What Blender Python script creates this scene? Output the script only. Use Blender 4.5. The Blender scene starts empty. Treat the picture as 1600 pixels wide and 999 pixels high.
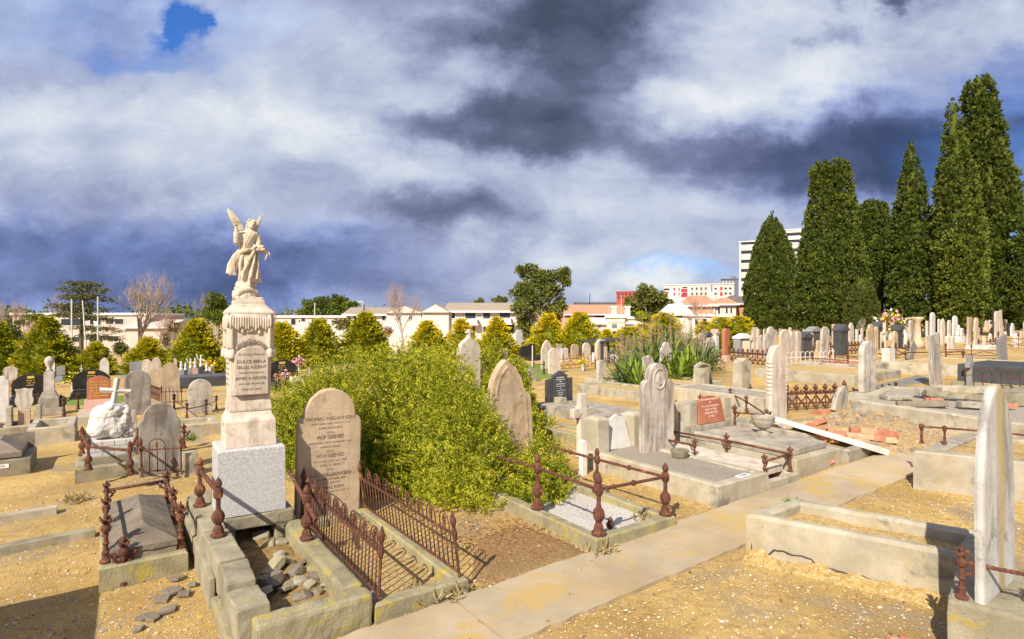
import bpy, bmesh, math, random
import numpy as np
from mathutils import Vector, Matrix, noise as mnoise
random.seed(7); RNG = np.random.default_rng(11)
R = math.radians; PI = math.pi
SC = bpy.context.scene
COL = SC.collection
EXPO = 0.55
CAM_H = 2.3; F = 900.0
AX, AY = -math.sin(R(35)), math.cos(R(35))      # along the graves, away from the viewer
BX, BY = math.cos(R(35)), math.sin(R(35))       # along the path
ROT = R(35)

# ------------------------------------------------------------------ ground shape
def gz(x, y):
    A = x*AX + y*AY; B = x*BX + y*BY
    bb = 80*math.tanh(B/80.0) if B > 0 else 40*math.tanh(B/40.0)
    z = 0.022*bb
    if A > 0:
        z -= 0.00057*A*A if A < 70 else 0.00057*4900 + 0.0798*(1-math.exp(-(A-70)/14))*14*0.6
    return z
def W(A, B):
    return (A*AX + B*BX, A*AY + B*BY)
def toAB(x, y):
    return (x*AX + y*AY, x*BX + y*BY)
def at(px, py, dz=0.0):
    """where the sight line of the surveyed photo point meets the ground (raised by dz)"""
    u = (px-800)/F; v = (py-500)/F
    lo, hi = 1.0, 1.0
    f = lambda Y: CAM_H - v*Y - gz(u*Y, Y) - dz
    Y = 1.0
    while Y < 260 and f(Y) > 0:
        lo = Y; Y *= 1.04
    hi = Y
    for _ in range(40):
        m = .5*(lo+hi)
        if f(m) > 0: lo = m
        else: hi = m
    return u*hi, hi
def zat(py, Y):
    return CAM_H - (py-500)/F*Y

# ------------------------------------------------------------------ nodes / materials
MATS = {}
def srgb(r, g, b):
    f = lambda c: (c/255/12.92) if c/255 <= .04045 else ((c/255+.055)/1.055)**2.4
    return (f(r), f(g), f(b))
class NT:
    def __init__(s, tree): s.t = tree; s.n = tree.nodes; s.l = tree.links
    def new(s, typ, **kw):
        n = s.n.new(typ)
        for k, v in kw.items(): setattr(n, k, v)
        return n
    def link(s, a, b): s.l.new(a, b)
    def val(s, sock, v):
        if hasattr(v, 'is_output') or isinstance(v, bpy.types.NodeSocket): s.l.new(v, sock)
        else: sock.default_value = v
    def math(s, op, a, b=None, clamp=False):
        n = s.new('ShaderNodeMath', operation=op); n.use_clamp = clamp
        s.val(n.inputs[0], a)
        if b is not None: s.val(n.inputs[1], b)
        return n.outputs[0]
    def vmath(s, op, a, b=None):
        n = s.new('ShaderNodeVectorMath', operation=op)
        s.val(n.inputs[0], a)
        if b is not None: s.val(n.inputs[1], b)
        return n.outputs[0]
    def mix(s, f, a, b, blend='MIX'):
        n = s.new('ShaderNodeMix', data_type='RGBA', blend_type=blend)
        s.val(n.inputs[0], f)
        for sock, v in ((n.inputs[6], a), (n.inputs[7], b)):
            if isinstance(v, tuple) and len(v) == 3: v = (*v, 1)
            s.val(sock, v)
        return n.outputs[2]
    def noise(s, vec, scale, detail=5, rough=.55, dist=0.0):
        n = s.new('ShaderNodeTexNoise')
        if vec is not None: s.link(vec, n.inputs['Vector'])
        n.inputs['Scale'].default_value = scale; n.inputs['Detail'].default_value = detail
        n.inputs['Roughness'].default_value = rough; n.inputs['Distortion'].default_value = dist
        return n.outputs['Fac']
    def rng(s, v, a, b, c=0.0, d=1.0):
        n = s.new('ShaderNodeMapRange', interpolation_type='SMOOTHSTEP'); s.val(n.inputs[0], v)
        for i, x in enumerate((a, b, c, d)): n.inputs[i+1].default_value = x
        return n.outputs[0]
    def scale(s, vec, sc):
        n = s.new('ShaderNodeMapping'); s.link(vec, n.inputs[0]); n.inputs['Scale'].default_value = sc
        return n.outputs[0]

def M(name, c1, c2, s=5, c3=None, t3=.58, w3=.1, s3=2.5, cs=None, streak=0.0, ss=9, spk=None, sps=180, spt=.62,
      bump=.35, bs=60, rough=.85, metal=0.0, warm=None, world=False, spec=.3):
    m = bpy.data.materials.new(name); m.use_nodes = True
    t = NT(m.node_tree); bs_ = t.n['Principled BSDF']
    tc = t.new('ShaderNodeTexCoord'); oi = t.new('ShaderNodeObjectInfo')
    if world:
        geo = t.new('ShaderNodeNewGeometry'); vec = geo.outputs['Position']
    else:
        off = t.new('ShaderNodeMath', operation='MULTIPLY'); t.link(oi.outputs['Random'], off.inputs[0]); off.inputs[1].default_value = 53.0
        vec = t.vmath('ADD', tc.outputs['Object'], off.outputs[0])
    n1 = t.noise(vec, s, 8, .62)
    col = t.mix(t.rng(n1, .32, .68), c1, c2)
    if cs is not None:
        st = t.noise(t.scale(vec, (ss*.6, ss*.6, 1.0)), 1.0, 7, .66)
        col = t.mix(t.math('MULTIPLY', t.rng(st, .45, .68), streak), col, cs)
    if c3 is not None:
        n3 = t.noise(vec, s3, 7, .65, .4)
        col = t.mix(t.rng(n3, t3, t3+w3), col, c3)
    if spk is not None:
        n4 = t.noise(vec, sps, 2, .5)
        col = t.mix(t.rng(n4, spt, spt+.06), col, spk)
    hv = t.math('MULTIPLY_ADD', oi.outputs['Random'], .22); hv.node.inputs[2].default_value = .89
    mm = t.new('ShaderNodeHueSaturation'); t.link(col, mm.inputs['Color']); t.link(hv, mm.inputs['Value'])
    t.link(mm.outputs[0], bs_.inputs['Base Color'])
    bs_.inputs['Roughness'].default_value = rough; bs_.inputs['Metallic'].default_value = metal
    bs_.inputs['Specular IOR Level'].default_value = spec
    if bump:
        nb = t.noise(vec, bs, 6, .65)
        b = t.new('ShaderNodeBump'); b.inputs['Strength'].default_value = bump; b.inputs['Distance'].default_value = .02
        t.link(t.math('ADD', nb, t.math('MULTIPLY', n1, .8)), b.inputs['Height']); t.link(b.outputs[0], bs_.inputs['Normal'])
    MATS[name] = m
    return m
def leafmat(name, c1, c2, s=3.0, trans=.3, rough=.6):
    m = bpy.data.materials.new(name); m.use_nodes = True
    t = NT(m.node_tree); p = t.n['Principled BSDF']; out = t.n['Material Output']
    geo = t.new('ShaderNodeNewGeometry')
    tc = t.new('ShaderNodeTexCoord')
    n = t.noise(tc.outputs['Object'], s, 4, .7)
    r = t.math('MULTIPLY_ADD', geo.outputs['Random Per Island'], .5); r.node.inputs[2].default_value = .0
    f = t.rng(t.math('ADD', t.math('MULTIPLY', n, .75), r), .3, .9)
    col = t.mix(f, c1, c2)
    t.link(col, p.inputs['Base Color']); p.inputs['Roughness'].default_value = rough
    p.inputs['Specular IOR Level'].default_value = .1
    tr = t.new('ShaderNodeBsdfTranslucent'); t.link(col, tr.inputs[0])
    mx = t.new('ShaderNodeMixShader'); mx.inputs[0].default_value = trans
    t.link(p.outputs[0], mx.inputs[1]); t.link(tr.outputs[0], mx.inputs[2]); t.link(mx.outputs[0], out.inputs[0])
    MATS[name] = m
    return m
def flat(name, c, rough=.7, metal=0., bump=.1, s=8):
    return M(name, tuple(x*.86 for x in c), tuple(min(1, x*1.1) for x in c), s=s, bump=bump, rough=rough, metal=metal)

# ------------------------------------------------------------------ mesh builder
class MB:
    def __init__(s): s.v = []; s.f = []; s.m = []
    def add(s, vs, fs, mi=0):
        o = len(s.v); s.v += [tuple(v) for v in vs]
        s.f += [tuple(i+o for i in f) for f in fs]; s.m += [mi]*len(fs); return s
    def box(s, x0, x1, y0, y1, z0, z1, mi=0):
        return s.add([(x0,y0,z0),(x1,y0,z0),(x1,y1,z0),(x0,y1,z0),(x0,y0,z1),(x1,y0,z1),(x1,y1,z1),(x0,y1,z1)],
                     [(0,3,2,1),(4,5,6,7),(0,1,5,4),(1,2,6,5),(2,3,7,6),(3,0,4,7)], mi)
    def frus(s, x, y, z0, z1, w0, d0, w1, d1, mi=0):
        return s.loft([(z0, w0, d0), (z1, w1, d1)], x, y, mi)
    def loft(s, rings, x=0, y=0, mi=0):
        """stack of rectangles (z, width, depth)"""
        vs = []; fs = []
        for z, w, d in rings:
            vs += [(x-w/2,y-d/2,z),(x+w/2,y-d/2,z),(x+w/2,y+d/2,z),(x-w/2,y+d/2,z)]
        n = len(rings)
        fs.append((3,2,1,0))
        for i in range(n-1):
            a = 4*i
            for k in range(4):
                j = (k+1) % 4
                fs.append((a+k, a+j, a+4+j, a+4+k))
        a = 4*(n-1); fs.append((a,a+1,a+2,a+3))
        return s.add(vs, fs, mi)
    def lathe(s, prof, x=0, y=0, n=12, mi=0, flute=0.0):
        vs = []; fs = []
        for i, (r, z) in enumerate(prof):
            for k in range(n):
                a = 2*PI*k/n
                rr = r*(1+flute*(k % 2)) if 0 < i < len(prof)-1 else r
                vs.append((x+rr*math.cos(a), y+rr*math.sin(a), z))
        for i in range(len(prof)-1):
            for k in range(n):
                j = (k+1) % n
                fs.append((i*n+k, i*n+j, (i+1)*n+j, (i+1)*n+k))
        fs.append(tuple(range(n-1, -1, -1))); fs.append(tuple(range((len(prof)-1)*n, len(prof)*n)))
        return s.add(vs, fs, mi)
    def tube(s, pts, r, n=6, mi=0):
        pts = [Vector(p) for p in pts]
        rs = r if isinstance(r, (list, tuple)) else [r]*len(pts)
        vs = []; fs = []; up = None
        for i, p in enumerate(pts):
            d = (pts[min(i+1, len(pts)-1)] - pts[max(i-1, 0)])
            if d.length < 1e-9: d = Vector((0,0,1))
            d.normalize()
            if up is None or abs(up.dot(d)) > .99: up = Vector((0,0,1)) if abs(d.z) < .9 else Vector((1,0,0))
            a = d.cross(up).normalized(); b = a.cross(d).normalized(); up = b
            for k in range(n):
                t = 2*PI*k/n
                vs.append(p + (a*math.cos(t) + b*math.sin(t))*rs[i])
        for i in range(len(pts)-1):
            for k in range(n):
                j = (k+1) % n
                fs.append((i*n+k, i*n+j, (i+1)*n+j, (i+1)*n+k))
        fs.append(tuple(range(n-1, -1, -1))); fs.append(tuple(range((len(pts)-1)*n, len(pts)*n)))
        return s.add(vs, fs, mi)
    def prism(s, poly, y0, y1, mi=0):
        """outline in (x, z), from y0 (front) to y1 (back)"""
        n = len(poly)
        vs = [(x, y0, z) for x, z in poly] + [(x, y1, z) for x, z in poly]
        ar = sum(poly[i][0]*poly[(i+1) % n][1]-poly[(i+1) % n][0]*poly[i][1] for i in range(n))
        f1 = tuple(range(n)); f2 = tuple(range(2*n-1, n-1, -1))
        fs = [f1, f2] + [(i, i+n, (i+1) % n+n, (i+1) % n) for i in range(n)]
        if ar < 0: fs = [tuple(reversed(f)) for f in fs]
        return s.add(vs, fs, mi)
    def slab(s, poly, z0, z1, mi=0):
        """outline in (x, y), z0 to z1"""
        n = len(poly)
        ar = sum(poly[i][0]*poly[(i+1) % n][1]-poly[(i+1) % n][0]*poly[i][1] for i in range(n))
        if ar < 0: poly = poly[::-1]
        zz0 = z0 if isinstance(z0, (list, tuple)) else [z0]*n
        zz1 = z1 if isinstance(z1, (list, tuple)) else [z1]*n
        vs = [(x, y, zz0[i]) for i, (x, y) in enumerate(poly)] + [(x, y, zz1[i]) for i, (x, y) in enumerate(poly)]
        fs = [tuple(range(n-1, -1, -1)), tuple(range(n, 2*n))] + [(i, (i+1) % n, (i+1) % n+n, i+n) for i in range(n)]
        return s.add(vs, fs, mi)
    def ball(s, c, r, mi=0, n=10, m=7):
        rx, ry, rz = r if isinstance(r, (tuple, list)) else (r, r, r)
        vs = [(c[0], c[1], c[2]-rz)]; fs = []
        for i in range(1, m):
            t = -PI/2 + PI*i/m
            for k in range(n):
                a = 2*PI*k/n
                vs.append((c[0]+rx*math.cos(t)*math.cos(a), c[1]+ry*math.cos(t)*math.sin(a), c[2]+rz*math.sin(t)))
        vs.append((c[0], c[1], c[2]+rz)); L = len(vs)-1
        for k in range(n):
            j = (k+1) % n
            fs.append((0, 1+j, 1+k)); fs.append((L, 1+(m-2)*n+k, 1+(m-2)*n+j))
            for i in range(m-2):
                fs.append((1+i*n+k, 1+i*n+j, 1+(i+1)*n+j, 1+(i+1)*n+k))
        return s.add(vs, fs, mi)
    def xf(s, mat, start=0):
        for i in range(start, len(s.v)): s.v[i] = tuple(mat @ Vector(s.v[i]))
        return s
    def build(s, name, mats, parent=None, loc=None, rotz=None, bevel=0.0, smooth=False, rough=0.0, seg=.08, nfreq=9., rot=None):
        me = bpy.data.meshes.new(name)
        me.from_pydata(s.v, [], s.f)
        ms = mats if isinstance(mats, (list, tuple)) else [mats]
        for m in ms: me.materials.append(MATS[m] if isinstance(m, str) else m)
        if len(ms) > 1: me.polygons.foreach_set('material_index', s.m)
        if bevel or rough:
            bm = bmesh.new(); bm.from_mesh(me)
            bmesh.ops.remove_doubles(bm, verts=bm.verts, dist=1e-5)
            if bevel:
                es = [e for e in bm.edges if len(e.link_faces) == 2 and e.calc_face_angle(0) > R(32)]
                try: bmesh.ops.bevel(bm, geom=es, offset=bevel, segments=2, profile=.6, affect='EDGES', clamp_overlap=True)
                except Exception: pass
            if rough:
                for _ in range(5):
                    es = [e for e in bm.edges if e.calc_length() > seg*1.5]
                    if not es or len(bm.verts) > 9000: break
                    bmesh.ops.subdivide_edges(bm, edges=es, cuts=1, use_grid_fill=True)
                bmesh.ops.triangulate(bm, faces=[f for f in bm.faces if len(f.verts) > 4])
                bm.normal_update()
                sd = Vector((random.random()*50, random.random()*50, random.random()*50))
                for v in bm.verts:
                    q = v.co*nfreq + sd
                    d = mnoise.noise(q) + .5*mnoise.noise(q*2.7)
                    v.co += v.normal*(d*rough)
            bm.to_mesh(me); bm.free()
        if smooth:
            me.polygons.foreach_set('use_smooth', [True]*len(me.polygons))
        me.update()
        o = bpy.data.objects.new(name, me); COL.objects.link(o)
        if parent is not None: o.parent = parent
        if loc is not None: o.location = loc
        if rotz is not None: o.rotation_euler = (0, 0, rotz)
        if rot is not None: o.rotation_euler = rot
        return o

USED_LABELS = {}
def tag(o, label, cat, group=None, kind=None):
    o['label'] = label; o['category'] = cat
    if group: o['group'] = group
    if kind: o['kind'] = kind
    return o
def thing(name, label, cat, loc, rotz=0.0, group=None, rot=None):
    o = bpy.data.objects.new(name, None); COL.objects.link(o)
    o.empty_display_size = .1
    o.location = loc; o.rotation_euler = rot if rot else (0, 0, rotz)
    return tag(o, label, cat, group)
def struct(o, label=None):
    o['kind'] = 'structure'
    if label: o['label'] = label
    return o
def stuff(o, label=None, cat=None):
    o['kind'] = 'stuff'
    if label: o['label'] = label
    if cat: o['category'] = cat
    return o
def text(body, size, name, mat, parent, loc, rot, align='CENTER', extrude=.0015, shear=0.0, space=1.0, line=1.0):
    c = bpy.data.curves.new(name, 'FONT'); c.body = body; c.size = size; c.align_x = align; c.align_y = 'CENTER'
    c.extrude = extrude; c.resolution_u = 2; c.shear = shear; c.space_character = space; c.space_line = line
    c.materials.append(MATS[mat])
    o = bpy.data.objects.new(name, c); COL.objects.link(o); o.parent = parent
    o.location = loc; o.rotation_euler = rot
    return o
FRONT = (R(90), 0, 0)

def np_mesh(name, V, faces_n, mats, midx=None, parent=None, loc=None, smooth=False, rotz=None):
    """V (n*k,3): n separate faces of k corners"""
    me = bpy.data.meshes.new(name)
    k = faces_n; nv = len(V); nf = nv//k
    me.vertices.add(nv); me.vertices.foreach_set('co', np.ascontiguousarray(V, dtype=np.float32).ravel())
    me.loops.add(nv); me.loops.foreach_set('vertex_index', np.arange(nv, dtype=np.int32))
    me.polygons.add(nf); me.polygons.foreach_set('loop_start', np.arange(0, nv, k, dtype=np.int32))
    me.polygons.foreach_set('loop_total', np.full(nf, k, dtype=np.int32))
    for m in (mats if isinstance(mats, (list, tuple)) else [mats]): me.materials.append(MATS[m])
    if midx is not None: me.polygons.foreach_set('material_index', np.asarray(midx, dtype=np.int32))
    me.update(calc_edges=True)
    o = bpy.data.objects.new(name, me); COL.objects.link(o)
    if parent is not None: o.parent = parent
    if loc is not None: o.location = loc
    if rotz is not None: o.rotation_euler = (0, 0, rotz)
    return o
def unit(v): return v/np.maximum(np.linalg.norm(v, axis=-1, keepdims=True), 1e-9)
def leaves(P, D, L, Wd, bend=0.0):
    """rhombic leaves at P pointing along D; returns (n*4,3)"""
    n = len(P); L = np.broadcast_to(L, n)[:, None]; Wd = np.broadcast_to(Wd, n)[:, None]
    D = unit(D); S = unit(np.cross(D, RNG.normal(size=(n, 3))))
    N = np.cross(S, D)
    mid = P + D*L*.5 + N*L*bend
    return np.stack([P, mid+S*Wd*.5, P+D*L, mid-S*Wd*.5], 1).reshape(-1, 3)
def sphere_dirs(n): return unit(RNG.normal(size=(n, 3)))
# ================================================================== camera, light, sky
cam = bpy.data.cameras.new('camera'); cam.sensor_width = 36; cam.lens = 36*F/1600; cam.clip_start = .05; cam.clip_end = 3000
co = bpy.data.objects.new('camera', cam); COL.objects.link(co)
co.location = (0, 0, CAM_H); co.rotation_euler = (R(90), 0, 0)
SC.camera = co
SC.view_settings.view_transform = 'Standard'; SC.view_settings.look = 'None'
SC.view_settings.exposure = EXPO; SC.view_settings.gamma = 1; SC.view_settings.use_curve_mapping = False
SUN_AZ, SUN_EL = 25.0, 39.0          # sun stands behind the viewer's left shoulder
sdir = Vector((-math.sin(R(SUN_AZ))*math.cos(R(SUN_EL)), -math.cos(R(SUN_AZ))*math.cos(R(SUN_EL)), math.sin(R(SUN_EL))))
sl = bpy.data.lights.new('sun', 'SUN'); sl.energy = 4.7; sl.angle = R(.53); sl.color = (1, .93, .80)
so = bpy.data.objects.new('sun', sl); COL.objects.link(so)
so.rotation_euler = (-sdir).to_track_quat('-Z', 'Y').to_euler(); so.location = (-20, -30, 40)

wd = bpy.data.worlds.new('World'); SC.world = wd; wd.use_nodes = True
t = NT(wd.node_tree); bg = t.n['Background']; bg.inputs[1].default_value = .1
sky = t.new('ShaderNodeTexSky', sky_type='NISHITA'); sky.sun_disc = False
sky.sun_elevation = R(SUN_EL); sky.sun_rotation = R(180+SUN_AZ)
tc = t.new('ShaderNodeTexCoord'); sp = t.new('ShaderNodeSeparateXYZ'); t.link(tc.outputs['Generated'], sp.inputs[0])
dy = t.math('MAXIMUM', t.math('ABSOLUTE', sp.outputs[1]), .14)
uu = t.math('DIVIDE', sp.outputs[0], dy); vv = t.math('DIVIDE', sp.outputs[2], dy)
cb = t.new('ShaderNodeCombineXYZ'); t.link(uu, cb.inputs[0]); t.link(vv, cb.inputs[2])
P0 = cb.outputs[0]
def noisecol(vec, scale, detail):
    n = t.new('ShaderNodeTexNoise'); t.link(vec, n.inputs['Vector']); n.inputs['Scale'].default_value = scale
    n.inputs['Detail'].default_value = detail; n.inputs['Roughness'].default_value = .6
    return n.outputs['Color']
wv = t.vmath('MULTIPLY', t.vmath('SUBTRACT', noisecol(P0, 2.6, 6), (.5, .5, .5)), (.30, .0, .16))
wv2 = t.vmath('MULTIPLY', t.vmath('SUBTRACT', noisecol(t.scale(P0, (1, 1, 1.5)), 8.5, 9), (.5, .5, .5)), (.20, .0, .12))
P1 = t.vmath('ADD', t.vmath('ADD', P0, wv), wv2)
def blob(px, py, rx, ry, amp, rot=0.0):
    x, z = (px-800)/900, (500-py)/900
    mp = t.new('ShaderNodeMapping', vector_type='TEXTURE'); t.link(P1, mp.inputs[0])
    mp.inputs['Location'].default_value = (x, 0, z); mp.inputs['Rotation'].default_value = (0, R(rot), 0)
    mp.inputs['Scale'].default_value = (rx/900, 1, ry/900)
    g = t.new('ShaderNodeTexGradient', gradient_type='SPHERICAL'); t.link(mp.outputs[0], g.inputs[0])
    s = t.rng(g.outputs['Fac'], 0, .75)
    return t.math('MULTIPLY', s, amp)
def field(start, blobs):
    for b in blobs: start = t.math('ADD', start, blob(*b))
    return start
# brightness of the cloud deck: bright billows (+) and dark undersides (-)
fb = t.math('SUBTRACT', t.noise(t.scale(P0, (1, 1, 2.1)), 3.2, 9, .6, .25), .5)
fb2 = t.math('SUBTRACT', t.noise(t.scale(P0, (1, 1, 1.7)), 8, 11, .66, .3), .5)
L0 = t.math('ADD', t.math('MULTIPLY_ADD', fb, .50), t.math('MULTIPLY', fb2, .42))
L0.node.inputs[0].links[0].from_node.inputs[2].default_value = .535
vo = t.new('ShaderNodeTexVoronoi', feature='SMOOTH_F1'); t.link(t.vmath('ADD', t.scale(P1, (1, 1, 1.5)), wv2), vo.inputs['Vector']); vo.inputs['Scale'].default_value = 4.5; vo.inputs['Smoothness'].default_value = .35
L0 = t.math('ADD', L0, t.math('MULTIPLY', t.math('SUBTRACT', .54, vo.outputs['Distance']), .27))
LUM = field(L0, [
    (250, 190, 560, 130, .24, -8), (60, 330, 330, 90, -.06), (130, 430, 640, 105, -.30), (520, 420, 380, 70, -.08), (330, 300, 420, 90, .02),
    (870, 75, 300, 150, -.40), (790, 205, 300, 66, -.40), (700, 335, 260, 60, -.22), (560, 240, 260, 80, .20, 14), (690, 130, 230, 80, .13),
    (1200, 90, 260, 150, .24), (1080, 170, 160, 60, .25), (1330, 235, 420, 95, -.42), (1560, 230, 260, 190, -.22), (1500, 60, 240, 80, .16),
    (980, 300, 330, 70, .16, 8), (900, 420, 460, 90, .16), (1000, 440, 140, 28, .18), (1360, 10, 90, 30, -.42), (560, 45, 300, 90, .10),
    (760, 110, 130, 60, .18), (1160, 370, 300, 70, .08), (120, 60, 300, 90, .05), (1290, 70, 60, 30, -.22), (880, 20, 300, 70, -.16)])
cr = t.new('ShaderNodeValToRGB'); t.link(LUM, cr.inputs[0])
stops = [(.0, (74, 83, 106)), (.18, (98, 106, 134)), (.36, (132, 140, 172)), (.52, (163, 172, 203)), (.72, (198, 207, 226)), (.95, (234, 238, 242))]
e = cr.color_ramp.elements
while len(e) < len(stops): e.new(.5)
K = 2.0**(-EXPO)*10.0
for el, (p_, c_) in zip(e, stops):
    el.position = p_; el.color = (*[c for c in srgb(*c_)], 1)
# violet-blue cast of the rain clouds low on the west side and of the gap on the east side
tint = field(0.0, [(80, 440, 600, 150, .85), (430, 420, 420, 110, .45), (1420, 240, 420, 140, .75), (1600, 250, 240, 230, 1.0), (230, 20, 420, 120, .55), (700, 250, 300, 200, -.2)])
tint = t.math('MAXIMUM', t.math('MINIMUM', tint, 1.0), 0.0)
ccol = t.mix(tint, cr.outputs[0], t.mix(1.0, cr.outputs[0], (.74, .89, 1.17), 'MULTIPLY'))
ccol = t.mix(1.0, ccol, (K, K, K), 'MULTIPLY')
# clear gaps where the blue shows
gap = t.math('MINIMUM', field(0.0, [(285, 25, 50, 60, 1.35, 25), (215, 82, 170, 26, .5), (1050, 421, 160, 22, .45), (1585, 275, 190, 210, .25), (60, 20, 240, 130, .18)]), 1.0)
gap = t.math('MULTIPLY', gap, t.rng(t.math('ADD', fb, fb2), -.28, .0), clamp=True)
blue = t.mix(1.0, sky.outputs[0], (.32, .66, 1.25), 'MULTIPLY')
t.link(t.mix(gap, ccol, blue), bg.inputs[0])

# ================================================================== materials
M('ground', (.42, .26, .075), (.66, .445, .15), s=.9, c3=(.36, .265, .15), t3=.50, w3=.14, s3=1.1, cs=(.30, .19, .08), streak=.62, ss=20, spk=(.66, .57, .44), sps=95, spt=.64, bump=1.0, bs=90, rough=.95, world=True)
g_ = NT(MATS['ground'].node_tree)
M('gravel', (.42, .26, .08), (.64, .445, .17), s=22, c3=(.25, .18, .10), t3=.60, w3=.08, s3=30, spk=(.74, .66, .55), sps=70, spt=.6, bump=1.0, bs=80, rough=.95, world=True)
M('pebble_white', (.50, .44, .38), (.78, .72, .66), s=40, c3=(.40, .27, .2), t3=.6, w3=.05, s3=30, bump=1.0, bs=60, world=True)
M('gravel_grey', (.36, .30, .225), (.54, .465, .37), s=60, spk=(.15, .12, .09), sps=120, spt=.58, bump=1, bs=110, world=True)
M('path', (.37, .285, .18), (.48, .385, .255), s=1.6, c3=(.50, .34, .13), t3=.53, w3=.10, s3=1.7, cs=(.52, .34, .12), streak=.4, ss=2, bump=.3, bs=130, rough=.9, world=True)
M('concrete', (.36, .31, .225), (.50, .44, .335), s=3.5, c3=(.24, .215, .165), t3=.53, w3=.14, s3=2.6, cs=(.38, .28, .12), streak=.5, ss=5, bump=.4, bs=90, spk=(.22, .20, .16), sps=240, spt=.66)
M('concrete_old', (.26, .225, .15), (.38, .33, .23), s=4, c3=(.38, .30, .07), t3=.57, w3=.12, s3=3.2, cs=(.13, .115, .08), streak=.5, ss=5, bump=.5, bs=70, spk=(.14, .12, .09), sps=200, spt=.64)
M('concrete_lichen', (.29, .25, .15), (.40, .345, .21), s=5, c3=(.44, .35, .07), t3=.53, w3=.12, s3=7, cs=(.14, .12, .07), streak=.4, ss=6, bump=.55, bs=60, spk=(.55, .5, .38), sps=90, spt=.69)
M('concrete_grey', (.32, .275, .21), (.45, .395, .315), s=4, c3=(.22, .185, .14), t3=.54, w3=.14, s3=3, cs=(.14, .125, .1), streak=.55, ss=6, bump=.45, bs=80, spk=(.5, .46, .4), sps=150, spt=.66)
M('slate', (.19, .15, .11), (.275, .225, .165), s=4, c3=(.31, .28, .22), t3=.6, w3=.1, s3=5, cs=(.09, .08, .065), streak=.4, bump=.5, bs=60, spk=(.4, .37, .3), sps=60, spt=.70)
M('marble', (.54, .445, .355), (.69, .585, .48), s=3, c3=(.40, .315, .24), t3=.54, w3=.16, s3=3, cs=(.28, .225, .17), streak=.6, ss=12, bump=.25, bs=50)
M('marble_white', (.56, .525, .485), (.69, .655, .61), s=4, c3=(.50, .455, .40), t3=.6, w3=.14, s3=3, cs=(.42, .38, .33), streak=.35, ss=12, bump=.22, bs=45)
M('marble_grey', (.45, .385, .32), (.60, .53, .45), s=3.5, c3=(.29, .25, .205), t3=.54, w3=.14, s3=3, cs=(.17, .14, .11), streak=.85, ss=14, bump=.3, bs=45)
M('marble_dark', (.27, .235, .20), (.40, .355, .305), s=3.5, c3=(.17, .145, .12), t3=.52, w3=.14, s3=3, cs=(.115, .10, .08), streak=.8, ss=12, bump=.35, bs=45)
M('marble_lichen', (.48, .45, .405), (.63, .59, .54), s=3, c3=(.36, .33, .28), t3=.58, w3=.12, s3=4, cs=(.21, .19, .155), streak=.55, ss=13, bump=.3, bs=45)
M('sandstone', (.44, .325, .21), (.59, .455, .31), s=3, c3=(.33, .23, .12), t3=.55, w3=.16, s3=3, cs=(.26, .19, .11), streak=.45, ss=10, bump=.35, bs=55)
M('statue', (.50, .42, .31), (.63, .54, .42), s=5, c3=(.30, .245, .13), t3=.58, w3=.12, s3=4, cs=(.33, .27, .17), streak=.4, ss=20, bump=.3, bs=60)
M('granite', (.44, .425, .41), (.54, .525, .505), s=30, spk=(.19, .18, .175), sps=120, spt=.57, bump=.12, bs=150, rough=.7)
M('granite_red', (.38, .13, .07), (.50, .20, .11), s=2, spk=(.2, .05, .03), sps=200, spt=.6, bump=.05, rough=.45)
M('granite_pink', (.52, .29, .22), (.62, .37, .29), s=2, spk=(.3, .16, .12), sps=160, spt=.6, bump=.05, rough=.55)
M('granite_black', (.018, .017, .016), (.032, .031, .03), s=4, bump=.0, rough=.25, spec=.5)
M('granite_dark', (.055, .056, .06), (.085, .085, .09), s=4, bump=.05, spk=(.14, .14, .15), sps=150, spt=.64, rough=.4)
M('granite_mid', (.24, .235, .235), (.33, .32, .32), s=2, spk=(.12, .12, .12), sps=140, spt=.58, bump=.05, rough=.5)
M('rust', (.095, .036, .025), (.175, .070, .043), s=16, c3=(.30, .13, .045), t3=.55, w3=.12, s3=11, spk=(.07, .03, .02), sps=60, spt=.6, bump=.5, bs=120, rough=.9)
M('rust_orange', (.30, .12, .035), (.40, .19, .06), s=12, bump=.4, bs=100, rough=.9)
M('rust_dark', (.075, .032, .024), (.12, .055, .036), s=14, bump=.5, bs=90, rough=.85)
M('brick', (.42, .15, .085), (.54, .24, .14), s=9, c3=(.6, .42, .3), t3=.6, w3=.1, s3=12, bump=.5, bs=70)
M('brick_pale', (.52, .30, .17), (.62, .42, .26), s=9, bump=.5, bs=70)
M('mound', (.34, .215, .09), (.54, .37, .18), s=14, c3=(.24, .16, .085), t3=.55, w3=.1, s3=9, spk=(.66, .56, .44), sps=60, spt=.62, bump=1, bs=50, world=True)
M('soil', (.27, .165, .06), (.44, .29, .115), s=9, c3=(.12, .075, .035), t3=.56, w3=.1, s3=8, bump=1, bs=50, world=True)
M('litter', (.27, .155, .065), (.42, .26, .11), s=30, c3=(.52, .34, .13), t3=.6, w3=.08, s3=40, bump=1, bs=90, world=True)
M('grass', (.12, .17, .025), (.23, .29, .05), s=6, bump=.8, bs=60, world=True)
M('asphalt_grey', (.20, .185, .16), (.28, .26, .22), s=3, bump=.3, world=True)
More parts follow.
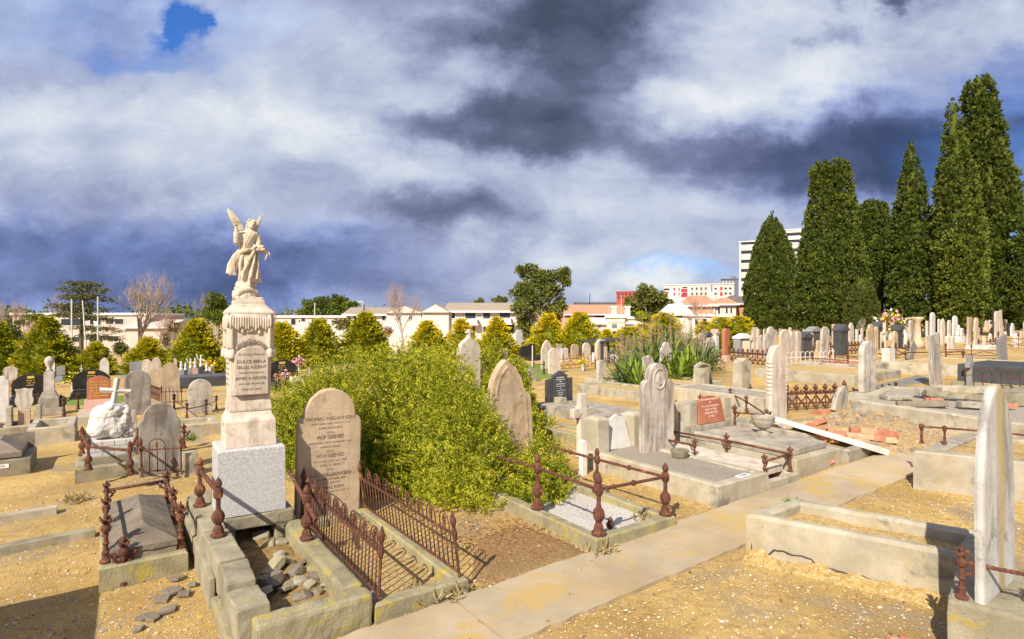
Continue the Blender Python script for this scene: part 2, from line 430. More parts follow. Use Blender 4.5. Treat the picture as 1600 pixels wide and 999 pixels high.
def stripe_stone():
    m = M('marble_stripe', (.47, .45, .42), (.62, .59, .55), s=3, c3=(.32, .30, .27), t3=.55, w3=.12, s3=5, cs=(.17, .155, .135), streak=.8, ss=13, bump=.3, bs=45)
    t = NT(m.node_tree); hs = [n for n in t.n if n.type == 'HUE_SAT'][0]; src = hs.inputs['Color'].links[0].from_socket
    tc = t.new('ShaderNodeTexCoord'); sp = t.new('ShaderNodeSeparateXYZ'); t.link(tc.outputs['Object'], sp.inputs[0])
    nz = t.noise(t.scale(tc.outputs['Object'], (14, 14, 1.6)), 1.0, 6, .65)
    xo = t.math('ADD', sp.outputs[0], t.math('MULTIPLY_ADD', nz, .16)); xo.node.inputs[1].links[0].from_node.inputs[2].default_value = -.10
    f = t.math('MULTIPLY', t.rng(t.math('ABSOLUTE', xo), .10, .03), .62)
    t.link(t.mix(f, src, (.46, .32, .055)), hs.inputs['Color'])
stripe_stone()
flat('letter', (.20, .155, .12)); flat('letter_faint', (.36, .28, .205)); flat('letter_white', (.72, .70, .66)); flat('letter_gold', (.62, .42, .08)); flat('letter_pink', (.75, .5, .42))
flat('plate_white', (.78, .77, .76)); flat('plate_red', (.56, .2, .11))
flat('bark', (.14, .10, .07), bump=.6, s=12); flat('bark_pale', (.42, .34, .27), bump=.4, s=9); flat('bark_twig', (.36, .27, .21), bump=.2); flat('bark_twig_red', (.40, .26, .19), bump=.2); flat('bark_grey', (.26, .22, .19), bump=.4)
leafmat('leaf_shrub', (.075, .145, .010), (.62, .59, .05), s=4.5, trans=.42)
leafmat('leaf_shrub_tip', (.68, .64, .05), (.80, .62, .10), s=3, trans=.3)
leafmat('leaf_cypress', (.034, .06, .011), (.13, .155, .026), s=.45, trans=.15)
leafmat('leaf_cypress_light', (.085, .12, .018), (.20, .22, .035), s=.5, trans=.15)
leafmat('leaf_cypress_brown', (.12, .10, .03), (.20, .16, .05), s=.6, trans=.15)
leafmat('leaf_gold', (.56, .46, .008), (.80, .60, .02), s=1.2, trans=.25)
leafmat('leaf_conifer', (.085, .125, .008), (.27, .28, .016), s=.8, trans=.2)
leafmat('leaf_conifer_light', (.34, .38, .012), (.55, .50, .02), s=.8, trans=.25)
leafmat('leaf_gum', (.09, .11, .022), (.26, .26, .06), s=.6, trans=.2)
leafmat('leaf_dark', (.055, .08, .018), (.15, .175, .035), s=.7, trans=.2)
leafmat('leaf_bright', (.10, .15, .015), (.24, .27, .03), s=.8, trans=.25)
leafmat('leaf_cedar', (.08, .09, .035), (.19, .19, .08), s=.8, trans=.15)
leafmat('leaf_flax', (.045, .10, .022), (.14, .21, .065), s=1.5, trans=.2)
leafmat('leaf_flax_bright', (.16, .24, .02), (.34, .40, .05), s=1.5, trans=.3)
leafmat('stalk_dry', (.36, .24, .16), (.50, .36, .24), s=2, trans=.1)
leafmat('dry_grass', (.30, .22, .09), (.46, .36, .17), s=3, trans=.2)
leafmat('leaf_litter', (.22, .10, .04), (.42, .23, .10), s=8, trans=.05)
leafmat('weed', (.09, .17, .02), (.2, .3, .04), s=5, trans=.25)
flat('petal_red', (.7, .04, .07)); flat('petal_orange', (.8, .33, .02)); flat('petal_white', (.85, .82, .8)); flat('petal_pink', (.75, .3, .4)); flat('petal_yellow', (.8, .62, .04))
# buildings
M('render_white', (.58, .52, .48), (.67, .61, .57), s=.6, cs=(.58, .52, .46), streak=.3, ss=3, bump=.1, bs=30)
M('render_pink', (.56, .44, .38), (.64, .52, .45), s=.5, cs=(.48, .37, .31), streak=.3, ss=2, bump=.1)
M('render_cream', (.70, .58, .42), (.78, .66, .50), s=.5, bump=.1)
M('tile_brown', (.30, .235, .17), (.38, .305, .23), s=3, bump=.3, bs=20)
M('tile_red', (.46, .21, .12), (.56, .28, .17), s=3, bump=.3, bs=20)
M('tile_dark', (.16, .12, .11), (.22, .17, .15), s=3, bump=.3)
M('iron_roof', (.62, .62, .63), (.72, .72, .73), s=2, bump=.1)
M('brick_wall', (.50, .24, .14), (.60, .32, .20), s=2, bump=.2)
M('brick_dark', (.36, .07, .05), (.44, .10, .07), s=2, bump=.2)
flat('trim_dark', (.045, .04, .04)); flat('trim_white', (.74, .70, .66)); flat('trim_grey', (.30, .30, .33)); flat('panel_red', (.62, .03, .06)); flat('panel_blue', (.05, .16, .45)); flat('panel_purple', (.30, .12, .24)); flat('panel_grey', (.15, .15, .19)); flat('blind', (.6, .5, .36))
gl = bpy.data.materials.new('glass_dark'); gl.use_nodes = True; gl.node_tree.nodes['Principled BSDF'].inputs['Base Color'].default_value = (.035, .04, .05, 1); gl.node_tree.nodes['Principled BSDF'].inputs['Roughness'].default_value = .12; MATS['glass_dark'] = gl
flat('steel', (.55, .54, .53), rough=.5); flat('timber', (.33, .25, .17)); flat('timber_white', (.72, .70, .68)); flat('timber_dark', (.06, .05, .05))
M('graffiti', (.62, .52, .55), (.72, .63, .66), s=2, c3=(.22, .16, .34), t3=.54, w3=.03, s3=1.6, bump=0)

# ================================================================== ground
def axis(lo, hi, n0, d0, g):
    a = [0.0]; d = d0
    while a[-1] < hi:
        a.append(a[-1]+d); d *= g if a[-1] > n0 else 1
    b = [0.0]; d = d0
    while b[-1] > lo:
        b.append(b[-1]-d); d *= g if -b[-1] > n0 else 1
    return sorted(set(b[1:] + a))
xs = axis(-900, 900, 14, .35, 1.09); ys = axis(-60, 1500, 20, .35, 1.08)
vs = []
for y in ys:
    for x in xs:
        z = gz(x, y)
        A_, B_ = toAB(x, y)
        d_ = math.hypot(x, y)
        if d_ < 60 and not (3.1 < A_ < 4.25):
            z += .018*mnoise.noise(Vector((x*.9, y*.9, 3)))+.010*mnoise.noise(Vector((x*2.3, y*2.3, 7))) - .012
        elif d_ < 60: z -= .02
        vs.append((x, y, z))
nx = len(xs)
fs = [(j*nx+i, j*nx+i+1, (j+1)*nx+i+1, (j+1)*nx+i) for j in range(len(ys)-1) for i in range(nx-1)]
mb = MB(); mb.add(vs, fs)
gr = struct(mb.build('ground', 'ground', smooth=True))

def ribbon(name, mat, A0, A1, B0, B1, dz, thick=.05, n=40, mt=1):
    """flat strip lying on the ground between two lines"""
    mb = MB(); vs = []; fs = []
    for i in range(n+1):
        b = B0+(B1-B0)*i/n
        j0, j1 = [.022*mnoise.noise(Vector((b*1.7, s_, 0)))+.022*mnoise.noise(Vector((b*7, s_, 0))) for s_ in (1, 9)]
        for a in (A0+j0, A1+j1):
            x, y = W(a, b); z = gz(x, y)+dz
            vs += [(x, y, z), (x, y, z-thick)]
    for i in range(n):
        o = 4*i
        fs += [(o, o+4, o+6, o+2), (o, o+1, o+5, o+4), (o+2, o+6, o+7, o+3)]
    fs += [(0, 2, 3, 1), (4*n, 4*n+1, 4*n+3, 4*n+2)]
    mb.add(vs, fs)
    return struct(mb.build(name, mat))
for i_ in range(14):
    b_ = -3.5+1.93*i_+.12*math.sin(i_*2.1)
    ribbon('path', 'path', 3.29, 4.08, b_, b_+1.905+.12*(math.sin((i_+1)*2.1)-math.sin(i_*2.1)), .010+.004*math.sin(i_*5), n=44)

def patch(name, mat, pts, dz=.006, grid=.6, kind='stuff', label=None):
    """ragged sheet on the ground inside a pixel-surveyed outline"""
    P = [Vector((*at(px, py), 0)) for px, py in pts]
    ring = []
    for i in range(len(P)):
        a, b = P[i], P[(i+1) % len(P)]
        k = max(2, int((b-a).length/grid))
        for q in range(k):
            p = a.lerp(b, q/k); n_ = mnoise.noise(p*1.3)*.12*grid
            ring.append((p.x+n_, p.y-n_))
    cx = sum(p[0] for p in ring)/len(ring); cy = sum(p[1] for p in ring)/len(ring)
    mb = MB(); vs = [(cx, cy, gz(cx, cy)+dz)]; fs = []; n = len(ring); K_ = 5
    for k in range(1, K_+1):
        for x, y in ring:
            X = cx+(x-cx)*k/K_; Y = cy+(y-cy)*k/K_
            vs.append((X, Y, gz(X, Y)+dz-(.03 if k == K_ else 0)))
    for i in range(n):
        j = (i+1) % n
        fs.append((0, 1+i, 1+j))
        for k in range(K_-1): fs.append((1+k*n+i, 1+(k+1)*n+i, 1+(k+1)*n+j, 1+k*n+j))
    mb.add(vs, fs); o = mb.build(name, mat, smooth=True); o['kind'] = kind
    if label: o['label'] = label
    return o
patch('grass', 'grass', [(800, 600), (870, 592), (860, 570), (790, 568)], label='bright green lawn beyond the shrub')
patch('grass', 'grass', [(150, 634), (230, 626), (245, 616), (60, 622), (30, 636)], label='green lawn strip between the rows of graves')
patch('grass', 'grass', [(390, 616), (450, 612), (450, 600), (395, 602)], label='green lawn in front of the wide black headstone')
patch('grass', 'grass', [(1080, 556), (1230, 552), (1240, 545), (1070, 547)], label='green lawn behind the red granite obelisk')
patch('grass', 'grass', [(-60, 600), (130, 590), (330, 585), (330, 574), (-60, 580)], label='green lawn under the golden conifers')
patch('road', 'asphalt_grey', [(180, 596), (235, 592), (232, 566), (205, 566)], kind='structure')
patch('path', 'asphalt_grey', [(1345, 622), (1470, 592), (1440, 585), (1330, 610)], kind='structure')
patch('litter', 'litter', [(735, 840), (810, 815), (900, 850), (930, 872), (860, 885), (770, 915), (735, 905)], dz=.01, grid=.3, label='brown leaf litter at the foot of the shrub')
# ================================================================== grave furniture helpers
def arc(cx, cz, r, a0, a1, n, rz=None):
    rz = rz or r
    return [(cx+r*math.cos(a0+(a1-a0)*i/n), cz+rz*math.sin(a0+(a1-a0)*i/n)) for i in range(n+1)]
def outline(shape, w, h, n=14):
    a = w/2
    if shape == 'flat': return [(-a, 0), (a, 0), (a, h), (-a, h)]
    if shape == 'taper': return [(-a, 0), (a, 0), (a*.86, h), (-a*.86, h)]
    if shape == 'round': return [(-a, 0), (a, 0)] + arc(0, h-a*1.0, a, 0, PI, n)
    if shape == 'oval': return [(-a, 0), (a, 0)] + arc(0, h-a*1.45, a, 0, PI, n, a*1.45)
    if shape == 'bullet': return [(-a, 0), (a, 0)] + arc(0, h-a*2.3, a, 0, PI, n, a*2.3)
    if shape == 'segment':
        s = .28*w; r = (a*a+s*s)/(2*s); th = math.asin(a/r)
        return [(-a, 0), (a, 0)] + arc(0, h-r, r, PI/2-th, PI/2+th, n)
    if shape == 'shoulder':      # big arch standing on two rounded shoulders
        r = a*.80; zc = h-r; q = a-r
        return [(-a, 0), (a, 0), (a, zc-q*1.6)] + arc(r, zc-q*1.6, q, 0, PI/2, 4, q*1.2) + [(r, zc)] + arc(0, zc, r, 0, PI, n)[1:-1] + [(-r, zc)] + arc(-r, zc-q*1.6, q, PI/2, PI, 4, q*1.2)
    if shape == 'shoulder_small':
        r = a*.62; zc = h-r; q = a-r
        return [(-a, 0), (a, 0), (a, zc-q*1.3)] + arc(a-q, zc-q*1.3, q, 0, PI/2, 5) + arc(0, zc, r, 0, PI, n) + arc(-a+q, zc-q*1.3, q, PI/2, PI, 5)
    if shape == 'gothic':
        r = w*1.05; z0 = h-math.sqrt(r*r-(r-a)**2)
        th = math.acos((r-a)/r)
        return [(-a, 0), (a, 0)] + arc(a-r, z0, r, 0, th, n//2) + arc(-(a-r), z0, r, PI-th, PI, n//2)[1:]
    if shape == 'gothic_shoulder':
        b = a*.72; r = b*2.2; hh = math.sqrt(r*r-(r-b)**2); z0 = h-hh; th = math.acos((r-b)/r)
        return [(-a, 0), (a, 0), (a, z0-.10*w)] + arc(b, z0-.10*w, a-b, 0, PI/2, 4) + arc(b-r, z0, r, 0, th, n//2) + arc(-(b-r), z0, r, PI-th, PI, n//2)[1:] + arc(-b, z0-.10*w, a-b, PI/2, PI, 4)
    if shape == 'pediment': return [(-a, 0), (a, 0), (a*.97, h-.26*w), (0, h), (-a*.97, h-.26*w)]
    if shape == 'ogee':
        P = [(1, .55), (.97, .70), (.80, .80), (.62, .84), (.45, .90), (.25, .93), (.12, .97), (0, 1)]
        z0 = h-w*.75
        rt = [(a*x, z0+(z-.55)/.45*w*.75) for x, z in P]
        return [(-a, 0), (a, 0)] + rt + [(-x, z) for x, z in rt[::-1][1:]]
    if shape == 'peon':          # little crowned top between ears
        rt = [(a, h*.80), (a*.9, h*.86), (a*.78, h*.86), (a*.70, h*.90), (a*.45, h*.97), (0, h)]
        return [(-a, 0), (a, 0)] + rt + [(-x, z) for x, z in rt[::-1][1:]]
    if shape == 'shield':
        rt = [(a*.20, 0), (a*.62, h*.10), (a*.95, h*.30), (a*1.0, h*.48), (a*.86, h*.62), (a*.86, h*.84), (a, h*.97), (a*.55, h*.95), (0, h)]
        return [(-x, z) for x, z in rt[::-1][1:]][::-1][:0] + rt + [(-x, z) for x, z in rt[::-1][1:]]
    if shape == 'scroll':
        rt = [(a*.9, 0), (a*.84, h*.25), (a*.95, h*.5), (a*.88, h*.75), (a, h*.9), (a*.7, h*.97), (0, h*.93)]
        return rt + [(-x, z) for x, z in rt[::-1][1:]]
    if shape == 'broken':
        return [(-a, 0), (a, 0), (a, h*.72), (a*.6, h*.80), (a*.3, h*.95), (-a*.1, h), (-a*.5, h*.93), (-a, h*.98)]
    if shape == 'cross':
        c = w*.17; zc = h*.70
        return [(-c, 0), (c, 0), (c, zc-c), (a, zc-c), (a, zc+c), (c, zc+c), (c, h), (-c, h), (-c, zc+c), (-a, zc+c), (-a, zc-c), (-c, zc-c)]
    if shape == 'slit': return [(-a, 0), (a, 0), (a*.95, h*.9), (0, h), (-a*.95, h*.9)]
    raise ValueError(shape)

def px_geom(px, py, dz=0.0, rot=ROT):
    x, y = at(px, py, dz); u = x/y
    b = (math.cos(rot), math.sin(rot)); a = (-math.sin(rot), math.cos(rot))
    return x, y, abs(b[0]-u*b[1]), abs(a[0]-u*a[1])
def stone(px, py, wpx, ptop, shape, mat, label, t=.09, roll=0.0, pitch=0.0, dz=0.0, base=None, mould=False, group=None,
          name='headstone', cat='headstone', rot=None, inscr=None, drop=.08, bev=.012, lines=0, lmat='letter_faint', w=None, extra=None, basemat=None):
    rz = ROT if rot is None else rot
    x, y, fb, fa = px_geom(px, py, dz, rz)
    if w is None: w = max((wpx*y/F - t*fa)/fb, wpx*y/F*.45/fb, .06)
    z0 = gz(x, y)+dz; h = max(zat(ptop, y)-z0, .1)
    far = y > 16
    lo = (x, y, z0-drop); rt = (R(pitch), R(roll), rz)
    mb = MB()
    b0 = 0
    if base: b0 = base[0]
    pol = [(q[0], q[1]+(b0 if base else 0)+drop) for q in outline(shape, w, h-b0, 8 if far else 18)]
    if not base:
        pol = [(px_, pz_-drop if pz_ <= drop+1e-6 else pz_) for px_, pz_ in pol]
    mb.prism(pol, -t/2, t/2)
    if mould:
        zc = b0+drop+(h-b0)*.5
        inn = [(q[0]*.80, (q[1]-zc)*.88+zc) for q in pol]; inn2 = [(q[0]*.70, (q[1]-zc)*.83+zc) for q in pol]
        n = len(pol)
        yy = -t/2-.010
        vs = [(q[0], yy, q[1]) for q in inn] + [(q[0], yy, q[1]) for q in inn2] + [(q[0], -t/2+.002, q[1]) for q in inn] + [(q[0], -t/2+.002, q[1]) for q in inn2]
        fs = []
        for i in range(n):
            j = (i+1) % n
            fs += [(i, j, n+j, n+i), (i, 2*n+i, 2*n+j, j), (n+i, n+j, 3*n+j, 3*n+i)]
        mb.add(vs, fs)
    if extra: extra(mb, w, h, t, drop)
    parts = base or inscr or lines
    rough = 0 if far else .0035
    if parts:
        root = thing(name, label, cat, lo, group=group, rot=rt)
        mb.build('slab', mat, root, bevel=bev if not far else .0, rough=rough, seg=.09, nfreq=7)
        if base:
            m2 = MB(); m2.frus(0, 0, 0, b0+drop, w*base[1], t*base[2], w*base[1]*.96, t*base[2]*.92)
            m2.build('plinth', basemat or mat, root, bevel=.01)
        if lines:
            m3 = MB()
            for i in range(lines):
                zz = b0+drop+(h-b0)*(.70-.055*i*1.0)
                ww = w*.5*random.uniform(.5, 1)
                k = int(ww/.035)
                for q in range(k):
                    if random.random() < .15: continue
                    xx = -ww/2+q*.035
                    m3.box(xx, xx+.022, -t/2-.004, -t/2+.001, zz, zz+.018*random.uniform(.7, 1.1))
            m3.build('inscription', lmat, root)
        if inscr: inscr(root, w, h, t, drop)
        return root
    o = mb.build(name, mat, None, lo, rot=rt, bevel=bev if not far else 0, rough=rough, seg=.09, nfreq=7)
    return tag(o, label, cat, group)

def kerb(label, A0, A1, B0, B1, h, w, mat, z0=None, name='grave_kerb', cat='grave kerb', bev=.018, rough=.006, group=None, zb=-.12, fill=None, fz=.6, rot=0.0, corners=None, slope=None, seg=.12):
    """closed kerb round a grave, swept section with worn edges"""
    C = [W(A0, B0), W(A0, B1), W(A1, B1), W(A1, B0)] if corners is None else corners
    cx = sum(c[0] for c in C)/4; cy = sum(c[1] for c in C)/4
    zg = gz(cx, cy) if z0 is None else z0
    hs = [h]*4 if not isinstance(h, (list, tuple)) else h
    # inner corners
    def inset(C, d):
        out = []
        for i in range(4):
            p = Vector(C[i]); a = Vector(C[i-1]); b = Vector(C[(i+1) % 4])
            e1 = (p-a).normalized(); e2 = (b-p).normalized()
            n1 = Vector((-e1.y, e1.x)); n2 = Vector((-e2.y, e2.x))
            k = 1+n1.dot(n2)
            out.append(p+(n1+n2)*d/k)
        return out
    sec = [(0, zb, 0), (0, -bev, 1), (bev, 0, 1), (w-bev, 0, 1), (w, -bev, 1), (w, zb, 0)]
    rings = []
    loops = [inset(C, d) for d, _, _ in sec]
    sd = random.random()*99
    pts = []
    for k in range(4):
        L = (Vector(C[(k+1) % 4])-Vector(C[k])).length; m = max(2, int(L/seg))
        for q in range(m):
            f_ = q/m; col = []
            for (d, dz, top), lp in zip(sec, loops):
                p = lp[k].lerp(lp[(k+1) % 4], f_)
                z = (hs[k]*(1-f_)+hs[(k+1) % 4]*f_)+dz if top else dz
                nn = mnoise.noise(Vector((p.x*6+sd, p.y*6, z*6)))
                n2 = mnoise.noise(Vector((p.x*6+sd, p.y*6, z*6+31)))
                col.append((p.x-cx+nn*rough, p.y-cy+n2*rough, z+(nn+n2)*rough*.7*top))
            pts.append(col)
    vs = [v for c in pts for v in c]; n = len(pts); s_ = len(sec); fs = []
    for i in range(n):
        j = (i+1) % n
        for k in range(s_-1): fs.append((i*s_+k, j*s_+k, j*s_+k+1, i*s_+k+1))
    mb = MB().add(vs, fs)
    o = mb.build(name, mat, None, (cx, cy, zg)); tag(o, label, cat, group)
    if fill:
        inn = inset(C, w-.004)
        m2 = MB(); N = 14; V = []
        for j in range(N+1):
            for i in range(N+1):
                p = inn[0].lerp(inn[1], i/N).lerp(inn[3].lerp(inn[2], i/N), j/N)
                hh = (hs[0]*(1-i/N)+hs[1]*i/N)*(1-j/N)+(hs[3]*(1-i/N)+hs[2]*i/N)*j/N
                V.append((p.x-cx, p.y-cy, hh*fz+.025*mnoise.noise(Vector((p.x*2.2, p.y*2.2, 0)))))
        m2.add(V, [(j*(N+1)+i, j*(N+1)+i+1, (j+1)*(N+1)+i+1, (j+1)*(N+1)+i) for j in range(N) for i in range(N)])
        stuff(m2.build('gravel' if 'gravel' in fill or 'pebble' in fill else 'soil', fill, None, (cx, cy, zg), smooth=True))
    return o
def block(label, A0, A1, B0, B1, h, mat, name='concrete_block', cat='concrete block', z0=None, bevel=.015, rough=.004, drop=.15, group=None, parts=None):
    cx, cy = W((A0+A1)/2, (B0+B1)/2); zg = gz(cx, cy) if z0 is None else z0
    a = (A1-A0)/2; b = (B1-B0)/2
    mb = MB().box(-b, b, -a, a, -drop, h)
    o = mb.build(name, mat, None, (cx, cy, zg), ROT, bevel=bevel, rough=rough, seg=.12, nfreq=5)
    return tag(o, label, cat, group)

P_BULB = [(.17, 0), (.17, .045), (.125, .06), (.115, .10), (.09, .17), (.06, .20), (.12, .27), (.14, .33), (.115, .40), (.06, .45), (.048, .50), (.05, .63), (.09, .66), (.105, .73), (.09, .80), (.055, .83), (.085, .875), (.07, .93), (.045, .965), (.012, 1.0)]
P_SPEAR = [(.11, 0), (.11, .05), (.075, .08), (.06, .13), (.085, .20), (.05, .25), (.042, .33), (.07, .37), (.042, .41), (.04, .56), (.085, .60), (.10, .66), (.075, .72), (.035, .75), (.06, .79), (.035, .84), (.05, .88), (.02, .95), (.004, 1.0)]
P_KNOB = [(.13, 0), (.13, .07), (.09, .10), (.07, .2), (.06, .3), (.085, .35), (.06, .40), (.055, .62), (.09, .70), (.12, .80), (.14, .88), (.11, .96), (.03, 1.0)]
PROF = {'bulb': P_BULB, 'spear': P_SPEAR, 'knob': P_KNOB}
def post_mesh(kind, h, scroll=0, dirs=((1, 0),)):
    mb = MB(); mb.lathe([(r*h*(.70 if kind == 'bulb' else .92), z*h) for r, z in PROF[kind]], n=12, flute=.10 if kind == 'bulb' else 0)
    if kind == 'spear':         # leaves of the finial
        for a in range(4):
            c, s_ = math.cos(a*PI/2), math.sin(a*PI/2)
            mb.tube([(c*.02*h, s_*.02*h, .76*h), (c*.09*h, s_*.09*h, .80*h), (c*.11*h, s_*.11*h, .87*h), (c*.07*h, s_*.07*h, .84*h)], [.03*h, .03*h, .02*h, .008*h], 5)
    for dx, dy in (dirs if scroll else ()):
        for s0, zc, r in ((.09, .52, .085), (.17, .60, .06)):
            pts = []
            for i in range(15):
                a = -.6+i*.62; rr = r*h*(1-.055*i)
                pts.append((dx*(s0*h+rr*math.cos(a)), dy*(s0*h+rr*math.cos(a)), zc*h+rr*math.sin(a)))
            mb.tube(pts, [.02*h*(1-.04*i) for i in range(15)], 5)
        mb.tube([(dx*.02*h, dy*.02*h, .42*h), (dx*.12*h, dy*.12*h, .46*h), (dx*.24*h, dy*.24*h, .66*h)], .022*h, 5)
    return mb
def railing(label, posts, links, kind='bulb', rail=.73, rad=.016, twist=False, mat='rust', scroll=0, name='iron_railing', cat='railing', group=None, tilt=None, nodes=0, sides=8):
    """posts: (x, y, z, h)"""
    x0, y0, z0, _ = posts[0]
    root = thing(name, label, cat, (x0, y0, z0), group=group)
    proto = {}
    for i, (x, y, z, h) in enumerate(posts):
        ds = []
        for l in links:
            if i in l[:2] and scroll:
                k = l[1] if l[0] == i else l[0]
                d = Vector((posts[k][0]-x, posts[k][1]-y)).normalized(); ds.append((d.x, d.y))
        if scroll or (kind, h) not in proto:
            o = post_mesh(kind, h, scroll, tuple(ds)).build('post', mat, root, (x-x0, y-y0, z-z0), smooth=False)
            proto[(kind, h)] = o
        else:
            o = proto[(kind, h)].copy(); COL.objects.link(o); o.parent = root; o.location = (x-x0, y-y0, z-z0)
        if tilt and i in tilt: o.rotation_euler = tilt[i]
    for l in links:
        i, j = l[:2]
        f0, f1 = (l[2], l[3]) if len(l) > 3 else (0, 1)
        a = Vector(posts[i][:3])+Vector((0, 0, posts[i][3]*rail)); b = Vector(posts[j][:3])+Vector((0, 0, posts[j][3]*rail))
        a, b = a.lerp(b, f0), a.lerp(b, f1)
        off = Vector((x0, y0, z0)); mb = MB()
        L = (b-a).length
        if twist:
            m = max(8, int(L/.014)); pts = [a.lerp(b, q/m)-off for q in range(m+1)]
            mb.tube(pts, [rad*(1.0+.16*((q % 2)*2-1)) for q in range(m+1)], sides)
        else: mb.tube([a-off, b-off], rad, sides)
        for q in range(nodes):
            c = a.lerp(b, (q+1)/(nodes+1))-off; mb.ball(c, rad*2.0, n=8, m=6)
        mb.build('rail', mat, root, smooth=not twist)
    return root
def PP(px, py, dz=0.0, h=.5):
    x, y = at(px, py, dz); return (x, y, gz(x, y)+dz, h)

def hoop_fence(label, p0, p1, h, step=.075, mat='rust', name='hoop_fence', group=None, lean=0.0, posts=(0, 1), r=.0065, parts=True, finial=True, lo=.14, hi=.70):
    """p0, p1: (x, y, z) feet; hooped picket panel between two posts, local x along the run"""
    a = Vector(p0); b = Vector(p1); d = b-a; L = Vector((d.x, d.y)).length
    root = thing(name, label, 'fence', a, group=group, rot=(R(lean), -math.atan2(d.z, L), math.atan2(d.y, d.x)))
    n = max(3, int(round(L/step))); st = L/n
    mb = MB(); mb.box(0, L, -.007, .007, lo*h-.009, lo*h+.009); mb.build('rail', mat, root)
    mb = MB(); mb.box(0, L, -.008, .008, hi*h-.010, hi*h+.010); mb.build('rail', mat, root)
    for e in posts:
        pm = MB().lathe([(.020, 0), (.020, .02*h), (.013, .05*h), (.013, .62*h), (.020, .66*h), (.026, .72*h), (.020, .78*h), (.014, .82*h), (.026, .88*h), (.028, .93*h), (.016, 1.0*h), (.002, 1.07*h)], n=8)
        pm.build('post', mat, root, (e*L, 0, 0))
    pk = None; hp = None; fi = None
    for i in range(1, n):
        top = .72*h if i % 2 == 0 else .76*h
        if pk is None:
            pk = MB().tube([(0, 0, lo*h-.02), (0, 0, .74*h)], r, 5).build('picket', mat, root, (i*st, 0, 0), smooth=True)
        else:
            c = pk.copy(); COL.objects.link(c); c.parent = root; c.location = (i*st, 0, 0)
    i = 1
    while i+2 <= n-1 or i == 1:
        x0 = i*st
        pts = [(0, 0, .70*h)] + [(st-st*math.cos(PI*k/10), 0, .80*h+.20*h*math.sin(PI*k/10)*.9) for k in range(11)] + [(2*st, 0, .70*h)]
        if hp is None:
            hp = MB().tube(pts, r, 5).build('hoop', mat, root, (x0, 0, 0), smooth=True)
            fi = MB().lathe([(.008, .70*h), (.011, .76*h), (.018, .80*h), (.012, .83*h), (.020, .86*h), (.012, .90*h), (.002, .95*h)], n=7).build('finial', mat, root, (x0+st, 0, 0))
        else:
            for q, dx in ((hp, 0), (fi, st)):
                c = q.copy(); COL.objects.link(c); c.parent = root; c.location = (x0+dx, 0, 0)
        i += 3
    return root

def lace_fence(label, px0, px1, hpx, dz=0.0, kind='spear', step=.16, mat='rust', group=None, name='iron_fence', rails=(.25, .62), r=.008, lean=0.0):
    """far ornamental iron fence from one photo foot to another: one panel of pickets + rails"""
    x0, y0 = at(*px0, dz); x1, y1 = at(*px1, dz)
    a = Vector((x0, y0, gz(x0, y0)+dz)); b = Vector((x1, y1, gz(x1, y1)+dz))
    h = hpx*.5*(y0+y1)/F
    d = b-a; L = Vector((d.x, d.y)).length
    root = thing(name, label, 'fence', a, group=group, rot=(R(lean), -math.atan2(d.z, L), math.atan2(d.y, d.x)))
    for f_ in rails:
        MB().box(0, L, -r, r, f_*h-r, f_*h+r).build('rail', mat, root)
    n = max(2, int(L/step)); st = L/n
    mb = MB()
    for i in range(n+1):
        x = i*st
        if kind == 'spear':
            mb.tube([(x, 0, 0), (x, 0, .8*h)], r, 4)
            mb.lathe([(r, .76*h), (r*3.4, .83*h), (r*1.6, .87*h), (r*2.8, .91*h), (r*.3, 1.0*h)], x, 0, 5)
            if i < n: mb.tube([(x, 0, .30*h), (x+st*.5, 0, .52*h), (x+st, 0, .30*h)], r*.9, 4)
        elif kind == 'lace':
            mb.tube([(x, 0, 0), (x, 0, .66*h)], r*1.2, 4)
            mb.lathe([(r, .60*h), (r*4.5, .70*h), (r*2, .77*h), (r*4.2, .84*h), (r*.3, 1.0*h)], x, 0, 5)
            if i < n:
                mb.tube([(x, 0, .05*h), (x+st*.5, 0, .30*h), (x+st, 0, .55*h)], r*1.3, 4); mb.tube([(x, 0, .55*h), (x+st*.5, 0, .30*h), (x+st, 0, .05*h)], r*1.3, 4)
                mb.ball((x+st*.5, 0, .30*h), r*3.2, n=6, m=4); mb.lathe([(r, .58*h), (r*3, .68*h), (r*.3, .80*h)], x+st*.5, 0, 5)
        elif kind == 'hoop':
            mb.tube([(x, 0, 0), (x, 0, .78*h)], r, 4)
            if i < n: mb.tube([(x+st*.5-st*.5*math.cos(PI*k/6), 0, .78*h+.2*h*math.sin(PI*k/6)) for k in range(7)], r, 4)
    mb.build('picket_panel', mat, root)
    for x in (0, L):
        MB().lathe([(r*2.5, 0), (r*2, .1*h), (r*2, .85*h), (r*3.5, .92*h), (r*2.6, 1.0*h), (r*.5, 1.1*h)], n=6).build('post', mat, root, (x, 0, 0))
    return root
# ================================================================== the angel monument and its broken grave
MA, MBB = 6.38, 1.17
mx, my = W(MA, MBB); mz = gz(mx, my)
mon = thing('angel_monument', 'tall pale marble monument topped by a winged angel on a speckled granite block', 'monument', (mx, my, mz+.137), ROT+R(-3)); mon.scale = (.935, .935, .935)
MB().loft([(.27, .665, .62), (.945, .655, .61), (.965, .62, .58)]).build('granite_block', 'granite', mon, bevel=.004)
MB().loft([(.965, .50, .50), (1.235, .485, .485), (1.25, .47, .47), (1.29, .43, .43), (1.335, .405, .405)]).build('plinth', 'marble', mon, bevel=.008, rough=.003, seg=.06)
MB().loft([(1.335, .415, .415), (1.36, .42, .42), (1.42, .405, .405), (1.50, .385, .385)]).add(*[[], []]).build('die_foot', 'marble', mon, bevel=.008, rough=.004, seg=.05)
die = MB().loft([(1.50, .395, .395), (2.37, .42, .42)]).build('die', 'marble', mon, bevel=.01, rough=.003, seg=.07)
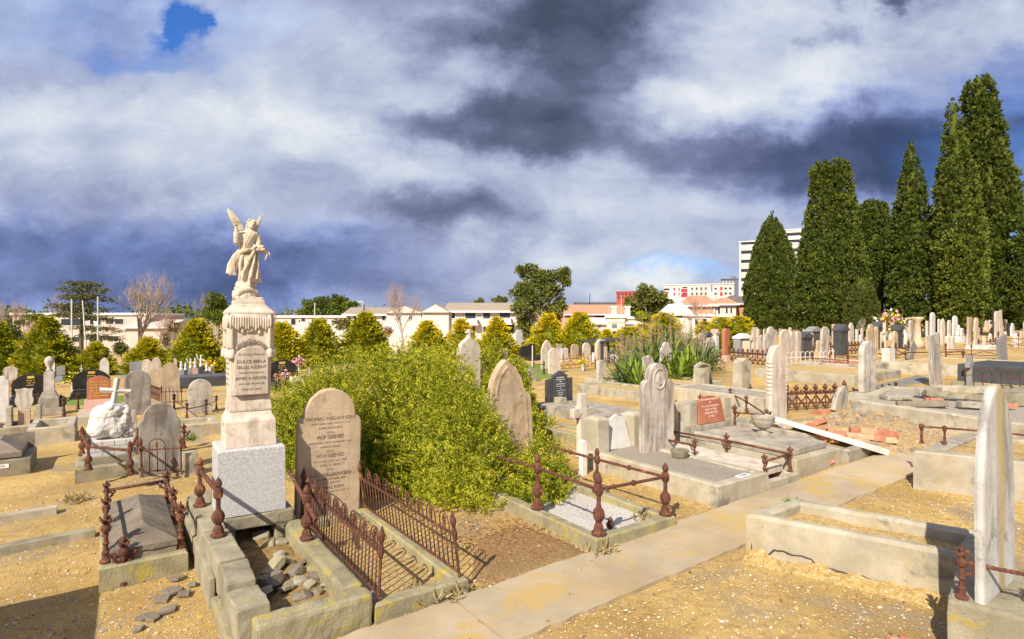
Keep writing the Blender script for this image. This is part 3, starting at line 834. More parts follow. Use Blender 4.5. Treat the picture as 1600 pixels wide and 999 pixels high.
pan = MB(); pan.prism([(-.165, 1.515), (.165, 1.515), (.165, 1.90)] + arc(0, 1.90, .165, 0, PI, 14, .12)[1:-1] + [(-.165, 1.90)], -.245, -.195)
pan = pan.build('inscription_panel', 'marble', die, bevel=.006)
text('In Loving Memory', .034, 'lettering', 'letter_faint', die, (0, -.247, 1.945), FRONT)
for i, (s_, sz, mt) in enumerate((('DULCE BERLA', .046, 'letter'), ('SELLES AZZINT', .043, 'letter'), ('THE BELOVED CHILD OF', .022, 'letter_faint'), ('JAMES & AEDREL', .042, 'letter'), ('WHO DIED 27TH FEB 1908', .021, 'letter_faint'), ('AGED 3\u00bd YEARS', .026, 'letter_faint'))):
    text(s_, sz, 'lettering', mt, die, (0, -.247, 1.865-.058*i), FRONT)
for i in range(7):
    text('WHO DIED IN MEMORY', .024, 'lettering', 'letter_faint', die, (-.2065, 0, 1.95-.055*i), (R(90), 0, R(-90)))
for i in range(3):
    text('ALSO', .05 if i == 0 else .03, 'lettering', 'letter_faint', mon, (-.2445, -.02, 1.19-.07*i), (R(90), 0, R(-90)))
cor = MB().loft([(2.37, .45, .45), (2.385, .455, .455), (2.40, .44, .44), (2.425, .40, .40), (2.45, .345, .345), (2.465, .34, .34), (2.47, .30, .30), (2.515, .295, .295), (2.52, .27, .27), (2.535, .27, .27)])
cor.build('cornice', 'marble', mon, bevel=.004, rough=.002, seg=.06)
# carved cloth hanging over the top of the die, on the faces one can see
dr = MB()
def hang(m, x, w, z1, th, face):
    s0 = len(m.v)
    m.loft([(z1, w*.92, th*1.2), (z1+.02, w, th*1.5), (2.30, w*.9, th*1.3), (2.372, w*.8, th)], x, -.208)
    if face: m.xf(Matrix.Rotation(face, 4, 'Z'), s0)
for face in (0, R(-90), R(90)):
    for x, w, z1 in ((-.185, .04, 2.00), (-.08, .035, 2.16), (.0, .10, 2.17), (.085, .035, 2.15), (.185, .04, 2.00)):
        hang(dr, x, w, z1, .030 if abs(x) > .15 else .022, face)
    for x in (-.185, .185):
        s0 = len(dr.v); dr.lathe([(.012, 2.0), (.03, 1.985), (.034, 1.93), (.036, 1.90)], x, -.218, 8)
        if face: dr.xf(Matrix.Rotation(face, 4, 'Z'), s0)
for face in (0, R(-90), R(90)):
    s0 = len(dr.v)
    bot = [(-.205, 2.22), (-.15, 2.245), (-.10, 2.20), (-.055, 2.235), (-.02, 2.205), (.02, 2.20), (.05, 2.235), (.10, 2.20), (.15, 2.245), (.205, 2.22)]
    dr.prism(bot+[(.20, 2.372), (-.20, 2.372)], -.224, -.205)
    for k in range(17):
        x = -.195+.0243*k; zb = 2.215+.02*math.sin(k*1.7)
        dr.tube([(x*.93, -.210, 2.372), (x, -.224, 2.32), (x*1.01, -.226, zb+.02), (x, -.220, zb-.012)], [.007, .011, .013, .008], 6)
    if face: dr.xf(Matrix.Rotation(face, 4, 'Z'), s0)
dr.build('drapery', 'marble', mon, smooth=True)
wr = MB()
for i in range(34):
    a = PI*(.12+.76*i/33); x = .15*math.cos(a); z = 1.955+.13*math.sin(a)
    s0 = len(wr.v); wr.ball((0, 0, 0), (.008, .010, .026), n=6, m=4)
    wr.xf(Matrix.Translation((x+random.uniform(-.012, .012), -.222, z+random.uniform(-.01, .012))) @ Matrix.Rotation(random.uniform(-1.2, 1.2), 4, 'Y'), s0)
wr.build('wreath', 'marble_dark', mon)

# ---- the angel itself: one draped figure, remeshed into a single surface
fg = MB(); S = .00172                      # metres per drawing unit
def pt(x, y, d=0.0): return ((x-418)*S, d, (640-y)*S)
for i in range(46):
    f_ = (i/46)**1.2; a_ = i*2.4; rr_ = .105*(1-.42*f_)
    x, y, d, rx, ry, rz = 398+rr_/S*math.cos(a_)+10*f_, 632-100*f_, rr_*.85*math.sin(a_), random.uniform(.025, .045), random.uniform(.025, .04), random.uniform(.02, .045)
    fg.ball(pt(x, y, d), (rx, ry, rz), n=14, m=9)
fg.tube([pt(330, 630, -.07), pt(370, 590, -.10), pt(420, 575, -.105), (pt(465, 600, -.08))], [.03, .035, .03, .025], 8)
fg.lathe([(.13, 0), (.125, .05), (.095, .12), (.08, .18)], pt(402, 0)[0], 0, 14); fg.box(-.135, .135, -.125, .125, -.004, .02)
# robe
def ell(y, x, w, dep, d=0.0): return (x, y, w, dep, d)
rings = [ell(535, 425, 62, .085), ell(515, 424, 64, .09), ell(470, 424, 60, .09), ell(430, 421, 57, .085), ell(390, 416, 52, .08), ell(350, 409, 45, .07), ell(318, 404, 38, .06), ell(300, 404, 37, .058), ell(270, 412, 44, .062), ell(240, 424, 53, .065), ell(220, 428, 55, .058), ell(203, 431, 38, .045), ell(192, 433, 18, .03)]
n = 40; vs = []; fs = []
for (x, y, w, dep, d) in rings:
    c = pt(x, y, d); k = max(0, min(1, (y-300)/200))
    for i in range(n):
        a = 2*PI*i/n
        fold = 1+k*.15*(abs(math.sin(a*5.5+y*.008))*2-1.2)+k*.06*math.sin(a*5-y*.02)+.035*math.sin(a*14+y*.05)
        vs.append((c[0]+w*S*fold*math.cos(a), c[1]+dep*fold*math.sin(a), c[2]))
for r_ in range(len(rings)-1):
    for i in range(n):
        j = (i+1) % n
        fs.append((r_*n+i, (r_+1)*n+i, (r_+1)*n+j, r_*n+j))
fs.append(tuple(range(n))); fs.append(tuple(range(len(rings)*n-1, (len(rings)-1)*n-1, -1)))
fs = [tuple(reversed(f)) for f in fs]
fs = [tuple(reversed(f)) for f in fs]
fg.add(vs, fs)
# wind-blown fold of cloth, sash, hem
for off, r0 in ((0, .035), (-14, .03), (12, .03)):
    fg.tube([pt(372+off*.4, 335, -.03), pt(350+off, 380, -.01), pt(328+off, 430, .0), pt(318+off, 478, .0), pt(335+off, 488, -.01)], [.022, r0, r0, r0*.9, .016], 8)
fg.tube([pt(365, 355, -.055), pt(400, 335, -.085), pt(440, 325, -.07), pt(455, 300, -.03)], [.018, .022, .02, .018], 8)
fg.tube([pt(450, 330, -.07), pt(415, 400, -.10), pt(385, 470, -.095), pt(378, 520, -.08)], [.016, .018, .018, .014], 8)
fg.tube([pt(458, 330, -.055), pt(440, 420, -.10), pt(425, 510, -.10)], [.014, .017, .015], 8)
fg.tube([pt(470, 340, -.03), pt(470, 430, -.07), pt(462, 515, -.085)], [.014, .018, .016], 8)
fg.tube([pt(385, 350, -.06), pt(365, 420, -.08), pt(368, 500, -.07)], [.012, .016, .014], 8)
# foot
fg.ball(pt(415, 540, -.10), (.02, .04, .025), n=10, m=6); fg.ball(pt(418, 553, -.115), (.018, .035, .015), n=10, m=6)
# neck, head, face, hair
hx, hy = 437, 168
fg.tube([pt(433, 205, 0), pt(436, 182, -.01)], .024, 10)
fg.ball(pt(hx, hy, -.018), (.040, .047, .053), n=18, m=12)
fg.ball(pt(hx, hy+12, -.048), (.028, .022, .028), n=12, m=8)         # chin and cheeks
fg.ball(pt(hx, hy+4, -.066), (.0075, .012, .013), n=8, m=6)           # nose
for sx in (-1, 1):
    fg.ball(pt(hx+sx*9.5, hy-3, -.060), (.009, .006, .004), n=8, m=5)  # lids
    fg.ball(pt(hx+sx*9, hy-8, -.059), (.012, .007, .004), n=8, m=5)    # brows
    fg.ball(pt(hx+sx*24, hy+2, -.018), (.008, .012, .016), n=8, m=6)   # ears
fg.ball(pt(hx, hy+14, -.066), (.011, .005, .0035), n=8, m=5); fg.ball(pt(hx, hy+18, -.064), (.009, .005, .003), n=8, m=5)
for i in range(26):                                                     # waved hair
    a = 2*PI*i/26; b = random.uniform(.15, 1.25)
    fg.ball((pt(hx, hy, -.01)[0]+.043*math.cos(a)*math.cos(b), -.006+.048*abs(math.sin(a))*math.cos(b)-.03*(b > .55), pt(hx, hy, 0)[2]+.016+.042*math.sin(b)), .0145, n=8, m=6)
fg.tube([pt(412, 170, -.01), pt(408, 195, -.005), pt(412, 225, -.04)], [.013, .016, .010], 8); fg.tube([pt(462, 170, -.01), pt(466, 198, -.005), pt(462, 228, -.045)], [.013, .016, .010], 8)
# the lifted arm with its full sleeve
fg.tube([pt(385, 222, 0), pt(366, 262, -.025), pt(347, 292, -.05)], [.036, .034, .028], 12)
fg.tube([pt(347, 292, -.05), pt(345, 250, -.065), pt(344, 208, -.07)], [.030, .027, .018], 12)
fg.ball(pt(348, 235, -.055), (.034, .036, .045), n=12, m=8); fg.ball(pt(352, 290, -.045), (.026, .03, .032), n=12, m=8)
fg.ball(pt(343, 198, -.072), (.017, .013, .020), n=10, m=8)
for k in range(4): fg.tube([pt(336+k*5, 192, -.078), pt(334+k*6, 181-k*1.0, -.086), pt(339+k*6, 176, -.094)], [.0052, .005, .0042], 6)
fg.tube([pt(356, 200, -.075), pt(364, 192, -.085), pt(366, 184, -.088)], [.0055, .005, .004], 6)
# the other arm, laid across and holding flowers
fg.tube([pt(470, 232, 0), pt(480, 272, -.01), pt(474, 312, -.03)], [.036, .033, .028], 12)
fg.tube([pt(474, 312, -.03), pt(498, 332, -.055), pt(522, 345, -.075)], [.028, .024, .015], 12)
fg.ball(pt(528, 346, -.08), (.018, .014, .014), n=10, m=8)
for k in range(4): fg.tube([pt(530, 340+k*5, -.08), pt(539, 342+k*5, -.087), pt(538, 350+k*4, -.094)], [.0052, .005, .0042], 6)
fg.tube([pt(522, 338, -.08), pt(528, 331, -.088), pt(535, 330, -.092)], [.0055, .005, .004], 6)
fg.tube([pt(440, 305, -.07), pt(480, 318, -.085), pt(520, 342, -.09)], [.024, .026, .012], 10)
for i in range(12): fg.ball(pt(450+random.uniform(0, 55), 308+random.uniform(-6, 22), -.095+random.uniform(-.01, .01)), random.uniform(.010, .016), n=8, m=6)
fg.tube([pt(524, 352, -.085), pt(516, 375, -.085), pt(510, 392, -.08)], [.012, .011, .006], 8)
tmp = fg.build('angel_statue', 'statue', None)
md = tmp.modifiers.new('r', 'REMESH'); md.mode = 'VOXEL'; md.voxel_size = .0042
dg = bpy.context.evaluated_depsgraph_get(); me = bpy.data.meshes.new_from_object(tmp.evaluated_get(dg))
old = tmp.data; tmp.modifiers.clear(); tmp.data = me; bpy.data.meshes.remove(old)
bm = bmesh.new(); bm.from_mesh(me)
bmesh.ops.smooth_vert(bm, verts=bm.verts, factor=.30, use_axis_x=True, use_axis_y=True, use_axis_z=True)
for v in bm.verts:
    if v.co.z < .60: v.co += v.normal*.004*mnoise.noise(Vector((v.co.x*40, v.co.y*40, v.co.z*9)))
bm.to_mesh(me); bm.free()
if not me.materials: me.materials.append(MATS['statue'])
me.polygons.foreach_set('use_smooth', [True]*len(me.polygons))
tmp.parent = mon; tmp.location = (0.0, 0, 2.533); angel = tmp
def wing(pts, sx):
    mb = MB()
    (bx, by), (tx, ty), wd = pts
    # overlapping feathers fanned along the wing
    for i in range(9):
        f_ = i/8
        b0 = Vector(pt(bx+(tx-bx)*.10*f_, by+26*(1-f_)+10, .055)); tp = Vector(pt(tx+sx*wd*(1-f_)*.9, ty+(by-ty)*.62*(1-f_)**1.15, .07+.03*f_))
        s0 = len(mb.v)
        mid = b0.lerp(tp, .55)+Vector((-sx*.012, 0, 0))
        mb.tube([b0, b0.lerp(mid, .5), mid, mid.lerp(tp, .65), tp], [.014, .019, .017, .012, .003], 6)
    mb.tube([pt(bx, by+20, .045), pt(bx+(tx-bx)*.45, by+(ty-by)*.45, .05), pt(tx, ty, .08)], [.028, .024, .005], 8)
    return mb.build('wing', 'statue', angel, smooth=True)
def blade(P, tip, root_):
    mb = MB(); n = len(P)
    cx_, cy_ = sum(p[0] for p in P)/n, sum(p[1] for p in P)/n
    for yy, sc in ((.035, .90), (.048, 1.0), (.066, 1.0), (.080, .88)):
        mb.v += [pt(cx_+(p[0]-cx_)*sc, cy_+(p[1]-cy_)*sc, yy+.03*(200-p[1])/140) for p in P]
    for k in range(3): mb.f += [(k*n+i, k*n+(i+1) % n, (k+1)*n+(i+1) % n, (k+1)*n+i) for i in range(n)]
    mb.f += [tuple(range(n-1, -1, -1)), tuple(range(3*n, 4*n))]; mb.m += [0]*len(mb.f)
    if sum(P[i][0]*P[(i+1) % n][1]-P[(i+1) % n][0]*P[i][1] for i in range(n)) < 0: mb.f = [tuple(reversed(f)) for f in mb.f]
    for i in range(5):              # feather ribs
        f0 = .15+.17*i
        a = Vector((root_[0]+(tip[0]-root_[0])*f0*.6, root_[1]+(tip[1]-root_[1])*f0*.6)); b = Vector((tip[0]+(root_[0]-tip[0])*(.42-.08*i)+6, tip[1]+(root_[1]-tip[1])*(.42-.08*i)))
        mb.tube([pt(a.x, a.y, .034+.03*(200-a.y)/140), pt(b.x, b.y, .036+.03*(200-b.y)/140)], [.008, .004], 5)
    return mb.build('wing', 'statue', angel, smooth=False, bevel=.004)
blade([(376, 212), (400, 196), (390, 168), (366, 124), (340, 88), (303, 63), (304, 90), (314, 122), (330, 160), (350, 196)], (303, 63), (388, 200))
blade([(456, 200), (474, 190), (488, 158), (500, 118), (505, 89), (492, 98), (474, 126), (460, 160)], (505, 89), (464, 192))

# ---- kerbs of the angel's grave
ak = thing('broken_grave_kerb', 'broken lichen-stained stone kerb of the collapsed grave below the angel monument', 'grave kerb', (*W(5.6, 1.15), 0), ROT)
def local(A0, A1, B0, B1): return (B0-1.15, B1-1.15, A0-5.6, A1-5.6)
def kpiece(A0, A1, B0, B1, z0, z1, mat, tw=0, rough=.009, bevel=.011, tilt=0):
    x0, x1, y0, y1 = local(A0, A1, B0, B1)
    o = MB().box(-(x1-x0)/2, (x1-x0)/2, -(y1-y0)/2, (y1-y0)/2, -(z1-z0)/2, (z1-z0)/2).build('kerb_stone', mat, ak, ((x0+x1)/2, (y0+y1)/2, (z0+z1)/2), bevel=bevel, rough=rough, seg=.05, nfreq=5, rot=(R(tilt), 0, R(tw)))
    return o
kpiece(5.83, 7.15, .69, .88, .02, .40, 'concrete_old'); kpiece(5.05, 5.82, .70, .90, .10, .39, 'concrete_old', 1)
kpiece(4.62, 5.04, .71, .91, .09, .37, 'concrete_old', -2); kpiece(4.25, 4.61, .70, .92, .06, .33, 'concrete_old', 2, .016)
kpiece(5.15, 7.12, .655, .70, -.15, .23, 'concrete_old', 0, .004, .01)
kpiece(4.05, 5.12, .66, .74, -.15, .10, 'concrete_lichen', 0, .006, .02)
kpiece(4.30, 6.08, 1.44, 1.61, -.1, .265, 'concrete_lichen', 0, .009, .03)
kpiece(4.12, 4.29, .80, 1.62, -.1, .255, 'concrete_lichen', 0, .015, .03, 2)
kpiece(6.06, 6.80, .90, 1.54, .26, .388, 'concrete_old', 0, .012, .02); kpiece(6.07, 6.30, 1.36, 1.56, -.05, .30, 'concrete_old', 4, .012)
kpiece(6.10, 6.28, .88, 1.0, -.05, .28, 'concrete_old', 0, .012); kpiece(6.7, 6.85, .9, 1.55, -.1, .27, 'concrete_old', 0, .008)
# rubble
st_ = MB()
def rock_mesh(r, seed):
    bm = bmesh.new(); bmesh.ops.create_icosphere(bm, subdivisions=2, radius=1)
    sx, sy, sz = r*random.uniform(.8, 1.4), r*random.uniform(.7, 1.2), r*random.uniform(.35, .7)
    for v in bm.verts:
        d = v.co.copy()
        k = 1+.42*mnoise.noise(d*1.1+Vector((seed*3.1, seed, 0)))
        v.co = Vector((max(-.72, min(.72, d.x*k))*sx*1.3, max(-.7, min(.7, d.y*k))*sy*1.3, max(-.6, min(.6, d.z*k))*sz*1.4))
    me = bpy.data.meshes.new('stone'); bm.to_mesh(me); bm.free(); return me
for i, (px, py, r, m) in enumerate(((428, 885, .105, 'concrete_lichen'), (422, 907, .10, 'slate'), (408, 838, .09, 'concrete_old'), (462, 893, .075, 'slate'), (455, 912, .05, 'concrete_old'), (470, 908, .06, 'concrete_old'), (484, 912, .055, 'concrete_old'), (492, 900, .05, 'slate'), (445, 918, .045, 'concrete_old'), (480, 928, .045, 'slate'), (497, 923, .04, 'concrete_old'), (420, 850, .08, 'concrete_old'), (436, 866, .05, 'concrete_grey'), (450, 876, .05, 'concrete_old'), (474, 876, .055, 'slate'), (466, 930, .04, 'concrete_old'), (410, 925, .055, 'concrete_old'), (505, 912, .035, 'concrete_grey'), (488, 888, .04, 'concrete_old'), (440, 846, .055, 'concrete_old'))):
    me = rock_mesh(r, i+1); me.materials.append(MATS[m])
    o = bpy.data.objects.new('broken_stone', me); COL.objects.link(o)
    x, y = at(px, py, .13); o.location = (x, y, gz(x, y)+.11+r*.2); o.rotation_euler = (random.uniform(-.5, .5), random.uniform(-.5, .5), random.uniform(0, 6))
    lab = {0: 'large moss-yellow broken stone lying in the collapsed grave', 1: 'large dark broken stone beside the mossy stone in the collapsed grave'}.get(i, 'small broken stone lying in the collapsed grave')
    tag(o, lab, 'stone', 'broken stones in the collapsed grave')
V = []; N = 18; m2 = MB()
for j in range(N+1):
    for i in range(N+1):
        A_ = 4.25+(6.95-4.25)*j/N; B_ = .85+(1.50-.85)*i/N; x, y = W(A_, B_)
        V.append((x, y, .115+.05*mnoise.noise(Vector((x*5, y*5, 2)))+.03*mnoise.noise(Vector((x*13, y*13, 2)))-.12*math.exp(-((A_-5.2)/.5)**2-((B_-1.0)/.15)**2)+(.06 if A_ > 6.2 else 0)))
m2.add(V, [(j*(N+1)+i, j*(N+1)+i+1, (j+1)*(N+1)+i+1, (j+1)*(N+1)+i) for j in range(N) for i in range(N)])
stuff(m2.build('soil', 'soil', smooth=True), 'bare yellow soil and grit inside the collapsed grave')
# iron posts on the angel's kerbs
railing('rusty fluted posts with stub rails on the broken wall at the angel monument', [(*W(6.62, .76), .40, .50), (*W(5.64, .79), .39, .52)], [(0, 1), (0, 1, -.25, .0)], 'bulb', rail=.74, rad=.021, scroll=0)
pr = PP(479, 843, .262, .50)
x, y, z, h = pr
iron = thing('iron_post', 'rusty fluted post with a broken red bar stuck through it on the mossy kerb', 'iron post', (x, y, z))
post_mesh('bulb', h).build('post', 'rust', iron)
d = Vector((*W(1, 0), 0))
MB().tube([d*.62+Vector((0, 0, h*.98)), d*-.28+Vector((0, 0, h*.52))], .02, 8).build('bar', 'rust', iron, smooth=True)

# ================================================================== the Kerr/Geeves grave with hooped fences
def kerr(root, w, h, t, drop):
    y = -t/2-.0015
    rows = [('THOMAS WILLIAM KERR', .052, 'letter', 1.06), ('WHO DIED 23RD MARCH 1883', .026, 'letter_faint', .99), ('AGED 10 MONTHS', .026, 'letter_faint', .925), ('Also', .036, 'letter_faint', .86),
            ('W.P GEEVES', .052, 'letter', .79), ('WHO DIED 15TH NOVEMBER 1886', .025, 'letter_faint', .715), ('AGED 59 YEARS', .026, 'letter_faint', .65), ('Also', .036, 'letter_faint', .59),
            ('W.H GEEVES', .052, 'letter', .52), ('WHO DIED 19TH MAY 1890', .025, 'letter_faint', .445), ('AGED 19 YEARS', .026, 'letter_faint', .385), ('Also', .036, 'letter_faint', .325),
            ('ISAAC WILLIAM KERR', .046, 'letter', .245), ('WHO DIED 1ST APRIL 1892', .024, 'letter_faint', .18), ('AGED 11 MONTHS', .024, 'letter_faint', .125), ('THOMAS KERR', .044, 'letter', .055), ('FATHER OF THE ABOVE AGED 72', .024, 'letter_faint', -.005)]
    for s_, sz, m_, f_ in rows:
        k = .98 if sz > .04 else 1.1
        text(s_, sz*(1.03 if 'THOMAS W' in s_ else 1.12), 'inscription', m_, root, (.0, y, drop+.38+f_*.76), FRONT, space=k)
stone(511, 820, 103, 608, 'shoulder', 'sandstone', 'broad shouldered sandstone headstone with rows of dark lettering, half shaded by the monument', t=.10, roll=1.2, inscr=kerr, bev=.014)
kerb('low stone kerb round the grave between the two rusty hooped fences', 4.12, 6.35, 1.64, 2.44, .13, .11, 'concrete_lichen', fill='gravel', fz=.25)
def W3(A, B, z): x, y = W(A, B); return (x, y, z)
hoop_fence('rusty hooped iron fence along the mossy kerb of the collapsed grave', W3(4.17, 1.68, .13), W3(6.32, 1.68, .12), .56, .078, lean=3)
hoop_fence('rusty hooped iron fence leaning outwards in front of the large shrub', W3(4.17, 2.39, .13), W3(6.32, 2.39, .11), .56, .082, lean=-7)

# ================================================================== low hipped tomb with spiked rails
kb = [(-.07, 6.06), (.60, 6.06), (.60, 7.86), (-.07, 7.86)]
kerb('mossy concrete kerb round the low hipped tomb', 6.06, 7.86, -.07, .60, .19, .10, 'concrete_lichen')
tm = thing('hipped_tomb', 'low dark stone tomb with a ridged lid, cracked and rail-shadowed, inside spiked rails', 'tomb', (*W(6.93, .265), gz(*W(6.93, .265))), ROT)
MB().box(-.25, .25, -.80, .80, -.1, .245).build('tomb_body', 'slate', tm, bevel=.012, rough=.004, seg=.08)
vs = [(-.262, -.815, .245), (.262, -.815, .245), (.262, .815, .245), (-.262, .815, .245), (-.262, -.815, .30), (.262, -.815, .30), (.262, .815, .30), (-.262, .815, .30), (0, -.50, .415), (0, .56, .415)]
MB().add(vs, [(0, 3, 2, 1), (0, 1, 5, 4), (1, 2, 6, 5), (2, 3, 7, 6), (3, 0, 4, 7), (4, 5, 8), (5, 6, 9, 8), (6, 7, 9), (7, 4, 8, 9)]).build('lid', 'slate', tm, bevel=.012, rough=.006, seg=.08)
cs = [W(6.12, -.02), W(6.12, .55), W(7.80, .55), W(7.80, -.02)]
zt = .19
px_ = lambda c, h: (c[0], c[1], gz(*W(6.9, .26))+zt, h)
m1, m3 = W(6.9, .55), W(6.9, -.02)
railing('rusty spiked corner posts and sagging rails round the low hipped tomb', [px_(W(6.18, -.02), .46), px_(W(6.95, -.02), .42), px_(W(7.80, -.02), .36), px_(W(7.78, .55), .40), px_(W(6.95, .55), .40), px_(W(6.18, .55), .44)],
        [(0, 1), (1, 2), (2, 3), (3, 4), (4, 5)], 'spear', rail=.66, rad=.017, scroll=1)
x, y = at(193, 913)
o = post_mesh('spear', .44, 1, ((.7, .7), (-.7, -.7))).build('iron_post', 'rust', None, (x, y, gz(x, y))); tag(o, 'stray scrolled rust post standing against the front of the mossy tomb kerb', 'iron post')

# ================================================================== pebble grave with twisted rails
kerb('low dark kerb of the white-pebbled grave beside the concrete path', 4.02, 6.3, 3.80, 4.95, .13, .12, 'concrete_lichen', fill='pebble_white', fz=.35, rough=.008)
zk = gz(*W(5, 4.3))+.13
q = [(*W(4.10, 3.90), zk, .60), (*W(4.10, 4.87), zk, .56), (*W(5.15, 4.87), zk, .53), (*W(5.05, 3.88), zk, .62), (*W(6.1, 4.85), zk, .53), (*W(6.1, 3.88), zk, .56)]
railing('rusty bulbous posts with twisted rails round the white-pebbled grave', q, [(0, 1), (1, 2), (2, 4), (0, 3), (3, 5)], 'bulb', rail=.73, rad=.0155, twist=True, nodes=1)
o = MB().lathe([(.01, 0), (.035, .02), (.04, .06), (.02, .08), (.03, .1), (.005, .125)], n=8).build('iron_finial', 'rust_dark', None, (*W(4.2, 4.15), gz(*W(4.2, 4.15))+.10)); tag(o, 'small dark iron finial fallen among the white pebbles', 'iron finial')

# ================================================================== gravel-topped grave with white tablet
g5 = gz(*W(5.2, 6.4))
kerb('pale concrete kerb with gravel top, cross and white tablet at its head', 4.12, 6.40, 5.82, 6.86, .24, .13, 'concrete', fill='gravel_grey', fz=.92, rough=.003, bev=.02)
hd = thing('concrete_headpiece', 'two pale concrete pillars holding a leaning white marble tablet', 'headstone', (*W(6.30, 6.35), g5), ROT)
for x in (-.40, .36):
    MB().loft([(0, .24, .30), (.66, .235, .29), (.73, .02, .03)] if 0 else [(-.1, .24, .30), (.70, .235, .29), (.745, .10, .12)], x, 0).build('pillar', 'concrete', hd, bevel=.015, rough=.003, seg=.1)
MB().prism([(-.24, .22), (.24, .22), (.17, .66), (0, .74), (-.17, .66)], -.03, .03).build('tablet', 'marble_white', hd, (-.02, -.12, 0), bevel=.008, rot=(R(-12), R(3), 0))
cr = thing('stone_cross', 'broken pale celtic cross standing behind the concrete pillars', 'cross', (*W(6.85, 6.15), g5), ROT)
mb = MB(); mb.prism(outline('cross', .42, 1.0), -.05, .05)
mb.tube([(.125*math.cos(2*PI*k/16), 0, .70+.125*math.sin(2*PI*k/16)) for k in range(17)], .034, 6)
mb.build('cross_body', 'marble', cr, bevel=.01)
stone(911, 742, 14, 688, 'round', 'marble_white', 'small white rounded stub between the shrub and the concrete pillars', t=.08)
bw = thing('flower_bowl', 'fluted grey stone bowl set on the gravel-topped grave', 'flower bowl', (*W(5.32, 6.62), g5+.22), ROT)
MB().lathe([(.085, 0), (.10, .02), (.125, .09), (.13, .115), (.118, .118), (.105, .10), (.02, .09)], n=16, flute=.05).build('bowl', 'concrete_old', bw)
pl = MB().box(-.11, .11, -.045, .045, 0, .012).build('number_plate', 'plate_white', None, (*W(4.19, 6.42), g5+.242), ROT+R(4)); tag(pl, 'white numbered plate lying on the foot kerb of the gravel-topped grave', 'number plate')
text('R55Y2', .055, 'number', 'trim_dark', pl, (0, 0, .0125), (0, 0, R(180)))
# slab grave with tall stone
kerb('low concrete kerb under a pale lying slab beside the gravel-topped grave', 4.12, 6.3, 6.88, 7.58, .10, .09, 'concrete')
sl_ = MB().box(-.29, .29, -.98, .98, 0, .09).build('ledger_slab', 'marble', None, (*W(5.28, 7.22), g5+.115), ROT, bevel=.01, rough=.004, seg=.1); tag(sl_, 'pale marble slab lying flat below the tall arched headstone', 'ledger slab')
def medallion(mb, w, h, t, d):
    mb.tube([(w*.20*math.cos(2*PI*k/20), -t/2-.004, d+h-w*.36+w*.23*math.sin(2*PI*k/20)) for k in range(21)], .012, 6)
    mb.ball((0, -t/2, d+h-w*.36), (w*.10, .02, w*.13), n=10, m=8); mb.ball((w*.04, -t/2, d+h-w*.45), (w*.08, .018, w*.06), n=10, m=8)
stone(1026, 716, 54, 568, 'shoulder_small', 'marble_grey', 'tall streaked marble headstone with carved medallion, head of the lying pale slab', t=.10, dz=.10, extra=medallion, bev=.02)
zr = g5+.12
q = [(*W(4.22, 6.93), zr, .34), (*W(5.3, 6.93), zr, .36), (*W(6.25, 6.93), zr, .34), (*W(4.22, 7.54), zr, .36), (*W(5.2, 7.54), zr, .38), (*W(6.25, 7.54), zr, .34)]
railing('rusty scrolled posts and rails round the lying pale slab', q, [(0, 3), (3, 4), (4, 5), (1, 2)], 'spear', rail=.66, rad=.017, scroll=1)
# chest tomb
ct = thing('chest_tomb', 'grey concrete chest tomb with lid, pillars and red granite tablet', 'tomb', (*W(5.2, 8.2), gz(*W(5.2, 8.2))), ROT)
MB().box(-.60, .60, -1.04, 1.0, -.15, .24).build('tomb_body', 'concrete', ct, bevel=.012, rough=.003, seg=.1)
MB().box(-.49, .49, -.90, .72, .24, .34).build('lid', 'concrete_grey', ct, bevel=.02, rough=.003, seg=.1)
MB().box(-.40, .40, .66, .86, .34, .42).build('step', 'concrete_grey', ct, bevel=.01)
for x in (-.47, .45): MB().loft([(.24, .21, .24), (.44, .20, .23), (.445, .19, .22), (.80, .185, .21)], x, .84).build('pillar', 'concrete', ct, bevel=.01)
MB().box(-.62, .62, .95, 1.0, .24, .78).build('back_panel', 'concrete', ct, bevel=.006)
tb = MB().prism([(-.34, 0), (.34, 0), (.30, .40)] + arc(0, .30, .30, R(20), R(160), 8, .15)[0:] + [(-.30, .40)], -.02, .02).build('tablet', 'granite_red', ct, (-.01, .72, .425), bevel=.004, rot=(R(-10), 0, 0))
for i, s_ in enumerate(('IN LOVING MEMORY', 'OF', 'MY DEAR HUSBAND', 'AND FATHER', 'ALSO HIS WIFE', 'AT REST')):
    text(s_, .05, 'lettering', 'letter_pink', tb, (0, -.0225, .385-.055*i), FRONT)
p2 = MB().box(-.055, .055, -.008, .008, -.03, .03).build('number_plate', 'plate_red', ct, (.36, -1.046, .09)); 
text('1234', .042, 'number', 'letter_pink', p2, (0, -.009, 0), FRONT)
ur = thing('stone_urn', 'grey stone bowl urn on the lid of the chest tomb', 'urn', (*W(5.15, 8.42), gz(*W(5.2, 8.2))+.34), ROT)
MB().lathe([(.10, 0), (.10, .015), (.055, .05), (.05, .07), (.13, .12), (.165, .19), (.17, .24), (.18, .25), (.18, .275), (.155, .275), (.14, .22), (.02, .2)], n=20).build('bowl', 'concrete_grey', ur, smooth=False)
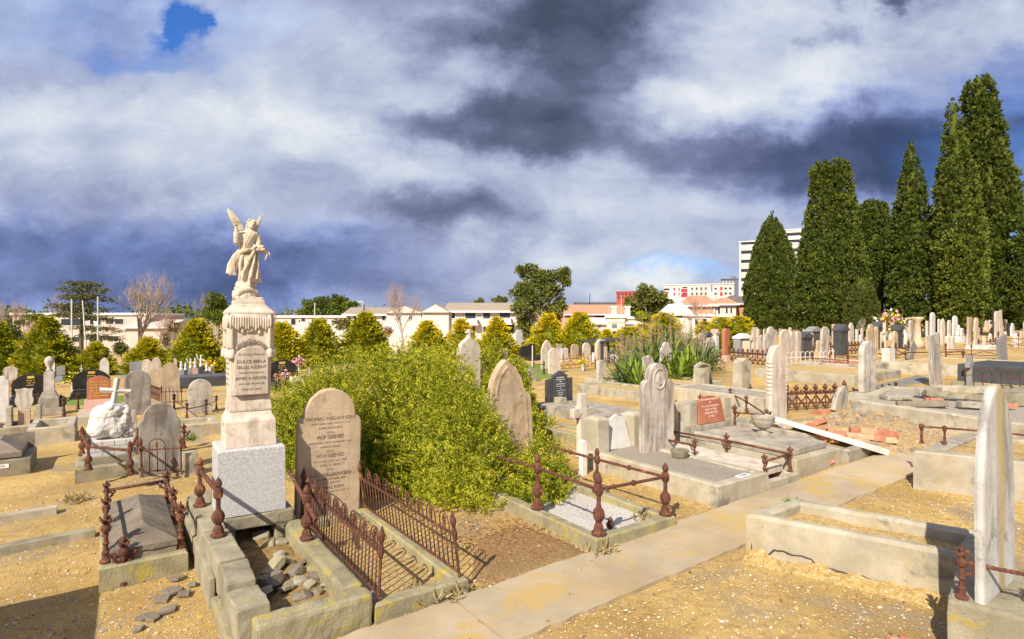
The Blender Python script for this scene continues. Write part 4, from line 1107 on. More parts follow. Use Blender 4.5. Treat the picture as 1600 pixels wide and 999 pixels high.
# white fallen slab on its kerb
kerb('low grey kerb under the fallen white slab', 4.13, 6.75, 8.98, 9.85, .17, .14, 'concrete_grey', fill='gravel', fz=.5)
x0, y0 = at(1195, 652, .30); x1, y1 = at(1350, 700, .17)
a_ = Vector((x0, y0, gz(x0, y0)+.32)); b_ = Vector((x1, y1, gz(x1, y1)+.21)); mid = (a_+b_)/2; dv = b_-a_
fs_ = MB().box(-dv.length/2, dv.length/2, .0, .55, -.05, .04).xf(Matrix.Rotation(R(-17), 4, 'X')).build('fallen_slab', 'marble_white', None, mid, bevel=.006)
fs_.rotation_euler = (0, -math.asin(dv.z/dv.length), math.atan2(dv.y, dv.x)); tag(fs_, 'long white marble slab fallen askew across the low grey kerb', 'ledger slab')

# ================================================================== big right-hand kerb, its block and headstone
def CP(px, py, dz): return at(px, py, dz)
c0 = CP(1166, 803, .40); c1 = CP(1512, 862, .42); c3 = CP(1240, 776, .40); c2 = CP(1545, 822, .42)
kerb('large cracked concrete kerb filled with yellow grit in front of the path', 0, 0, 0, 0, .40, .115, 'concrete', corners=[c0, c1, c2, c3], z0=gz(*c0), fill='gravel', fz=.72, rough=.005, bev=.03, zb=-.2, seg=.09)
bx = CP(1489, 932, .42)
blk = thing('headstone_block', 'mossy cracked concrete grave block carrying the tall lichened headstone', 'grave block', (bx[0], bx[1], gz(*bx)), R(-42))
MB().box(-.03, .52, -.02, .80, -.3, .40).build('block', 'concrete_old', blk, bevel=.022, rough=.007, seg=.06)
MB().box(.528, 2.2, -.02, .80, -.3, .395).build('block', 'concrete_old', blk, bevel=.022, rough=.007, seg=.06)
ck = MB()
for q_ in ((.08, .35, .30, .42), (.30, .42, .45, .30), (.45, .30, .75, .36), (.75, .36, 1.1, .2)):
    ck.tube([(q_[0], q_[1], .398), (q_[2], q_[3], .398)], .006, 4)
ck.build('crack', 'timber_dark', blk)
stone(1556, 922, 66, 600, 'bullet', 'marble_stripe', 'tall white headstone with an ochre lichen stripe and a shadow line, on the mossy block', t=.056, dz=.40, roll=-1.5, bev=.022, drop=.02)
p_ = PP(1503, 936, .40, .36); e_ = PP(1640, 968, .40, .36)
railing('rusty spiked post with a twisted rail in front of the ochre-striped headstone', [p_, e_], [(0, 1)], 'spear', rail=.66, rad=.0135, twist=True, scroll=1)
bk = bpy.data.objects['grave_kerb.005'] if False else [o for o in SC.objects if o.get('label', '').startswith('large cracked concrete kerb')][0]
ck = MB(); P_ = []
e_ = Vector((c1[0]-c0[0], c1[1]-c0[1])); nrm = Vector((e_.y, -e_.x)).normalized()
for i in range(41):
    f_ = .03+.95*i/40; p = Vector(c0)+e_*f_+nrm*.004; gzp = gz(p.x, p.y)
    P_.append((p.x-bk.location.x, p.y-bk.location.y, gzp-bk.location.z+.075-.05*f_+.022*mnoise.noise(Vector((i*.5, 0, 0)))+(.05 if 4 < i < 14 else 0)))
ck.tube(P_, [.006+.010*abs(mnoise.noise(Vector((i*.7, 3, 0)))) for i in range(41)], 5)
p = Vector(c0)+e_*.03+nrm*.004; ck.tube([(p.x-bk.location.x, p.y-bk.location.y, z_) for z_ in (.0, .05, .09, .14)], [.004, .006, .005, .002], 5)
ck.build('crack', 'timber_dark', bk)
V = []
for i in range(60):
    f_ = i/59
    for w_, z_ in ((0, .10), (.06, .05), (.16, -.03)):
        p = Vector(c0)+e_*f_+nrm*(w_-.01+.03*mnoise.noise(Vector((f_*9, w_*9, 0))))
        V.append((p.x, p.y, gz(p.x, p.y)+z_*(.45+.7*max(0, mnoise.noise(Vector((f_*7, 1, 0)))+.25))))
m2 = MB().add(V, [(i*3+k, i*3+k+1, (i+1)*3+k+1, (i+1)*3+k) for i in range(59) for k in range(2)])
stuff(m2.build('soil', 'gravel', smooth=True), 'earth crumbled against the foot of the big cracked kerb')
# block with rail beyond the path
gk = [CP(1427, 700, .50), CP(1720, 728, .50), CP(1800, 690, .5), CP(1500, 668, .50)]
gzk = gz(*gk[0])
kerb('high pale concrete kerb with a knobbed rail behind the ochre-striped headstone', 0, 0, 0, 0, .46, .22, 'concrete', corners=gk, z0=gzk, fill='gravel', fz=.9, bev=.02, zb=-.2)
railing('rusty knob-topped posts with a bent rail on the high pale kerb', [PP(1440, 693, .46, .26), PP(1476, 694, .46, .24), PP(1640, 714, .46, .26), PP(1560, 704, .46, .26)], [(0, 1), (1, 3), (3, 2)], 'knob', rail=.86, rad=.012)
# caster of the long shade at the lower left corner (stands just outside the picture)
x, y = W(7.35, -2.35)
# ================================================================== left-hand graves
def crossfinial(mb, w, h, t, d):
    z = d+h; c = w*.10
    mb.box(-c*.5, c*.5, -t*.35, t*.35, z-.03, z+w*.30); mb.box(-c*1.3, c*1.3, -t*.3, t*.3, z+w*.12, z+w*.20)
def knobs(mb, w, h, t, d):
    for sx in (-1, 1):
        for k in range(9): mb.ball((sx*w*.50, -t*.1, d+h*(.42+.047*k)), (w*.045, t*.55, w*.06), n=7, m=5)
def flowers(name, label, px, py, n, r, mats, dz=.25, group=None, cat='flowers'):
    x, y = at(px, py); root = thing(name, label, cat, (x, y, gz(x, y)), group=group)
    P = RNG.normal(size=(n*14, 3))*[r, r*.6, r*.7]+[0, 0, dz+r]
    D = unit(sphere_dirs(n*14)+[0, 0, .3])
    np_mesh('blossoms', leaves(P, D, .07*r/.12, .06*r/.12), 4, mats, RNG.integers(0, len(mats), n*14), root)
    P = RNG.normal(size=(n*8, 3))*[r*.9, r*.6, r*.6]+[0, 0, dz+r*.6]
    np_mesh('leaves', leaves(P, sphere_dirs(n*8), .08*r/.12, .04*r/.12), 4, 'leaf_bright', None, root)
    MB().lathe([(r*.4, 0), (r*.5, dz*.6), (r*.6, dz+r*.3)], n=8).build('vase', 'marble_white', root)
    return root
def slabtomb(px, py, wpx, ptop, mat, label, shape='segment', ledger=1.7, lh=.22, t=.12, gold=True, name='granite_monument', group=None, wid=None, lmat=None, gm='letter_gold'):
    x, y, fb, fa = px_geom(px, py); w = wid or (wpx*y/F)/fb; z = gz(x, y); h = zat(ptop, y)-z
    root = thing(name, label, 'monument', (x, y, z), ROT, group)
    lm = lmat or mat
    MB().box(-w*.5, w*.5, -ledger, t, -.1, lh*.55).build('base', lm, root, bevel=.0)
    MB().box(-w*.46, w*.46, -ledger*.94, -.05, lh*.55, lh).build('ledger', lm, root)
    pol = [(a, b+lh) for a, b in outline(shape, w*.96, h-lh, 10)]
    MB().prism(pol, 0, t).build('headstone', mat, root)
    if gold:
        m = MB()
        m.box(-w*.09, w*.09, -.006, 0, lh+(h-lh)*.78, lh+(h-lh)*.90)
        for k in range(3):
            for q in range(7):
                if random.random() < .8: m.box(-w*.11+q*w*.032, -w*.11+q*w*.032+w*.022, -.006, 0, lh+(h-lh)*(.66-.11*k), lh+(h-lh)*(.66-.11*k)+.03)
        m.build('inscription', gm, root)
    return root
S = stone
# front row on the left side
fp = thing('rock_cairn', 'white carved rock cairn with a leaning cross on a brick-patterned plinth', 'monument', (*W(*toAB(*at(172, 735))), gz(*at(172, 735))), ROT)
yy = at(172, 735)[1]; k_ = yy/F          # metres per photo point at the cairn
zc_ = lambda py: zat(py, yy)-gz(*at(172, 735))
m = MB().box(-.31, .31, -.02, .45, zc_(712), zc_(689)); 
m.build('plinth', 'marble_white', fp, bevel=.006)
j = MB()
for r_ in range(2):
    zz = zc_(712)+(zc_(689)-zc_(712))*(.33+.33*r_)
    j.box(-.312, .312, -.0225, -.0195, zz-.004, zz+.004)
for r_ in range(3):
    for q in range(4):
        xx = -.26+.155*q+(.07 if r_ % 2 else 0)
        if xx < .3: j.box(xx, xx+.007, -.0226, -.0196, zc_(712)+(zc_(689)-zc_(712))*.33*r_, zc_(712)+(zc_(689)-zc_(712))*.33*(r_+1))
j.build('joint', 'concrete_grey', fp)
m = MB().box(-.36, .36, -.06, .5, zc_(735), zc_(712)); m.build('base', 'concrete_old', fp, bevel=.01, rough=.004)
rk = MB()
for x, z, rx, rz in ((-.03, .28, .27, .22), (-.13, .20, .17, .17), (.10, .20, .18, .20), (-.06, .42, .20, .16), (.05, .47, .16, .13), (.0, .55, .10, .09), (.20, .33, .09, .13), (.22, .46, .07, .09)):
    rk.ball((x, .20, zc_(689)+z*.92), (rx, .17, rz), n=14, m=10)
o = rk.build('rocks', 'marble_white', fp)
md = o.modifiers.new('r', 'REMESH'); md.mode = 'VOXEL'; md.voxel_size = .018
dg = bpy.context.evaluated_depsgraph_get(); me = bpy.data.meshes.new_from_object(o.evaluated_get(dg)); o.modifiers.clear(); o.data = me
for v in me.vertices:
    q = Vector(v.co)*6; v.co += Vector(v.normal)*(.030*mnoise.noise(q*.8)+.016*abs(mnoise.noise(q*1.9))-.012*abs(mnoise.noise(q*4)))
m = MB(); z1 = zc_(643)
m.tube([(0, 0, -.1), (0, 0, .56)], .046, 6); m.tube([(-.21, 0, .36), (.21, 0, .36)], .042, 6)
m.build('cross', 'marble_white', fp, (.02, .2, z1-.06), rot=(0, R(8), 0), rough=.004, seg=.05)
m = MB()
for i in range(22): m.ball((.17+.10*math.sin(i*.9)*.5+random.uniform(-.03, .03), .10, z1-.02-.026*i+.03), (.035, .035, .03), n=7, m=5)
m.build('garland', 'marble_dark', fp)
kerb('grey stone kerb under the white rock cairn', *(lambda a: (a[0]-.25, a[0]+.9, a[1]-.42, a[1]+.42))(toAB(*at(172, 742))), .20, .12, 'concrete_old')
railing('heavy rusty posts and twisted bar before the white rock cairn', [PP(138, 735, .22, .46), PP(203, 742, .22, .46), PP(128, 712, .22, .46), PP(216, 708, .22, .42)], [(0, 1), (0, 2), (1, 3)], 'bulb', rail=.72, rad=.018, twist=True)
S(250, 740, 66, 630, 'shoulder', 'marble_dark', 'dark streaked headstone with scrolled shoulders beside the white rock cairn', t=.11, mould=False, bev=.012)
pA, pB = PP(222, 746, .05), PP(284, 742, .05)
hoop_fence('rusty hooped grave gate in front of the dark streaked headstone', pA[:3], pB[:3], .56, .10, r=.009, lean=2)
MB_ = PP(287, 700, 0, .46); o = post_mesh('spear', .46, 1, ((.8, .55),)).build('iron_post', 'rust', None, MB_[:3]); tag(o, 'scrolled rust post between the dark streaked headstone and the angel monument', 'iron post')
o = MB().box(-.10, .10, -.10, .10, -.1, .34).build('brick_pier', ['concrete'], None, (*at(296, 742), gz(*at(296, 742))), ROT, bevel=.01); tag(o, 'low rendered pier with bricks showing, close behind the angel monument', 'brick pier')
S(200, 692, 30, 640, 'scroll', 'marble_grey', 'small scroll-shaped marble tablet right behind the white rock cairn', t=.06, lines=5, pitch=-4)
un = thing('marble_urn', 'small lidded white urn below the scroll-shaped tablet', 'urn', (*at(202, 697), gz(*at(202, 697))))
MB().lathe([(.07, 0), (.07, .18), (.04, .20), (.04, .22), (.11, .26), (.12, .30), (.06, .34), (.07, .40), (.09, .41), (.03, .46), (.02, .50)], n=14).build('urn_body', 'marble_white', un, smooth=True)
S(22, 657, 0, 607, 'shield', 'marble_grey', 'shield-shaped marble tablet on a stub between low walls', w=.37, t=.05, dz=.20, lines=5) if False else None
xs_, ys_ = at(38, 668)
sh = thing('shield_tablet', 'shield-shaped grey marble tablet on a stub between two low piers', 'headstone', (xs_, ys_, gz(xs_, ys_)), ROT)
kk = ys_/F
MB().prism([(a, b+zat(641, ys_)-gz(xs_, ys_)) for a, b in outline('shield', 25*kk/1.15*1.05, (641-607)*kk)], -.03, .03).build('tablet', 'marble_grey', sh, bevel=.006)
MB().box(-.11, .11, -.06, .06, 0, zat(640, ys_)-gz(xs_, ys_)).build('stub', 'sandstone', sh, bevel=.01)
for x in (-.26, .26): MB().frus(x, -.02, -.1, zat(634, ys_)-gz(xs_, ys_), .11, .35, .10, .33).build('pier', 'concrete', sh, bevel=.01)
# rubble plot in front of the shield
a0 = toAB(*at(28, 672)); kerb('low kerb of a rubble-filled grave below the shield tablet', a0[0]-.5, a0[0]+.55, a0[1]-.42, a0[1]+.42, .13, .09, 'concrete_old', fill='gravel_grey', fz=.5)
for i, (px, py) in enumerate(((8, 672), (24, 673), (40, 671))):
    x, y = at(px, py); o = MB().box(-.11, .11, -.055, .055, 0, .075).build('brick', 'brick_pale', None, (x, y, gz(x, y)+.01), random.uniform(.3, .9), bevel=.008, rough=.004, seg=.04); tag(o, 'loose yellow brick at the edge of the rubble-filled grave', 'brick', 'loose yellow bricks below the shield tablet')
# open concrete vault
a0 = toAB(*at(82, 690)); kerb('high pale concrete vault kerb left open, full of grey grit', a0[0]-.35, a0[0]+1.0, a0[1]-.37, a0[1]+.37, .34, .13, 'concrete', fill='gravel_grey', fz=.35)
# urn-topped column
x, y = at(77, 648); z = gz(x, y); kk = y/F; zz = lambda py: zat(py, y)-z
co_ = thing('urn_monument', 'small grey pedestal monument with a draped urn on top', 'monument', (x, y, z), ROT)
MB().box(-.30, .30, -.28, .28, 0, zz(637)).build('step', 'concrete_grey', co_, bevel=.01); MB().loft([(zz(637), .44, .40), (zz(622), .42, .38), (zz(617), .34, .30), (zz(612), .26, .24)]).build('plinth', 'concrete_grey', co_, bevel=.012)
MB().prism([(a, b+zz(612)) for a, b in outline('round', .23, zz(579)-zz(612))], -.11, .11).build('die', 'marble_grey', co_, bevel=.006)
hh = zz(557)-zz(579); MB().lathe([(.075*1.2, 0), (.05, .10*hh), (.045, .16*hh), (.09, .42*hh), (.115, .62*hh), (.10, .80*hh), (.06, .92*hh), (.01, hh)], n=14).build('urn', 'marble_grey', co_, (0, 0, zz(579)), smooth=True)
railing('dark rust posts and bent rails round the urn-topped monument', [PP(60, 640, 0, .52), PP(95, 645, 0, .52), PP(100, 655, 0, .60), PP(122, 640, 0, .5)], [(1, 2), (2, 3)], 'spear', rail=.7, rad=.016, mat='rust_dark')
S(4, 664, 22, 588, 'shoulder_small', 'marble_white', 'tall white marble headstone standing next to the shield-shaped tablet', base=(.28, 1.15, 1.8))
# dark hipped tomb at the left edge
x, y = at(22, 742); z = gz(x, y)
hb = thing('dark_tomb', 'dark grey hipped stone tomb with a white name plate', 'tomb', (x, y, z), ROT)
MB().box(-.5, .20, -.05, .95, -.1, .24).build('tomb_body', 'concrete_old', hb, bevel=.01, rough=.004)
vs = [(-.5, .02, .26), (.09, .02, .26), (.09, .92, .26), (-.5, .92, .26), (-.5, .02, .34), (.09, .02, .34), (.09, .92, .34), (-.5, .92, .34), (-.2, .30, .52), (-.2, .72, .52)]
MB().add(vs, [(0, 3, 2, 1), (0, 1, 5, 4), (1, 2, 6, 5), (2, 3, 7, 6), (3, 0, 4, 7), (4, 5, 8), (5, 6, 9, 8), (6, 7, 9), (7, 4, 8, 9)]).build('lid', 'slate', hb, bevel=.008)
MB().box(-.5, .17, .92, .95, .24, .50).build('headpiece', 'slate', hb, bevel=.006)
pl = MB().box(-.30, -.055, -.058, -.05, .125, .185).build('name_plate', 'plate_white', hb); text('MCLEOD', .042, 'lettering', 'trim_dark', pl, (-.178, -.059, .155), FRONT)
# kerb strips between the rows
ribbon('kerb_strip', 'concrete_old', 7.65, 7.80, -2.6, -.12, .07, .2, 24)
ribbon('kerb_strip', 'concrete', 8.92, 9.06, -3.2, -.52, .07, .2, 24)
# second row
rg = thing('red_granite_headstone', 'red granite headstone with gold lettering on a pale vault', 'headstone', (*at(155, 652), gz(*at(155, 652))), ROT)
yy = at(155, 652)[1]; z0 = gz(*at(155, 652)); zz = lambda py: zat(py, yy)-z0; kk = yy/F
MB().box(-.42, .42, -1.3, .25, -.1, zz(640)).build('vault', 'concrete', rg, bevel=.01)
MB().loft([(zz(640), .62, .5), (zz(624), .60, .34)]).build('base', 'granite_pink', rg, bevel=.008)
MB().prism([(a, b+zz(624)) for a, b in outline('segment', 36*kk/1.16, zz(588)-zz(624))], -.07, .07).build('slab', 'granite_red', rg, bevel=.006)
m = MB()
for r_ in range(6):
    for q in range(9):
        if random.random() < .85: m.box(-.19+.042*q, -.19+.042*q+.03, -.076, -.069, zz(624)+.07+.07*r_, zz(624)+.10+.07*r_)
m.build('inscription', 'letter_gold', rg)
S(215, 648, 42, 579, 'round', 'marble_dark', 'mottled dark and white round-topped headstone behind the scroll tablet', t=.13, bev=.02)
S(266, 630, 30, 567, 'peon', 'sandstone', 'cream headstone with a peaked crown behind a small hooped fence', t=.10)
hp = [PP(253, 634), PP(284, 632)]
hoop_fence('thin black hooped fence before the cream peaked headstone', hp[0][:3], hp[1][:3], .55, .10, mat='rust_dark', r=.008)
S(240, 618, 24, 577, 'round', 'sandstone', 'tan round-topped headstone left of the cream peaked one', t=.12)
S(313, 646, 38, 593, 'round', 'marble_grey', 'grey stained round headstone between the cream one and the angel monument', t=.14)
lace_fence('short spiked rusty fence beside the tan round-topped headstone', (234, 622), (254, 630), 22, kind='spear', step=.13, mat='rust_dark')
railing('thin rust rails with spiked posts before the grey stained headstone', [PP(292, 655, 0, .42), PP(322, 648, 0, .42), PP(272, 640, 0, .45), PP(338, 640, 0, .4)], [(0, 1), (0, 2), (1, 3)], 'spear', rail=.55, rad=.012, mat='rust_dark')
a0 = toAB(*at(296, 682)); kerb('low cream kerb with a white slab end behind the dark streaked headstone', a0[0]-.2, a0[0]+.75, a0[1]-.45, a0[1]+.55, .26, .14, 'concrete', fill='gravel', fz=.6)
# headstones further off on the left side
for (px, py, w, pt_, shp, mt, lab) in (
    (16, 604, 24, 573, 'segment', 'marble_grey', 'wide pale headstone with pink lettering standing near the black family graves'),
    (81, 606, 10, 565, 'round', 'marble_white', 'narrow white headstone half hidden by the urn monument'),
    (163, 589, 15, 559, 'gothic', 'marble_white', 'white pointed headstone in front of the second golden conifer'),
    (229, 594, 15, 562, 'round', 'marble', 'pale round headstone, shorter of the pair before the golden conifers'),
    (244, 592, 15, 559, 'shoulder', 'marble', 'pale shouldered headstone, taller of the pair before the golden conifers'),
    (274, 590, 5, 560, 'slit', 'marble', 'slim pale obelisk-like headstone behind the cream peaked one'),
    (127, 590, 6, 571, 'cross', 'marble_white', 'small white cross above the long black family grave'),
    (35, 585, 8, 572, 'round', 'marble_white', 'small white headstone in shade under the dark conifer'),
    (52, 588, 6, 576, 'flat', 'marble_grey', 'small square grey headstone in shade under the dark conifer'),
    (2, 592, 10, 577, 'round', 'marble_white', 'small white headstone at the picture edge under the conifer'),
    (150, 586, 7, 574, 'cross', 'marble_white', 'tiny white angel-shaped cross beside the pointed white headstone')):
    S(px, py, w, pt_, shp, mt, lab, t=.10)
slabtomb(48, 628, 62, 585, 'granite_black', 'wide black granite family grave with gold lettering and two flower vases', ledger=1.5, lh=.22)
slabtomb(143, 618, 62, 578, 'granite_black', 'long black granite family grave behind the red granite headstone', ledger=1.5, lh=.22)
slabtomb(441, 605, 52, 563, 'granite_black', 'wide black granite headstone with gold oval beside the big shrub', ledger=1.4, lh=.30)
slabtomb(95, 594, 14, 573, 'granite_mid', 'small grey desk headstone with a dark plaque on a ledger', shape='flat', ledger=2.6, lh=.2, gold=False)
slabtomb(117, 590, 20, 570, 'granite_dark', 'dark low headstone with a red-flower vase under the conifers', ledger=1.5, lh=.2)
slabtomb(214, 590, 24, 566, 'granite_mid', 'low grey granite grave with a brown portrait panel', shape='flat', ledger=2.0, lh=.35, gold=False)
slabtomb(252, 590, 26, 575, 'granite_mid', 'pale grey low granite headstone behind the round pair', shape='flat', ledger=1.0, lh=.3, gold=False)
a0 = toAB(*at(300, 606)); block('long dark grey granite ledger under the row of white figures', a0[0]-.2, a0[0]+1.2, a0[1]-1.6, a0[1]+1.3, .42, 'granite_dark', 'granite_ledger', 'grave ledger')
def pillar_figure(px, py, ptop, mat, label, group, fig=True, wide=.20):
    x, y = at(px, py); z = gz(x, y); h = zat(ptop, y)-z
    r = thing('memorial_pillar', label, 'memorial', (x, y, z), ROT, group)
    MB().frus(0, 0, 0, h*.55, wide, wide, wide*.85, wide*.85).build('pillar', mat, r)
    m = MB().lathe([(.06, 0), (.075, .1*h*.45), (.045, .28*h*.45), (.06, .5*h*.45), (.065, .62*h*.45), (.025, .72*h*.45), (.04, .80*h*.45), (.04, .92*h*.45), (.01, h*.45)], n=8)
    if fig: m.tube([(-.09, 0, .62*h*.45), (-.14, -.02, .80*h*.45), (-.17, -.02, 1.05*h*.45)], .03, 5); m.tube([(.09, 0, .62*h*.45), (.12, -.05, .45*h*.45)], .03, 5)
    m.build('figure', 'marble_white', r, (0, 0, h*.55)); return r
for px, py, ptop, mt in ((283, 596, 565, 'granite_mid'), (290, 594, 567, 'granite_dark'), (298, 594, 561, 'granite_mid'), (305, 594, 560, 'granite_pink'), (314, 596, 555, 'granite_dark'), (323, 597, 567, 'granite_dark'), (331, 596, 570, 'granite_mid')):
    lab = 'dark pillar carrying the tallest white figure with raised arm, left of the angel monument' if px == 314 else 'small granite pillar topped by a white figure beyond the long grey ledger'
    pillar_figure(px, py, ptop, mt, lab, 'granite pillars with white figures beyond the grey ledger', fig=px in (314, 298), wide=.22)
flowers('flower_vase', 'orange flowers in a vase among the granite pillars', 328, 592, 14, .14, ['petal_orange', 'petal_yellow'], .5)
flowers('flower_vase', 'orange flowers at the left end of the wide black family grave', 24, 622, 12, .13, ['petal_orange'], .3)
flowers('flower_vase', 'orange flowers in a white vase in the middle of the black family grave', 50, 624, 10, .11, ['petal_orange', 'petal_yellow'], .3)
flowers('flower_vase', 'green bush of flowers beside the long black family grave', 116, 614, 12, .17, ['leaf_bright', 'petal_yellow'], .35)
flowers('flower_vase', 'bright red flowers behind the black headstone with gold oval', 466, 582, 14, .16, ['petal_red', 'petal_pink', 'petal_white'], .35)
flowers('flower_vase', 'pink and white flowers on the ledger of the black headstone', 443, 606, 10, .11, ['petal_pink', 'petal_white'], .3)
railing('orange rust posts and thin rails in front of the black headstone', [PP(431, 608, 0, .55), PP(453, 606, 0, .55), PP(441, 612, 0, .5)], [(0, 1), (0, 2)], 'knob', rail=.8, rad=.02, mat='rust_orange')
S(464, 612, 22, 588, 'broken', 'marble_white', 'low broken white block half swallowed by the shrub', t=.2)
S(413, 606, 7, 552, 'flat', 'marble', 'narrow pale shaft just behind the angel monument', t=.12)

# ================================================================== middle of the view
S(732, 688, 38, 526, 'ogee', 'marble', 'pale ornate headstone with a small cross finial rising behind the shrub', t=.14, extra=crossfinial, bev=.01)
S(797, 716, 0, 562, 'gothic_shoulder', 'sandstone', 'large tilted tan gothic headstone half covered by the shrub', w=.86, t=.15, roll=-4, mould=True, bev=.02)
S(787, 650, 26, 546, 'cross', 'marble_grey', 'thick stone cross stub just behind the tilted gothic headstone', t=.16)
S(831, 597, 14, 577, 'flat', 'concrete_grey', 'small plain upright stone between the shrub and the black double tablet')
# black tablet with two wings on a slab
x, y, fb, fa = px_geom(878, 642); z = gz(x, y); yy = y; zz = lambda py: zat(py, yy)-z
bt = thing('black_tablet', 'black granite tablet with white lettering and two side pillars on a grey slab', 'headstone', (x, y, z), ROT)
MB().box(-.62, .62, -2.0, .30, -.1, .20).build('slab', 'concrete_grey', bt, bevel=.015, rough=.003, seg=.12)
MB().box(-.52, .52, .0, .24, .20, zz(638)).build('base', 'concrete', bt, bevel=.01)
h0 = zz(638)
MB().prism([(a, b+h0) for a, b in outline('pediment', .45, zz(580)-h0)], .05, .14).build('tablet', 'granite_dark', bt, bevel=.005)
for sx in (-1, 1): MB().prism([(sx*.32-.075, h0), (sx*.32+.075, h0), (sx*.32+.075, zz(592)), (sx*.32-.075, zz(594))], .07, .16).build('side_pillar', 'granite_dark', bt, bevel=.008)
for sx in (-.16, .42): MB().box(sx-.1, sx+.1, -.25, -.02, .20, .34).build('step_block', 'concrete', bt, bevel=.01)
for i, (s_, sz) in enumerate((('IN LOVING', .042), ('MEMORY OF', .042), ('OUR', .036), ('DEAR MOTHER', .036), ('WHO DIED AGED', .03), ('ALSO', .026), ('OUR FATHER', .036), ('DIED AGED', .03), ('AT REST', .036))):
    text(s_, sz*1.08, 'lettering', 'letter_white', bt, (0, .047, zz(591)-.052*i), FRONT)
for (px, py, w, pt_, shp, mt, lab, kw) in (
    (854, 577, 18, 532, 'gothic', 'marble', 'tall pale pointed headstone, left of the close pair behind the black tablet', {}),
    (866, 584, 20, 544, 'peon', 'marble', 'pale crowned headstone, front one of the close pair behind the black tablet', {}),
    (938, 603, 15, 563, 'round', 'marble_grey', 'grey leaning headstone standing on a low kerb before the fenced graves', dict(roll=2, t=.14)),
    (916, 571, 13, 536, 'round', 'marble', 'pale round headstone behind the fine picket fence', {}),
    (939, 568, 20, 530, 'oval', 'marble', 'tallest pale headstone near the timber grave shelter', dict(t=.2)),
    (926, 565, 10, 540, 'flat', 'marble_grey', 'narrow flat headstone between the two tall pale ones by the shelter', {}),
    (898, 562, 13, 538, 'segment', 'sandstone', 'tan low headstone beside a tiny black tablet', {}),
    (908, 562, 8, 545, 'flat', 'granite_dark', 'tiny black tablet with a gold mark beside the tan low headstone', {}),
    (882, 566, 12, 545, 'flat', 'marble_white', 'pale square headstone behind the rusty lace fence', {}),
    (874, 560, 9, 538, 'flat', 'marble_grey', 'grey flat headstone at the back of the fenced graves', {}),
    (890, 556, 16, 536, 'flat', 'marble_grey', 'broad low grey stone under the golden conifers', {}),
    (811, 556, 11, 516, 'round', 'marble_white', 'tall slim white headstone beside the gum tree', {}),
    (836, 556, 4, 528, 'slit', 'marble_white', 'thin white spike-like marker right of the gum tree', {}),
    (1014, 606, 22, 556, 'broken', 'marble_grey', 'rough-topped broken grey headstone in front of the flax clump', dict(t=.12)),
    (1040, 592, 19, 535, 'shoulder_small', 'marble_grey', 'grey shouldered headstone standing against the flax clump', {}),
    (1109, 568, 19, 528, 'oval', 'marble_grey', 'grey oval headstone at the right edge of the flax clump', dict(t=.14)),
    (1096, 556, 10, 521, 'round', 'marble_grey', 'pale headstone half hidden behind the flax clump flower stalks', {}),
    (1126, 580, 13, 561, 'broken', 'sandstone', 'small tan leaning fragment behind the black pedestal tablet', dict(roll=8)),
    (1165, 549, 8, 532, 'round', 'marble_white', 'tiny white headstone in front of the vault with pale door', {})):
    S(px, py, w, pt_, shp, mt, lab, **({'t': .10} | kw))
for i, (px, py) in enumerate(((822, 556), (830, 560), (845, 556), (820, 563))):
    slabtomb(px, py, 13, py-22, 'granite_black', 'low black granite grave with a white vase under the gum tree', ledger=1.2, group='black graves under the gum tree', gold=(i % 2 == 0))
sh_ = thing('grave_shelter', 'dark timber grave shelter with a flat tilted roof', 'shelter', (*at(945, 566), gz(*at(945, 566))), ROT)
yy = at(945, 566)[1]; kk = yy/F; H_ = 36*kk
MB().add([(-.9, -.7, H_*.86), (1.0, -.7, H_*.95), (1.0, .8, H_*.95), (-.9, .8, H_*.86), (-.9, -.7, H_*.92), (1.0, -.7, H_*1.01), (1.0, .8, H_*1.01), (-.9, .8, H_*.92)], [(0, 3, 2, 1), (4, 5, 6, 7), (0, 1, 5, 4), (1, 2, 6, 5), (2, 3, 7, 6), (3, 0, 4, 7)]).build('roof', 'timber_dark', sh_)
for x, y in ((-.8, -.6), (.9, -.6), (.9, .7), (-.8, .7)): MB().box(x-.05, x+.05, y-.05, y+.05, 0, H_*.87).build('post', 'timber_dark', sh_)
MB().box(-.5, .7, -.3, .4, 0, H_*.4).build('grave', 'marble_white', sh_)
lace_fence('rusty lace fence round the graves behind the crowned headstone', (870, 578), (912, 575), 24, kind='lace', mat='rust_orange', step=.3, r=.014)
lace_fence('fine rusty picket fence before the round headstone', (914, 578), (930, 577), 20, kind='spear', mat='rust_orange', step=.14, r=.010)
lace_fence('low broken rust fence right of the fine picket fence', (930, 577), (960, 570), 14, kind='spear', mat='rust_dark', step=.3, r=.012)
flowers('flower_vase', 'yellow flowers in an urn before the fine picket fence', 911, 580, 8, .12, ['petal_yellow'], .25)
railing('short dark rust posts left of the crowned headstone', [PP(834, 582, 0, .45), PP(850, 586, 0, .55)], [(0, 1)], 'bulb', mat='rust_dark')
o = MB().lathe([(.03, 0), (.03, 1.0)], n=6).build('marker_post', 'marble_white', None, (*at(832, 574), gz(*at(832, 574)))); tag(o, 'thin white marker post on the green lawn', 'marker post')
def kpx(label, px, py, dA, dB, h, w, mat, fill=None, fz=.5, **kw):
    a = toAB(*at(px, py)); return kerb(label, a[0], a[0]+dA, a[1], a[1]+dB, h, w, mat, fill=fill, fz=fz, **kw)
kpx('long pale kerb running from the flax clump towards the black tablet', 1003, 628, 2.5, 1.2, .24, .16, 'concrete', 'gravel', .8)
kpx('low sandy kerb under the grey leaning headstone', 960, 606, 1.4, 1.3, .20, .15, 'concrete', 'gravel', .7)
kpx('short concrete kerb between the shrub and the celtic cross', 905, 697, 1.1, .6, .17, .14, 'concrete_lichen', 'gravel', .7)
